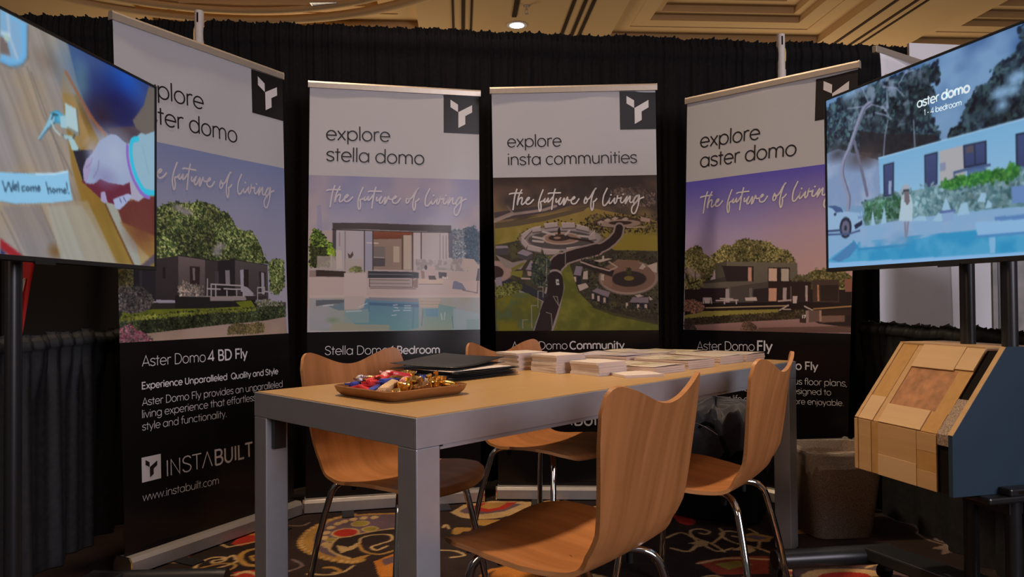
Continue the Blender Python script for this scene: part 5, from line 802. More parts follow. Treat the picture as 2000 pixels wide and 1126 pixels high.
v = thing('ceiling_vent', 'small grey slatted vent in the ceiling left of the beams', 'vent', (-2.62, 10.52, CEIL))
mb = MB(); mb.box(-.19, .19, -.1, -.08, -.012, 0); mb.box(-.19, .19, .08, .1, -.012, 0); mb.box(-.19, -.17, -.08, .08, -.012, 0); mb.box(.17, .19, -.08, .08, -.012, 0); mb.build('vent_frame', M['frame'], v)
mb = MB()
for i in range(5): mb.box(-.17, .17, -.07 + i * .032, -.055 + i * .032, -.008, 0)
mb.build('slats', M['frame'], v)
# ---------------------------------------------------------------- pipe and drape
def curtain(name, p0, p1, zt, zb, label, seed, amp=.03, matn='drape', ruffle=.03, band=.11, dens=1.0, lift=None):
    p0 = np.array(p0, float); p1 = np.array(p1, float); L = np.hypot(*(p1 - p0)); e = (p1 - p0) / L; n = np.array([e[1], -e[0]])  # n faces the booth
    rng = np.random.RandomState(seed); C = int(L / .0065); x = np.linspace(0, L, C)
    def wav(per, s):
        r = np.random.RandomState(seed * 7 + s); k = int(L / per) + 4; g = r.rand(k) * .9 + .55; ph = np.interp(x, np.linspace(0, L, k), np.cumsum(g)); return np.sin(2 * PI * ph + r.rand() * 6)
    big = wav(.115 / dens, 1); mid = wav(.055 / dens, 2); fine = wav(.026 / dens, 3); slow = np.interp(x, np.linspace(0, L, 9), rng.rand(9))
    prof = [(zt, 0), (zt - .012, .2), (zt - ruffle, .1), (zt - ruffle - .015, .7), (zt - ruffle - .04, 1), (zt - band, .8), (zt - band - .01, .35), (zt - band - .06, .3)]
    zs = [q[0] for q in prof] + list(np.linspace(zt - band - .18, zb, 12)); P = np.zeros((len(zs), C, 3))
    sag = np.interp(x, np.linspace(0, L, 25), rng.rand(25) * .012)
    for i, z in enumerate(zs):
        d = (zt - z)
        if i < 3: off = .009 * fine + .006 * mid; zz = z + (.006 * fine * mid + .004 * big if i == 0 else .004 * fine) - sag
        elif i < 8: off = .016 * prof[i][1] + (.0045 * fine + .006 * mid * (.5 + slow)) / dens ** .8; zz = z - sag
        else:
            g = min(1, .45 + d * .5); s2 = min(1, d / 1.2)
            off = amp * g * (.62 * big * (.6 + .7 * slow) + .30 * mid * (1 - .4 * s2) + .10 * fine * (1 - .6 * s2)) + .012 * s2 * np.sin(x * 9 + d * .8); zz = np.full(C, z)
        P[i, :, 0] = p0[0] + e[0] * x + n[0] * off; P[i, :, 1] = p0[1] + e[1] * x + n[1] * off; P[i, :, 2] = zz
    mb = MB(); mb.grid(P); o = mb.build(name, M[matn], smooth=180); return tag(o, label, 'curtain')
PA, PB = (-1.615, 3.86), (1.555, 4.27)
curtain('back_drape', (-1.59, 3.865), (1.53, 4.265), 2.468, .02, 'wide black pleated back drape behind the four roll up banners', 1)
curtain('back_drape', (-4.4, 3.50), (-1.64, 3.857), 2.458, .02, 'black pleated back drape left of the left white pole', 2)
curtain('back_drape', (1.58, 4.275), (4.9, 4.70), 2.472, .02, 'black back drape right of the right white pole, partly behind the right screen', 3, amp=.02)
for p, lab in ((PA, 'white upright drape pole rising behind the leftmost banner'), (PB, 'white upright drape pole rising behind the rightmost banner')):
    t = thing('drape_pole', lab, 'pole', (p[0], p[1], 0))
    mb = MB(); mb.tube([(0, 0, .01), (0, 0, 2.30)], .0255, 20); mb.build('lower_tube', M['white_paint'], t, smooth=50)
    mb = MB(); mb.tube([(0, 0, 2.28), (0, 0, 2.505)], .0225, 20); mb.build('upper_tube', M['white_paint'], t, smooth=50)
    mb = MB(); mb.box(-.004, .004, -.0235, -.0215, 2.44, 2.49); mb.build('slot', M['gap'], t)
    mb = MB(); mb.box(-.2, .2, -.2, .2, 0, .01); mb.build('base_plate', M['black_metal'], t)
curtain('side_drape', (-1.72, 2.05), (-1.76, 3.55), .885, .004, 'low black side drape gathered on its rod, left of the leftmost banner', 5, amp=.04, matn='drape_sheen', ruffle=.012, band=.055, dens=.5)
curtain('side_drape', (1.70, 3.62), (1.76, 1.7), .885, .004, 'low black side drape gathered on its rod, behind the wood wall sample', 6, amp=.04, matn='drape_sheen', ruffle=.012, band=.055, dens=.5)

# ---------------------------------------------------------------- roll-up banners
BAN = [(-1.4212, 2.7413, 1.0894, .034, -.0028, .8636, 2.0793, 1.6221, .8446), (-.9867, 3.5408, .2243, .0529, .0109, .8504, 2.074, 1.6084, .8454),
       (-.0797, 3.7749, -.0552, -.0291, -.0079, .8191, 2.0528, 1.6045, .8383), (.8954, 4.0323, -.7602, -.0346, .0526, .8671, 2.0447, 1.6063, .8287)]
WHITE = np.array((.525, .54, .575)); BLACK = np.array((.0075, .006, .0065))
TINT = [(.93, 1.02, 1.03), (.94, 1.0, 1.03), (.97, 1.0, 1.0), (.98, 1.02, 1.08)]      # ink balance of each print
KP = 1.95      # paper reflectance for the printed picture
def banner(i, label, pic, texts, weight=.05, kp=KP, script_mat='ink_white', dv=0):
    x, y, a, le, si, wd, zt, zw, zb = BAN[i]; zc = .064; t = thing('roll_up_banner', label, 'banner', (x, y, 0), a, 'roll up banners in front of the back drape')
    rng = np.random.RandomState(i); fw = lambda s, z: .0028 * math.sin(5 * s / wd + z * 3 + i) + .0016 * math.sin(13 * s / wd - z * 4 + 2 * i)
    zr = zt - .032
    def loc(s, z, off=0.): return (s + si * z, le * z - off + (fw(s, z) if zc < z < zr else 0), z)
    def place(u, v, off=.0020): return loc(u * wd / 1000, zw - v * wd / 1000, off)
    # printed sheet: white head, picture, black foot
    NC = 356; hp = (zw - zb) / wd * 1000; NR = int(NC * hp / 1000); s = np.linspace(.004, wd - .004, NC)
    def rows(z0, z1, n, col):
        zs = np.linspace(z0, z1, n); ss = np.linspace(s[0], s[-1], 60)
        V = np.array([[loc(q, z) for q in ss] for z in zs]); return (V, n, len(ss), np.broadcast_to(col, (n * len(ss), 3)) if np.ndim(col) == 1 else col)
    cv = pic(); K = np.clip(cv.sample(NC, NR) * kp * np.array(TINT[i]), 0, .9)
    ss, zz = np.meshgrid(s, np.linspace(zw, zb, NR))
    w_ = .0028 * np.sin(5 * ss / wd + zz * 3 + i) + .0016 * np.sin(13 * ss / wd - zz * 4 + 2 * i)
    VP = np.stack([ss + si * zz, le * zz + w_, zz], -1)
    pn = multi_grid('printed_panel', [rows(zr, zw, 30, WHITE), (VP, NR, NC, K), rows(zb, zc, 50, BLACK)], M['print'], t)
    # back of the sheet
    mb = MB(); P = np.array([[np.array(loc(q, z)) + [0, .004, 0] for q in np.linspace(.006, wd - .006, 60)] for z in np.linspace(zr, zc, 60)]); mb.grid(P); mb.build('panel_back', M['board_black'], t, smooth=180)
    # hardware
    e0 = Vector(loc(0, zt - .016)); e1 = Vector(loc(wd, zt - .016))
    mb = MB(); d = (e1 - e0)
    sec = [(-.011, -.016), (-.012, .008), (-.008, .016), (.008, .016), (.012, .008), (.012, -.016)]
    mb.prism([e0 + Vector((0, b, c)) for b, c in sec], d); rl = mb.build('top_rail', M['rail'], t)
    for q in (e0, e1):
        mb = MB(); sgn = -1 if q is e0 else 1; mb.prism([q + Vector((0, b * 1.1, c * 1.06)) for b, c in sec], (sgn * .004, 0, 0)); mb.build('end_cap', M['rail'], rl)
    mb = MB(); y0 = le * .035
    mb.prism([(si * .03, y0 + b, c) for b, c in [(-.045, .005), (-.045, .05), (-.034, zc), (.034, zc), (.05, .04), (.05, .005)]], (wd, 0, 0)); bs = mb.build('base_cassette', M['silver'], t, bevel=.002)
    for sx in (-.006, wd):
        mb = MB(); mb.prism([(sx + si * .03, y0 + b, c) for b, c in [(-.047, .003), (-.047, .052), (-.035, zc + .003), (.035, zc + .003), (.052, .042), (.052, .003)]], (.006, 0, 0)); mb.build('end_cap', M['chrome'], bs)
    for sx in (.2, wd - .2):
        mb = MB(); mb.box(sx - .028, sx + .028, y0 - .15, y0 + .06, 0, .006, b=.002); mb.build('foot', M['black_plastic'], t)
    mb = MB(); mb.tube([(wd / 2 + si * .05, .03 + le * .05, .05), (wd / 2 + si * zr, .02 + le * zr, zr)], .008, 8); mb.build('support_pole', M['silver'], t, smooth=50)
    # lettering
    for tx, p, q, wt, where in texts:
        mb = MB(); set_text(mb, tx, p, q, place, wt, .115)
        mb.build('headline_lettering' if where == 'h' else 'description_lettering', M['ink_black' if where == 'h' else 'ink_white'], pn)
    mb = MB(); set_script(mb, place, 8.5, dv=dv); mb.build('slogan_lettering', M[script_mat], pn)
    # corner emblem: black square with a white forked mark
    u0, u1 = 780, 996; v1 = -(zr - zw) / wd * 1000 + 232; v0 = -(zr - zw) / wd * 1000 + 2; n = 8
    mb = MB(); P = np.array([[place(u, v, .0008) for u in np.linspace(u0, u1, n)] for v in np.linspace(v0, v1, n)]); mb.grid(P); mb.build('emblem_square', M['ink_black'], pn, smooth=180)
    def mark(mb, a0, a1, b0, b1, off):
        f = lambda p, q: place(a0 + p * (a1 - a0), b0 + q * (b1 - b0), off)
        mb.add([f(*q) for q in [(.19, .12), (.40, .24), (.40, .44), (.19, .32)]], [(0, 1, 2, 3)])
        mb.add([f(*q) for q in [(.41, .44), (.80, .235), (.80, .43), (.605, .535), (.605, .755), (.41, .86)]], [(0, 1, 2, 3), (0, 3, 4, 5)])
    mb = MB(); mark(mb, u0, u1, v0, v1, .0024); mb.build('emblem_mark', M['ink_white'], pn)
    # company logo and web address near the foot
    mb = MB(); q = [place(u, v, .0014) for u, v in [(94, 1404), (190, 1404), (190, 1512), (94, 1512)]]; mb.add(q, [(0, 1, 2, 3)]); mb.build('logo_square', M['ink_white'], pn)
    mb = MB(); mark(mb, 94, 190, 1404, 1512, .0024); mb.build('logo_mark', M['ink_black'], pn)
    mb = MB(); set_text(mb, 'INSTV^', (222, 1510), (462, 1511), place, .055); set_text(mb, [('BUILT', 1)], (482, 1511), (714, 1511), place, bold=.10)
    mb.build('logo_lettering', M['ink_white'], pn)
    mb = MB(); set_text(mb, 'www.instabuilt.com', (95, 1592), (496, 1603), place, .055); mb.build('web_address_lettering', M['ink_white'], pn)
    return t
banner(0, 'leftmost roll up banner, dark flat roofed house under a big tree, partly behind left screen', pic_aster4, [
    ('explore', (101, -205), (469, -206), .064, 'h'), ('aster domo', (101, -84), (674, -82), .064, 'h'),
    ('Aster Domo', [(105.3,1008.2)][0], [(438.6,1012.3)][0], .055, 'b'), ([('4 BD Fly', 1)], [(455.9,1011.6)][0], [(695.1,1012.9)][0], .11, 'b'),
    ([('Experience Unparalleled  Quality and Style', 1)], [(103.6,1107.3)][0], [(905.3,1112.4)][0], .1, 'b'),
    ('Aster Domo Fly provides an unparalleled', [(102.2,1179.8)][0], [(933.5,1184.7)][0], .06, 'b'), ('living experience that effortlessly', [(101.8,1233.2)][0], [(776.9,1234.2)][0], .06, 'b'), ('style and functionality.', [(100.3,1286.4)][0], [(550.9,1290.7)][0], .06, 'b')], script_mat='ink_soft')
banner(1, 'roll up banner with a glass fronted house beside a blue pool, second from left', pic_stella, [
    ('explore', (102, -208), (462, -212), .064, 'h'), ('stella domo', (103, -86), (661, -82), .064, 'h'),
    ('Stella Domo', (104, 1026), (455, 1029), .055, 'b'), ([('1 Bedroom', 1)], (474, 1029), (752, 1031), .11, 'b')], script_mat='ink_soft', dv=-14)
banner(2, 'roll up banner with an aerial view of round housing closes and a road', pic_community, [
    ('explore', (99, -184), (423, -184), .064, 'h'), ('insta communities', (102, -75), (876, -75), .064, 'h'),
    ('Aster Domo', (103, 1049), (440, 1048), .055, 'b'), ([('Community', 1)], (458, 1048), (785, 1046), .11, 'b')])
banner(3, 'rightmost roll up banner, a dark two storey house at dusk, partly behind the right screen', pic_aster_fly, [
    ('explore', (100, -195), (472, -188), .064, 'h'), ('aster domo', (101, -78), (681, -69), .064, 'h'),
    ('Aster Domo', [(104.2,1016.4)][0], [(465.1,1007.9)][0], .055, 'b'), ([('Fly', 1)], [(486.7,1007.3)][0], [(571.3,1005.0)][0], .11, 'b'),
    ([('Experience Aster Domo Fly', 1)], [(104.4,1114.3)][0], [(828.0,1098.3)][0], .1, 'b'),
    ('various floor plans,', [(596.3,1186.8)][0], [(982.2,1174.2)][0], .06, 'b'), ('finishes, each', [(282.4,1245.5)][0], [(609.4,1239.1)][0], .06, 'b'), ('designed to', [(667.9,1237.3)][0], [(901.7,1228.1)][0], .06, 'b'), ('make your life easier', [(108.5,1317.9)][0], [(536.0,1300.4)][0], .06, 'b'), ('and', [(566.1,1298.9)][0], [(643.1,1295.5)][0], .06, 'b'), ('more enjoyable.', [(667.8,1294.4)][0], [(967.9,1278.3)][0], .06, 'b')], kp=2.1)

# ---------------------------------------------------------------- the two screens on rolling carts
TVW, TVH = 1.115, .645
def screen(i, label, clabel, org, yaw, zb, pic, s0, poles):
    t = thing('television', label, 'television', (org[0], org[1], 0), yaw)
    s1 = s0 + TVW; sc = (s0 + s1) / 2
    mb = MB(); bz, bb = .008, .014; z1 = zb + TVH
    for b in ((s0, s1, zb, zb + bb), (s0, s1, z1 - bz, z1), (s0, s0 + bz, zb + bb, z1 - bz), (s1 - bz, s1, zb + bb, z1 - bz)): mb.box(b[0], b[1], -.006, .03, b[2], b[3])
    mb.build('bezel', M['black_plastic'], t, bevel=.0015)
    mb = MB(); mb.box(s0 + .004, s1 - .004, .012, .032, zb + .004, z1 - .004); mb.box(s0 + .12, s1 - .12, .032, .062, zb + .05, z1 - .16, b=.01); mb.build('back_shell', M['black_plastic'], t)
    mb = MB(); mb.box(sc - .04, sc + .04, -.008, -.002, zb - .006, zb + .004); mb.build('sensor_bar', M['black_plastic'], t)
    cv = pic(); nc, nr = 520, 300; K = cv.sample(nc, nr)
    xs = np.linspace(s0, s1, nc); zs = np.linspace(z1, zb, nr); sel = (xs > s0 + bz) & (xs < s1 - bz); sz = (zs < z1 - bz) & (zs > zb + bb)
    X = xs.copy(); X[sel.argmax() - 1] = s0 + bz; X[len(X) - sel[::-1].argmax()] = s1 - bz
    X = X[sel.argmax() - 1:len(X) - sel[::-1].argmax() + 1]; Kx = K[:, sel.argmax() - 1:len(xs) - sel[::-1].argmax() + 1]
    Z = zs.copy(); a, b = sz.argmax() - 1, len(zs) - sz[::-1].argmax(); Z[a] = z1 - bz; Z[b] = zb + bb; Z = Z[a:b + 1]; Kx = Kx[a:b + 1]
    V = np.stack(np.broadcast_arrays(X[None], np.full((1, 1), -.001), Z[:, None]), -1)
    sp = multi_grid('display_panel', [(V, len(Z), len(X), Kx)], M['screen'], t)
    place = lambda u, v, off=.0015: (s0 + u * TVW / 1000, -.001 - off, z1 - v * TVW / 1000)
    if i: 
        mb = MB(); set_text(mb, 'aster', [(397.7,128.3)][0], [(474.0,128.9)][0], place, .115); mb.build('screen_lettering', M['lit_text'], sp); mb = MB(); set_text(mb, [('domo', 1)], [(483.5,128.2)][0], [(571.5,130.0)][0], place, bold=.165); mb.build('screen_lettering', M['lit_text'], sp); mb = MB()
        set_text(mb, '1 - 4 bedroom', [(421.5,155.5)][0], [(545.8,159.0)][0], place, .11); mb.build('screen_lettering', M['lit_text'], sp)
    # cart
    k = thing('display_cart', clabel, 'cart', (org[0], org[1], 0), yaw); yp = .115
    for s in poles: mb = MB(); mb.tube([(s, yp, .1), (s, yp, zb + .55)], .0215, 20); mb.build('pole', M['black_metal'], k, smooth=50)
    mb = MB(); mb.box(sc - .2, sc + .2, .064, .09, zb + .2, zb + .5); mb.box(poles[0] - .02, poles[1] + .02, .085, .10, zb + .25, zb + .45); mb.build('mount_bracket', M['black_metal'], k)
    pc = sum(poles) / 2
    mb = MB(); mb.box(pc - .13, pc + .13, yp - .06, yp + .06, .075, .125, b=.008); mb.build('base_block', M['black_metal'], k)
    for sg in (-1, 1):
        sx = pc + sg * .44; bx = pc + sg * .42
        # sloping arm from base block out to the foot tube
        mb = MB(); a = Vector((pc + sg * .10, yp, .10)); b = Vector((bx, .075, .092)); w_ = .055
        mb.prism([(a.x, a.y - .075, .078), (a.x, a.y + .04, .078), (a.x, a.y + .04, .120), (a.x, a.y - .075, .120)], (b.x - a.x, b.y - a.y, 0)); mb.build('arm', M['black_metal'], k, bevel=.006)
        mb = MB(); mb.tube([(bx, .115, .088), (bx, .10, .088), (bx, .05, .088), (bx + sg * .02, -.08, .087), (bx + sg * .05, -.285, .085)], .034, 20); ft = mb.build('foot_tube', M['black_metal'], k, smooth=60)
        mb = MB(); mb.tube([(bx + sg * .05, -.283, .085), (bx + sg * .053, -.312, .085)], [.0345, .033], 20); mb.build('end_cap', M['black_plastic'], ft, smooth=60)
        for yy, xx in ((-.268, bx + sg * .05), (.095, bx)):
            mb = MB(); mb.tube([(xx - .012, yy, .026), (xx + .012, yy, .026)], .026, 18); wh = mb.build('caster', M['rubber'], k, smooth=40)
            mb = MB(); mb.box(xx - .018, xx + .018, yy - .012, yy + .012, .03, .058); mb.build('caster_fork', M['chrome'], wh)
    return t, k
screen(0, 'left television showing a hand, keys and a note on a wooden table', 'black rolling floor stand holding the left television', (-1.2447, 2.6077), 1.4932, 1.1036, pic_keys, -TVW, (-.66, -.52))
_, cart = screen(1, 'right television showing a pale single storey house beside a pool', 'black rolling floor stand with shelf, holding the right television', (1.1764, 2.7841), -1.3137, 1.0874, pic_villa, 0, (.505, .65))
mb = MB(); mb.box(.33, .745, -.07, .30, .42, .44, b=.006); sh = mb.build('shelf', M['cart_metal'], cart)
mb = MB(); mb.box(.50, .66, .09, .14, .36, .42); mb.build('shelf_clamp', M['black_metal'], sh)
# ---------------------------------------------------------------- cut-away wall sample on the right cart's shelf
t = thing('wall_sample', 'cut away wood wall sample with navy end panel on the right cart shelf', 'building sample', (1.1764, 2.7841, 0), -1.3137)
S0, S1 = .323, .652; sec = [(-.150, .441), (-.150, .602), (.032, .838), (.20, .838), (.20, .441)]
mb = MB(); mb.prism([(S0 + .004, y, z) for y, z in sec], (S1 - S0 - .008, 0, 0)); mb.build('core', M['osb'], t)
mb = MB(); mb.prism([(S1 - .004, y + .004, z + (0 if z < .5 else -.004)) for y, z in sec], (.054, 0, 0)); mb.build('recess_filler', M['gap'], t)
q = [(-.158, .4405), (-.158, .609), (.030, .848), (.34, .848), (.34, .4405)]
mb = MB(); mb.prism([(S1 + .045, y, z) for y, z in q], (.014, 0, 0)); ep = mb.build('end_panel', M['navy'], t)
mb = MB(); mb.prism([(S1 + .0445, y - .0012, z + .0005) for y, z in [(-.158, .609), (.030, .848), (.0325, .8475), (-.1555, .608)]], (.0150, 0, 0)); mb.build('panel_edge', M['pine'], ep)
def brd(face, p0, p1, q0, q1, th, m, name='board', lab=None):
    if face == 's': A = Vector((0, -.150, .602)); B = Vector((0, .032, .838))
    else: A = Vector((0, -.150, .441)); B = Vector((0, -.150, .602))
    d = B - A; nn = Vector((0, -d.z, d.y)).normalized(); a = B - d * q0; b = B - d * q1; x0, x1 = S0 + p0 * (S1 - S0), S0 + p1 * (S1 - S0); g = .0006
    P = [Vector((x0 + g, 0, 0)) + a, Vector((x1 - g, 0, 0)) + a, Vector((x1 - g, 0, 0)) + b, Vector((x0 + g, 0, 0)) + b]; mb = MB(); mb.prism(P, nn * th); o = mb.build(name, M[m], t, bevel=.0008)
    if lab: o['label'] = lab
brd('s', 0, .045, 0, 1, .007, 'pine'); brd('s', .045, .24, 0, .70, .004, 'pine2'); brd('s', .045, .24, .70, 1, .006, 'pine_pale'); brd('s', .24, .31, 0, 1, .0035, 'pine')
brd('s', .31, .80, .0, .29, .007, 'pine_pale'); brd('s', .80, 1, .0, .27, .006, 'pine_pale'); brd('s', .31, .85, .29, .77, .0015, 'osb', 'insulation_core', 'reddish brown particle core'); brd('s', .80, 1, .27, .77, .0012, 'pine2'); brd('s', .82, 1, .77, 1, .004, 'pine2'); brd('s', .31, .82, .77, 1, .007, 'pine_pale')
brd('f', 0, .05, 0, 1, .007, 'pine'); brd('f', .05, .22, 0, 1, .005, 'pine'); brd('f', .22, .31, 0, 1, .0035, 'pine2'); brd('f', .31, .78, 0, .6, .005, 'pine'); brd('f', .31, .78, .6, 1, .006, 'pine_pale'); brd('f', .78, 1, 0, .33, .005, 'pine'); brd('f', .78, 1, .33, .68, .0045, 'pine2'); brd('f', .78, 1, .68, 1, .005, 'pine')
mb = MB(); mb.box(S0, S1 - .002, .026, .20, .838, .8445, b=.001); mb.build('top_board', M['pine'], t)
mb = MB(); mb.prism([(S0 + .0, -.150, .4405), (S0, -.150, .602), (S0, .032, .838), (S0, .20, .838), (S0, .20, .4405)], (.004, 0, 0)); mb.build('side_board', M['pine'], t)
mb = MB(); mb.prism([(S1 + .0, -.1515, .575), (S1, -.1525, .606), (S1, -.075, .70), (S1, -.06, .69)], (.043, 0, 0)); mb.build('foam_strip', M['bin'], t)
d = thing('media_player', 'small flat black box lying on the cart shelf against the navy panel', 'media player', (1.1764, 2.7841, 0), -1.3137)
mb = MB(); mb.box(.714, .752, -.005, .24, .4405, .462, b=.005); mb.build('case', M['black_metal'], d)
mb = MB(); mb.box(.752, .7532, .02, .07, .447, .456); mb.build('front_label', M['chrome'], d)
# ---------------------------------------------------------------- neighbouring stands
t = thing('display_board', 'plain black display board beyond the low left drape', 'board', (-2.02, 3.42, 0), .06)
mb = MB(); mb.box(-.30, .23, -.01, .01, .35, 1.5, b=.002); mb.build('panel', M['board_black'], t)
for sx in (-.25, .18): mb = MB(); mb.box(sx - .015, sx + .015, -.18, .18, 0, .03); mb.box(sx - .015, sx + .015, -.012, .012, .03, .36); mb.build('stand_leg', M['black_metal'], t)
t = thing('feather_flag', 'narrow bright red feather flag with a white script mark, behind the left television', 'flag', (-2.02, 3.05, 0), .25)
P = []
for z in np.linspace(.77, 1.75, 24):
    k = z - .765; x1 = .001 + .165 * k; P.append([(x, .006 * math.sin(9 * z + 20 * x), z) for x in np.linspace(0, x1, 6)])
mb = MB(); mb.grid(P); fl = mb.build('flag_cloth', M['red'], t, smooth=180); fl.modifiers.new('thick', 'SOLIDIFY').thickness = .0015
mb = MB(); mb.tube([(-.006, 0, .01), (-.006, 0, 1.9)], .006, 8); mb.build('flag_pole', M['white_paint'], t, smooth=50)
mb = MB(); mb.box(-.16, .16, -.16, .16, 0, .012); mb.build('base_plate', M['black_metal'], t)
mb = MB(); ribbon(mb, catmull([(.010, 1.02), (.018, 1.03), (.030, 1.09), (.022, 1.07), (.016, 1.0), (.008, .96)], 6), .008, lambda u, v: (u, -.012, v)); mb.build('script_mark', M['ink_white'], fl)
t = thing('roll_up_banner', 'pale blank roll up banner seen at an angle beyond the low right drape', 'banner', (1.824, 3.72, 0), .585)
P = []
for z in np.linspace(.06, 2.225, 60):
    e = (.025 + .02 * math.sin((2.225 - z) * 9) * math.exp(-(2.225 - z) * 2.2)); P.append([(x, .01 * math.sin(x * 6 + z * 2), z) for x in np.linspace(e, .72, 14)])
mb = MB(); mb.grid(P); pn = mb.build('printed_panel', M['white_vinyl'], t, smooth=180); pn.modifiers.new('thick', 'SOLIDIFY').thickness = .001
mb = MB(); mb.box(-.005, .745, -.013, .013, 2.215, 2.25, b=.004); mb.build('top_rail', M['rail'], t)
mb = MB(); mb.box(0, .74, -.05, .05, 0, .07, b=.006); mb.build('base_cassette', M['silver'], t)
mb = MB(); mb.add([(.07, -.014, 2.02), (.14, -.014, 2.02), (.14, -.014, 2.12), (.07, -.014, 2.12)], [(0, 1, 2, 3)]); mb.build('printed_patch', mat('peach_print', (.72, .56, .48), .5), pn)
t = tag(thing('display_board', 'tall white display board standing behind the pale blank banner', 'board', (2.52, 4.265, 0), .13))
mb = MB(); mb.box(-.25, .55, 0, .02, .03, 2.44, b=.002); mb.build('panel', M['white_vinyl'], t)
mb = MB(); mb.box(-.15, .45, -.02, .10, 0, .03); mb.build('foot', M['black_metal'], t)
t = thing('side_table', 'white counter beyond the low right drape, seen between the cart poles', 'table', (2.02, 2.70, 0), -.06)
mb = MB(); mb.box(0, .9, 0, .62, .80, .83, b=.003); mb.build('counter_top', M['white_vinyl'], t)
for sx in (.02, .84):
    for sy in (.02, .56): mb = MB(); mb.box(sx, sx + .04, sy, sy + .04, 0, .80); mb.build('leg', M['black_metal'], t)
t = thing('photo_panel', 'grey printed photo panel standing on the white counter behind the right cart', 'picture', (2.06, 3.20, .83), -.06)
mb = MB(); mb.box(0, .74, 0, .015, 0, .52); mb.build('print', M['photo_grey'], t)
mb = MB(); mb.box(.145, .185, -.002, 0, .0, .52); mb.build('beige_band', mat('beige_print', (.42, .34, .27), .5), t)
mb = MB(); mb.box(.02, .09, -.002, 0, .02, .40); mb.build('dark_shape', M['ink_black'], t)
mb = MB(); mb.box(.30, .52, -.002, 0, .18, .48); mb.build('dark_shape', M['ink_black'], t)
for kx, ky, r, wh in ((.03, .34, .5, 'leftmost on the white counter'), (.12, .26, -.4, 'middle on the white counter'), (.40, .30, .3, 'right on the white counter')):
    mb = MB(); mb.box(-.06, .06, -.08, .08, 0, .004); o = mb.build('paper_sheet', M['paper'], loc=(2.02 + kx, 2.70 + ky, .8305), rotz=r); tag(o, 'small white paper lying ' + wh + ' behind the right cart', 'paper', 'papers on the neighbouring counter')

# ---------------------------------------------------------------- meeting table (local frame: near corner, x along the long side)
TX, TY, TA, TL, TW, TH = -.2063, 1.5974, .8046, 1.9278, .7168, .74
TM = Matrix.Translation((TX, TY, 0)) @ Matrix.Rotation(TA, 4, 'Z')
tb = thing('meeting_table', 'long grey metal framed meeting table with a light wood top', 'table', (TX, TY, 0), TA)
AP, LG = .0665, .066
mb = MB(); mb.box(.006, TL - .006, .006, TW - .006, TH - .022, TH + .0015, b=.0012); top = mb.build('tabletop', M['top'], tb)
mb = MB()
for b in ((.0035, TL - .0035, .0035, .0065), (.0035, TL - .0035, TW - .0065, TW - .0035), (.0035, .0065, .0065, TW - .0065), (TL - .0065, TL - .0035, .0065, TW - .0065)): mb.box(*b, TH - .02, TH - .001)
mb.build('top_seam', M['top_edge'], top)
for b in ((0, TL, 0, .0036), (0, TL, TW - .0036, TW), (0, .0036, .0036, TW - .0036), (TL - .0036, TL, .0036, TW - .0036)):
    mb = MB(); mb.box(*b, TH - AP, TH - .0005); mb.build('apron_rail', M['frame'], tb, bevel=.0012)
mb = MB(); mb.box(.0036, TL - .0036, .0036, TW - .0036, TH - .03, TH - .0225); mb.build('under_panel', M['gap'], tb)
for b in ((LG + .004, TL - LG - .004, .004, .012), (LG + .004, TL - LG - .004, TW - .012, TW - .004)):
    mb = MB(); mb.box(*b, TH - AP - .010, TH - AP - .0045); mb.box(b[0] + .01, b[1] - .01, b[2] + .002, b[3] - .002, TH - AP - .0046, TH - AP + .01); mb.build('lower_lip', M['frame'], tb)
for sx in (0, TL - LG):
    for sy in (0, TW - LG): mb = MB(); mb.box(sx, sx + LG, sy, sy + LG, .004, TH - AP - .0006, b=.0025); lg = mb.build('leg', M['frame'], tb)
    for sy in (0, TW - LG):
        mb = MB(); mb.box(sx + .008, sx + LG - .008, sy + .008, sy + LG - .008, 0, .006); mb.build('leg_glide', M['rubber'], tb)
mb = MB(); mb.box(.016, .050, TW - LG - .018, TW - LG - .0005, TH - AP - .085, TH - AP - .001); mb.build('corner_bracket', M['black_plastic'], tb)
def TP(e, n, z=TH): return TM @ Vector((e, n, z))
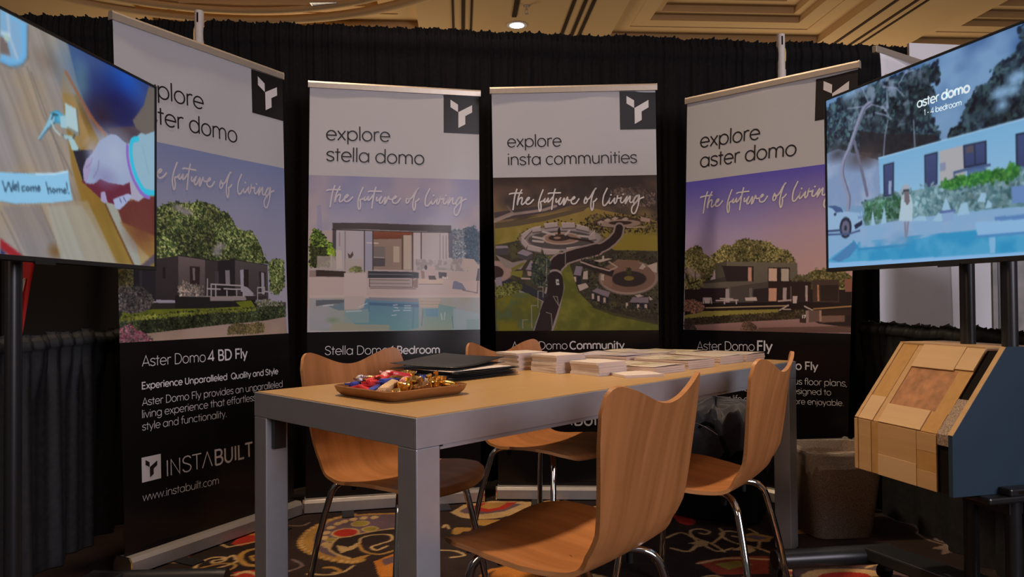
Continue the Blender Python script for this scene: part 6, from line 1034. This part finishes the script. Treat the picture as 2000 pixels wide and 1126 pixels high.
# ---------------------------------------------------------------- moulded plywood chairs
def chair(label, pos, face):
    t = thing('plywood_chair', label, 'chair', (pos[0], pos[1], 0), face, 'plywood chairs around the meeting table')
    # spine profile (x forward, z up): seat front -> bend -> back top
    sp = catmull([(.245, .412), (.225, .434), (.17, .447), (.08, .446), (-.02, .436), (-.10, .432), (-.155, .444), (-.192, .482), (-.212, .54), (-.228, .61), (-.246, .69), (-.266, .765), (-.284, .825)], 8)
    sp = np.array(sp); ds = np.r_[0, np.cumsum(np.hypot(*np.diff(sp, axis=0).T))]; LT = ds[-1]; s_b = ds[7 * 8]      # s_b: the bend
    def at(s): return np.array([np.interp(s, ds, sp[:, 0]), np.interp(s, ds, sp[:, 1])])
    def halfw(s):
        k = np.array([0, .05, .14, .26, .36, .44, .52, .62, .74, .86, 1.0]) * LT; w_ = np.array([.165, .195, .214, .222, .212, .190, .180, .184, .197, .210, .216]); return np.interp(s, k, w_)
    nu, nv = 41, 90; U = np.linspace(-1, 1, nu); mid = np.zeros((nv, nu, 3)); att = np.zeros((nv, nu, 2))
    for j, u in enumerate(U):
        au = abs(u); rc = .20; cr = 0 if au < 1 - rc else 1 - math.sqrt(max(0, 1 - ((au - 1 + rc) / rc) ** 2))
        s1 = LT - .052 * math.cos(min(au / .92, 1) * PI / 2) ** 2 - .055 * cr
        rf = .5; cf = 0 if au < 1 - rf else 1 - math.sqrt(max(0, 1 - ((au - 1 + rf) / rf) ** 2)); s0 = .012 * au * au + .10 * cf
        for i in range(nv):
            s = s0 + (s1 - s0) * i / (nv - 1); p = at(s); hw = float(halfw(s)); y = u * hw; tb_ = np.clip((s - s_b) / (LT - s_b), 0, 1); ts = np.clip(1 - s / s_b, 0, 1)
            cv = .045 * tb_ * (.4 + .6 * tb_) * u * u + .012 * u * u * (1 - abs(2 * np.clip((s - s_b) / .1 + .5, 0, 1) - 1)); sd = .014 * (1 - u * u) * min(1, ts * 3) * (1 if s > .05 else s / .05)
            mid[i, j] = (p[0] + cv, y, p[1] - sd + .006 * au ** 3 * min(1, ts * 2)); att[i, j] = (y, s)
    du = np.gradient(mid, axis=1); dv = np.gradient(mid, axis=0); N = np.cross(dv, du); N /= np.linalg.norm(N, axis=2, keepdims=True) + 1e-9
    if N[20, 20, 2] < 0: N = -N
    th = .0052; up = mid + N * th; dn = mid - N * th; v = np.concatenate([up.reshape(-1, 3), dn.reshape(-1, 3)]); n0 = nv * nu; f = []; mi = []
    for i in range(nv - 1):
        for j in range(nu - 1):
            a = i * nu + j; f += [(a, a + 1, a + nu + 1, a + nu), (n0 + a, n0 + a + nu, n0 + a + nu + 1, n0 + a + 1)]; mi += [0, 0]
    ring = [j for j in range(nu)] + [i * nu + nu - 1 for i in range(1, nv)] + [(nv - 1) * nu + j for j in range(nu - 2, -1, -1)] + [i * nu for i in range(nv - 2, 0, -1)]
    for k in range(len(ring)): a, b = ring[k], ring[(k + 1) % len(ring)]; f.append((a, b, n0 + b, n0 + a)); mi.append(1)
    mb = MB(); mb.v = [tuple(q) for q in v]; mb.f = f; mb.m = mi; sh = mb.build('shell', [M['shell'], M['shell_edge']], t, smooth=50)
    A = sh.data.attributes.new('pc', 'FLOAT_VECTOR', 'POINT'); pa = np.concatenate([att.reshape(-1, 2)] * 2); A.data.foreach_set('vector', np.c_[pa, np.zeros(len(pa))].astype(np.float32).ravel())
    for sx in (1, -1):
        for sy in (1, -1):
            zt = .415
            pts = catmull([(.02 * sx - .005, .035 * sy, zt), (.09 * sx, .075 * sy, zt), (.135 * sx - .005, .112 * sy, zt - .004), (.160 * sx - .006, .135 * sy, zt - .024), (.172 * sx - .008, .146 * sy, zt - .065), (.195 * sx - .012, .170 * sy, .22), (.222 * sx - .016, .200 * sy, .012)], 6)
            mb = MB(); mb.tube(pts, .0105, 14); lg = mb.build('leg', M['chrome'], t, smooth=60)
            mb = MB(); mb.tube([(.2215 * sx - .016, .1995 * sy, .016), (.223 * sx - .016, .201 * sy, 0)], .0125, 12); mb.build('rubber_foot', M['rubber'], lg, smooth=50)
            mb = MB(); mb.tube([(.115 * sx - .004, .095 * sy, zt - .009), (.115 * sx - .004, .095 * sy, zt - .032)], .008, 10); mb.build('stacking_bumper', M['rubber'], lg, smooth=50)
    mb = MB(); mb.lathe([(.06, .404), (.075, .410), (.075, .420), (.06, .424)], n=28); mb.build('seat_plate', M['chrome'], t, smooth=40)
    return t
c0 = chair('nearest plywood chair, its back to the camera, at the middle of the table', (.115, 1.735), 2.47)
dup(c0, (.575, 2.36, 0), 2.55, 'plywood chair pulled up near the right end of the table, its back towards the bin')
dup(c0, (-.365, 2.42, 0), -.72, 'plywood chair facing the camera behind the table, beside the candy tray')
dup(c0, (.135, 2.93, 0), -.80, 'plywood chair facing the camera behind the table, behind the white booklet stacks')
# ---------------------------------------------------------------- tray of candies
def tl(e, n, z=0.): p = TP(e, n, TH + .0017 + z); return tuple(p)
tc = (.225, .345); TRW, TRD = .135, .135
t = thing('serving_tray', 'square brown wooden tray heaped with wrapped candies', 'tray', tl(*tc), TA)
def rr(hx, hy, r, n=6):
    o = []
    for cx, cy, a0 in ((hx - r, hy - r, 0), (-hx + r, hy - r, 90), (-hx + r, -hy + r, 180), (hx - r, -hy + r, 270)): o += [(cx + r * math.cos(math.radians(a0 + 90 * k / n)), cy + r * math.sin(math.radians(a0 + 90 * k / n))) for k in range(n + 1)]
    return o
prof = [(-.026, .0), (-.016, .003), (-.006, .012), (0, .026), (-.005, .0275), (-.010, .015), (-.020, .008), (-.045, .006)]
mb = MB(); V = []; F = []; n = 28
for k, (ins, z) in enumerate(prof): V += [(x, y, z) for x, y in rr(TRW + ins, TRD + ins, .035 + max(ins, -.02) * .7)]
for k in range(len(prof) - 1):
    for i in range(n): F.append((k * n + i, k * n + (i + 1) % n, (k + 1) * n + (i + 1) % n, (k + 1) * n + i))
F.append(tuple(range(n))[::-1]); F.append(tuple((len(prof) - 1) * n + i for i in range(n))); mb.add(V, F); mb.build('tray_body', M['tray'], t, smooth=50)
def twist(m, L=.042, r=.0115):
    t = thing('wrapped_candy', 'x', 'candy'); rg = random.Random(L)
    mb = MB(); k = 10; mb.tube([(L * (-.5 + i / k), 0, r) for i in range(k + 1)], [r * (.35 + .65 * math.sin(PI * (.08 + .84 * i / k)) ** .5) for i in range(k + 1)], 10); mb.build('wrapped_body', M[m], t, smooth=40)
    for s in (-1, 1):
        mb = MB(); P = []
        for i in range(4): P.append([(s * (L * .48 + i * .0055), (j - 4) / 4 * (.002 + i * .0032), r + (.0026 * (-1) ** j) * i / 3 + .001 * i) for j in range(9)])
        mb.grid(P); e = mb.build('twisted_end', M[m], t); e.modifiers.new('thick', 'SOLIDIFY').thickness = .0004
    return t
def bar(m, L=.062, W=.022, H=.015):
    t = thing('wrapped_candy', 'x', 'candy'); mb = MB(); mb.box(-L / 2, L / 2, -W / 2, W / 2, .001, H, b=.0035); mb.build('wrapped_body', M[m], t, smooth=40)
    for s in (-1, 1):
        mb = MB(); P = [[(s * (L * .49 + i * .004), (j - 4) / 4 * W * .55, H * .5 + .0009 * (-1) ** j) for j in range(9)] for i in range(3)]; mb.grid(P); e = mb.build('crimped_end', M[m], t); e.modifiers.new('thick', 'SOLIDIFY').thickness = .0004
    return t
def cup(m, R=.024, H=.021):
    t = thing('wrapped_candy', 'x', 'candy'); mb = MB(); V = []; F = []; n = 30; rg = random.Random(int(R * 1e4))
    pr = [(.55, 0), (.72, .004), (.88, H * .6), (1.0, H), (.86, H * 1.12), (.4, H * 1.05)]
    for i, (k, z) in enumerate(pr): V += [(R * k * (1 + .05 * (-1) ** j + .06 * (rg.random() - .5)) * math.cos(2 * PI * j / n), R * k * (1 + .05 * (-1) ** j) * math.sin(2 * PI * j / n), z + .0015 * rg.random()) for j in range(n)]
    for i in range(len(pr) - 1):
        for j in range(n): F.append((i * n + j, i * n + (j + 1) % n, (i + 1) * n + (j + 1) % n, (i + 1) * n + j))
    F += [tuple(range(n))[::-1], tuple((len(pr) - 1) * n + j for j in range(n))]; mb.add(V, F); mb.build('foil_cup', M[m], t, smooth=25)
    mb = MB(); mb.tube([(0, 0, H * 1.02), (.002, .001, H * 1.5), (.001, .003, H * 1.9)], [R * .3, R * .16, R * .34], 9); mb.build('foil_twist', M[m], t)
    return t
protos = {}
def candy(kind, m, e, n, z, rz, tilt, label):
    key = (kind, m); loc = tl(e, n, z)
    if key not in protos:
        protos[key] = {'twist': twist, 'bar': bar, 'cup': cup}[kind](m); o = protos[key]; o.location = loc; o.rotation_euler = (tilt[0], tilt[1], rz + TA); o['label'] = label; o['group'] = 'wrapped candies in the tray'
    else: dup(protos[key], loc, (tilt[0], tilt[1], rz + TA), label, 'wrapped candies in the tray')
# e: along the table, n: away; the left of the tray in the photo is high n
CD = [('twist', 'wrap_blue', .150, .432, .010, .4, 'blue twisted candy at the left corner of the tray'), ('twist', 'wrap_white', .170, .440, .022, 1.2, 'white twisted candy on top at the left corner of the tray'),
 ('bar', 'wrap_red', .135, .400, .010, 1.9, 'red wrapped bar lying along the left rim of the tray'), ('bar', 'wrap_red', .172, .395, .024, .9, 'red wrapped bar on top of the left heap'), ('twist', 'wrap_brown', .178, .418, .022, 2.2, 'brown twisted candy between red bars in the left heap'),
 ('bar', 'wrap_red', .128, .355, .010, 1.5, 'red wrapped bar at the front left of the tray, near the blue bar'), ('bar', 'wrap_blue', .150, .345, .011, .5, 'blue wrapped bar in the front middle of the tray'), ('bar', 'wrap_blue', .195, .350, .024, .2, 'blue wrapped bar on top in the middle of the tray'),
 ('bar', 'wrap_red', .225, .400, .024, .3, 'red wrapped bar on top at the back of the tray'), ('bar', 'wrap_red', .262, .392, .030, -.2, 'red wrapped bar highest at the back right of the tray'), ('twist', 'wrap_clear', .235, .428, .024, 1.0, 'pale pink twisted candy at the back left of the tray'),
 ('twist', 'wrap_clear', .262, .430, .026, 2.4, 'pale pink twisted candy sticking up at the back of the tray'), ('twist', 'foil_orange', .218, .372, .020, .8, 'amber foil candy in the middle of the tray'), ('bar', 'foil_orange', .240, .358, .024, .1, 'amber wrapped bar behind the blue bar'),
 ('twist', 'wrap_white', .305, .420, .020, .3, 'white twisted candy at the back right corner of the tray'), ('twist', 'foil_gold', .290, .415, .026, 1.7, 'small gold twisted candy at the back of the tray'), ('bar', 'wrap_tan', .310, .385, .018, -.5, 'tan wrapped bar at the back right of the tray'),
 ('bar', 'wrap_tan', .145, .302, .012, .65, 'tan wrapped bar at the front of the tray'), ('bar', 'foil_gold', .150, .262, .010, .9, 'gold wrapped bar at the near corner of the tray'), ('cup', 'foil_gold', .190, .285, .010, .2, 'gold foil cup near the front corner of the tray'),
 ('twist', 'wrap_clear', .215, .318, .022, .5, 'pale pink twisted candy lying against the gold cups'), ('cup', 'foil_gold', .232, .300, .018, .9, 'gold foil cup on top in the middle of the tray'), ('cup', 'wrap_brown', .222, .255, .009, .4, 'brown foil cup at the front right of the tray'),
 ('cup', 'foil_gold', .262, .270, .012, 1.4, 'gold foil cup beside the brown one at the right of the tray'), ('cup', 'foil_orange', .292, .282, .016, .1, 'tall amber foil cup at the right end of the tray'), ('twist', 'foil_gold', .302, .255, .012, 2.0, 'gold twisted candy at the right rim of the tray'),
 ('twist', 'foil_orange', .270, .330, .016, 1.1, 'amber foil candy behind the gold cups'), ('bar', 'wrap_red', .200, .325, .014, 2.6, 'red wrapped bar under the gold cups'), ('twist', 'wrap_blue', .290, .350, .016, .7, 'blue twisted candy at the right back of the tray'),
 ('bar', 'wrap_tan', .170, .320, .018, .35, 'tan wrapped bar on top of the front one'), ('twist', 'wrap_red', .205, .415, .020, 2.8, 'red twisted candy behind the left red bars'), ('twist', 'wrap_red', .165, .372, .016, .2, 'red twisted candy between the left red bars and the blue bar')]
rg = random.Random(5)
for k, m, e, n, z, rz, lab in CD: candy(k, m, tc[0] + (e - tc[0]) * 1.08, tc[1] + (n - tc[1]) * 1.08, z * 1.25, rz, ((rg.random() - .5) * .5, (rg.random() - .5) * .5), lab)
# ---------------------------------------------------------------- black folders
def folder(label, e, n, z, rz, L=.31, W=.235, bend=0., gap=.004):
    t = thing('card_folder', label, 'folder', tl(e, n, z), TA + rz, 'black folders on the table')
    def sheet(nm, zz, bd, mt):
        P = [[(x, y, zz + bd * ((x + L / 2) / L) ** 2 * .6 + bd * .5 * ((y + W / 2) / W) ** 2 + .0015 * math.sin(x * 20 + y * 9)) for x in np.linspace(-L / 2, L / 2, 12)] for y in np.linspace(-W / 2, W / 2, 10)]
        mb = MB(); mb.grid(P); o = mb.build(nm, M[mt], t, smooth=180); s = o.modifiers.new('thick', 'SOLIDIFY'); s.thickness = .0012; s.offset = 1
    sheet('back_cover', 0.0016, 0, 'folder'); sheet('front_cover', gap + .0016, bend, 'folder')
    return t
folder('bottom black folder of the stack behind the tray', .655, .585, .0022, .02)
folder('black folder second from the bottom of the stack', .650, .592, .0105, -.05)
folder('black folder just below the open topmost one', .668, .588, .0188, .06)
folder('topmost black folder, its cover lifting open towards the right', .665, .650, .0315, .30, L=.33, W=.25, bend=.020, gap=.005)
mb = MB(); mb.box(-.14, .14, -.1, .1, 0, .0012); tag(mb.build('paper_sheet', M['paper'], loc=tl(.655, .582, .0285), rotz=TA + .03), 'white sheet peeking out under the topmost black folder', 'paper')
# ---------------------------------------------------------------- booklets and brochure stacks
ORD = ['topmost', 'second from the top', 'third from the top', 'fourth from the top', 'fifth from the top', 'sixth from the top', 'lowest']
def booklet(W, D, th):
    t = thing('booklet', 'x', 'booklet'); mb = MB(); mb.box(-W / 2 + .0018, W / 2 - .0018, -D / 2 + .0018, D / 2 - .0018, .0004, th - .0004); mb.build('pages', M['paper_edge'], t)
    mb = MB(); mb.box(-W / 2 - .0006, W / 2 + .0006, -D / 2 - .0006, D / 2 + .0006, th - .0008, th); mb.box(-W / 2 - .0006, W / 2 + .0006, -D / 2 - .0006, D / 2 + .0006, 0, .0007); mb.box(-W / 2 - .0009, -W / 2, -D / 2, D / 2, .0007, th - .0008); mb.build('cover', M['paper'], t)
    return t
bk0 = None
for nm, (e, n), rz, cnt in (('left', (.995, .618), -.17, 7), ('middle', (.992, .445), -.12, 7), ('right', (1.010, .285), -.10, 5)):
    for k in range(cnt):
        z = k * .0087; lab = 'white booklet, %s of the %s white stack on the table' % (ORD[cnt - 1 - k] if k else 'lowest', nm); p = tl(e + (rg.random() - .5) * .006, n + (rg.random() - .5) * .006, z); r = TA + rz + (rg.random() - .5) * .05
        if bk0 is None: bk0 = booklet(.138, .128, .0085); bk0.location = p; bk0.rotation_euler = (0, 0, r); bk0['label'] = lab; bk0['group'] = 'white booklets in three stacks'
        else: dup(bk0, p, r, lab, 'white booklets in three stacks')
dup(bk0, tl(1.035, .150), TA - .5, 'single white booklet lying in front of the right white stack', 'white booklets in three stacks')
def stack(label, e, n, rz, W, D, H, cover, second=None):
    t = thing('brochure_stack', label, 'brochures', tl(e, n), TA + rz, 'brochure stacks at the far end of the table')
    mb = MB(); k = max(3, int(H / .0075))
    for i in range(k): o = (rg.random() - .5) * .003; q = (rg.random() - .5) * .003; mb.box(-W / 2 + o, W / 2 + o, -D / 2 + q, D / 2 + q, i * H / k, (i + 1) * H / k - .0006)
    mb.build('pages', M['paper_edge'], t)
    P = [[(x, y, H + .0006 + .002 * math.sin(x * 18 + e * 9) * math.sin(y * 14) + (.004 * max(0, abs(y) / (D / 2) - .6))) for x in np.linspace(-W / 2, W / 2, 9)] for y in np.linspace(-D / 2, D / 2, 9)]
    mb = MB(); mb.grid(P); tp = mb.build('top_cover', M[cover], t, smooth=180); s = tp.modifiers.new('thick', 'SOLIDIFY'); s.thickness = .001; s.offset = 1
    if second: mb = MB(); P = np.array(P)[3:6, 1:8] + [0, 0, .0016]; mb.grid(P); mb.build('printed_band', M[second], tp, smooth=180)
    return t
stack('brochure stack with olive print nearest the white booklets, on the near table edge', 1.195, .232, -.06, .168, .235, .022, 'cover_pale', 'cover_olive')
stack('thick pale brochure stack second along the near table edge', 1.412, .240, -.04, .172, .235, .030, 'cover_pale', 'cover_olive')
stack('brochure stack third along the near table edge', 1.664, .252, -.03, .172, .23, .029, 'cover_pale')
stack('farthest brochure stack at the right corner of the table', 1.835, .235, -.03, .150, .225, .027, 'cover_pale')
stack('low olive brochure stack in the back row, beside the white booklets', 1.190, .530, .05, .17, .23, .022, 'cover_olive')
stack('lilac grey brochure stack in the middle of the back row', 1.390, .510, .08, .18, .24, .034, 'cover_lilac', 'cover_pale')
stack('pale brochure stack with a lilac print in the back row', 1.590, .515, -.04, .175, .24, .034, 'cover_pale', 'cover_lilac')
stack('olive brochure stack at the right end of the back row', 1.800, .500, .04, .17, .24, .026, 'cover_olive')

# ---------------------------------------------------------------- waste bin with a clear liner
t = thing('waste_bin', 'speckled brown waste bin with a clear plastic liner, beside the wood wall sample', 'bin', (1.36, 3.20, 0), .06)
def ringv(hx, hy, r, z, n=6): return [(x, y, z) for x, y in rr(hx, hy, r, n)]
pr = [(.125, .110, 0), (.128, .113, .004), (.163, .145, .345), (.168, .150, .346), (.168, .150, .358), (.158, .140, .358), (.122, .107, .010)]
V = []; F = []; n = 28
for hx, hy, z in pr: V += ringv(hx, hy, .05, z)
for k in range(len(pr) - 1):
    for i in range(n): F.append((k * n + i, k * n + (i + 1) % n, (k + 1) * n + (i + 1) % n, (k + 1) * n + i))
F += [tuple(range(n))[::-1], tuple((len(pr) - 1) * n + i for i in range(n))]
mb = MB(); mb.add(V, F); mb.build('bin_body', M['bin'], t, smooth=50)
rg = random.Random(11); V = []; F = []; n = 84; prl = [(.150, .132, .25), (.154, .136, .30), (.157, .139, .352), (.162, .144, .367), (.170, .152, .366), (.174, .156, .345), (.173, .155, .315), (.172, .154, .288)]
base = rr(1, 1, .3, 20)
for k, (hx, hy, z) in enumerate(prl):
    for i in range(n):
        bx, by = base[i]; wv = .004 * math.sin(i * 1.7 + k) + .003 * math.sin(i * .61 + 2 * k); zz = z + (.012 * math.sin(i * .35) + .010 * math.sin(i * .9 + 1) if k >= 6 else .006 * math.sin(i * .5) if k in (3, 4) else 0)
        V.append((bx * hx + wv * (1 if k > 2 else -.4) * (bx / (abs(bx) + abs(by))), by * hy + wv * (by / (abs(bx) + abs(by))), zz))
for k in range(len(prl) - 1):
    for i in range(n): F.append((k * n + i, k * n + (i + 1) % n, (k + 1) * n + (i + 1) % n, (k + 1) * n + i))
mb = MB(); mb.add(V, F); o = mb.build('bin_liner', M['liner'], t, smooth=180); o['label'] = 'clear crumpled plastic liner folded over the rim'
# ---------------------------------------------------------------- black bag with a jacket thrown over it
t = thing('tote_bag', 'black bag standing on the floor in front of the rightmost banner, under a dark jacket', 'bag', (.93, 3.44, 0), -.55)
mb = MB(); V = []; F = []; n = 28; pb = [(.17, .10, 0), (.20, .13, .02), (.205, .135, .2), (.19, .12, .34), (.15, .08, .40), (.08, .04, .42)]
for k, (hx, hy, z) in enumerate(pb): V += [(x * (1 + .03 * math.sin(3 * i + k)), y * (1 + .04 * math.sin(2 * i + 2 * k)), z) for i, (x, y, z) in enumerate(ringv(hx, hy, min(.07, hy * .8), z))]
for k in range(len(pb) - 1):
    for i in range(n): F.append((k * n + i, k * n + (i + 1) % n, (k + 1) * n + (i + 1) % n, (k + 1) * n + i))
F += [tuple(range(n))[::-1], tuple((len(pb) - 1) * n + i for i in range(n))]; mb.add(V, F); mb.build('bag_body', M['bag'], t, smooth=60)
mb = MB(); mb.tube(catmull([(-.10, -.135, .22), (-.09, -.15, .33), (-.03, -.13, .425), (.03, -.13, .425), (.09, -.15, .33), (.10, -.135, .22)], 6), .010, 8); mb.build('carry_handle', M['bag'], t, smooth=60)
t = thing('jacket', 'dark grey jacket lying crumpled over the black bag', 'jacket', (.93, 3.44, 0), -.55)
R, Cc = 60, 160; P = np.zeros((R, Cc + 1, 3)); rs = np.random.RandomState(4); ph = rs.rand(12) * 6
for i in range(R):
    k = i / (R - 1)
    for j in range(Cc + 1):
        a = 2 * PI * j / Cc; ex = .245 + .03 * math.sin(2 * a + ph[0]); ey = .165 + .02 * math.sin(3 * a + ph[1]); drop = .10 + .06 * math.sin(a * 2 + ph[2]) + .04 * math.sin(a * 5 + ph[3])
        rad = min(1, k * 1.35) ** .8; fold = (.026 * math.sin(a * 7 + 3.2 * k + ph[4] + math.sin(5 * k + a)) + .016 * math.sin(a * 15 - 6 * k + ph[5]) + .010 * math.sin(a * 27 + 9 * k) + .012 * math.sin(a * 4 + 9 * k + ph[6])) * min(1, k * 2.2)
        rad2 = rad * (1 + fold * 2.2); z = .50 - .045 * rad ** 2 - max(0, k - .62) / .38 * (drop + .08) + .028 * math.sin(3.1 * rad + 2 * a + ph[7]) * (1 - k) + fold * .9 + .03 * math.exp(-((rad * math.cos(a) + .3) ** 2 + (rad * math.sin(a)) ** 2) * 5)
        P[i, j] = (ex * rad2 * math.cos(a), ey * rad2 * math.sin(a), z)
mb = MB(); mb.grid(P); jk = mb.build('jacket_body', M['jacket'], t, smooth=180); s = jk.modifiers.new('thick', 'SOLIDIFY'); s.thickness = .006; s.offset = -1
mb = MB(); mb.tube(catmull([(-.16, -.155, .455), (-.08, -.178, .452), (.0, -.172, .43), (.06, -.18, .40)], 6), .0025, 6); mb.build('zip', M['zip'], t, smooth=60)
# ---------------------------------------------------------------- bits on the carpet
mb = MB(); mb.box(-.05, .05, -.04, .04, 0, .012, b=.002); tag(mb.build('paper_pack', M['paper'], loc=(.415, 3.52, .0), rotz=.2), 'small white pack of paper on the carpet in front of the aerial view banner', 'paper')
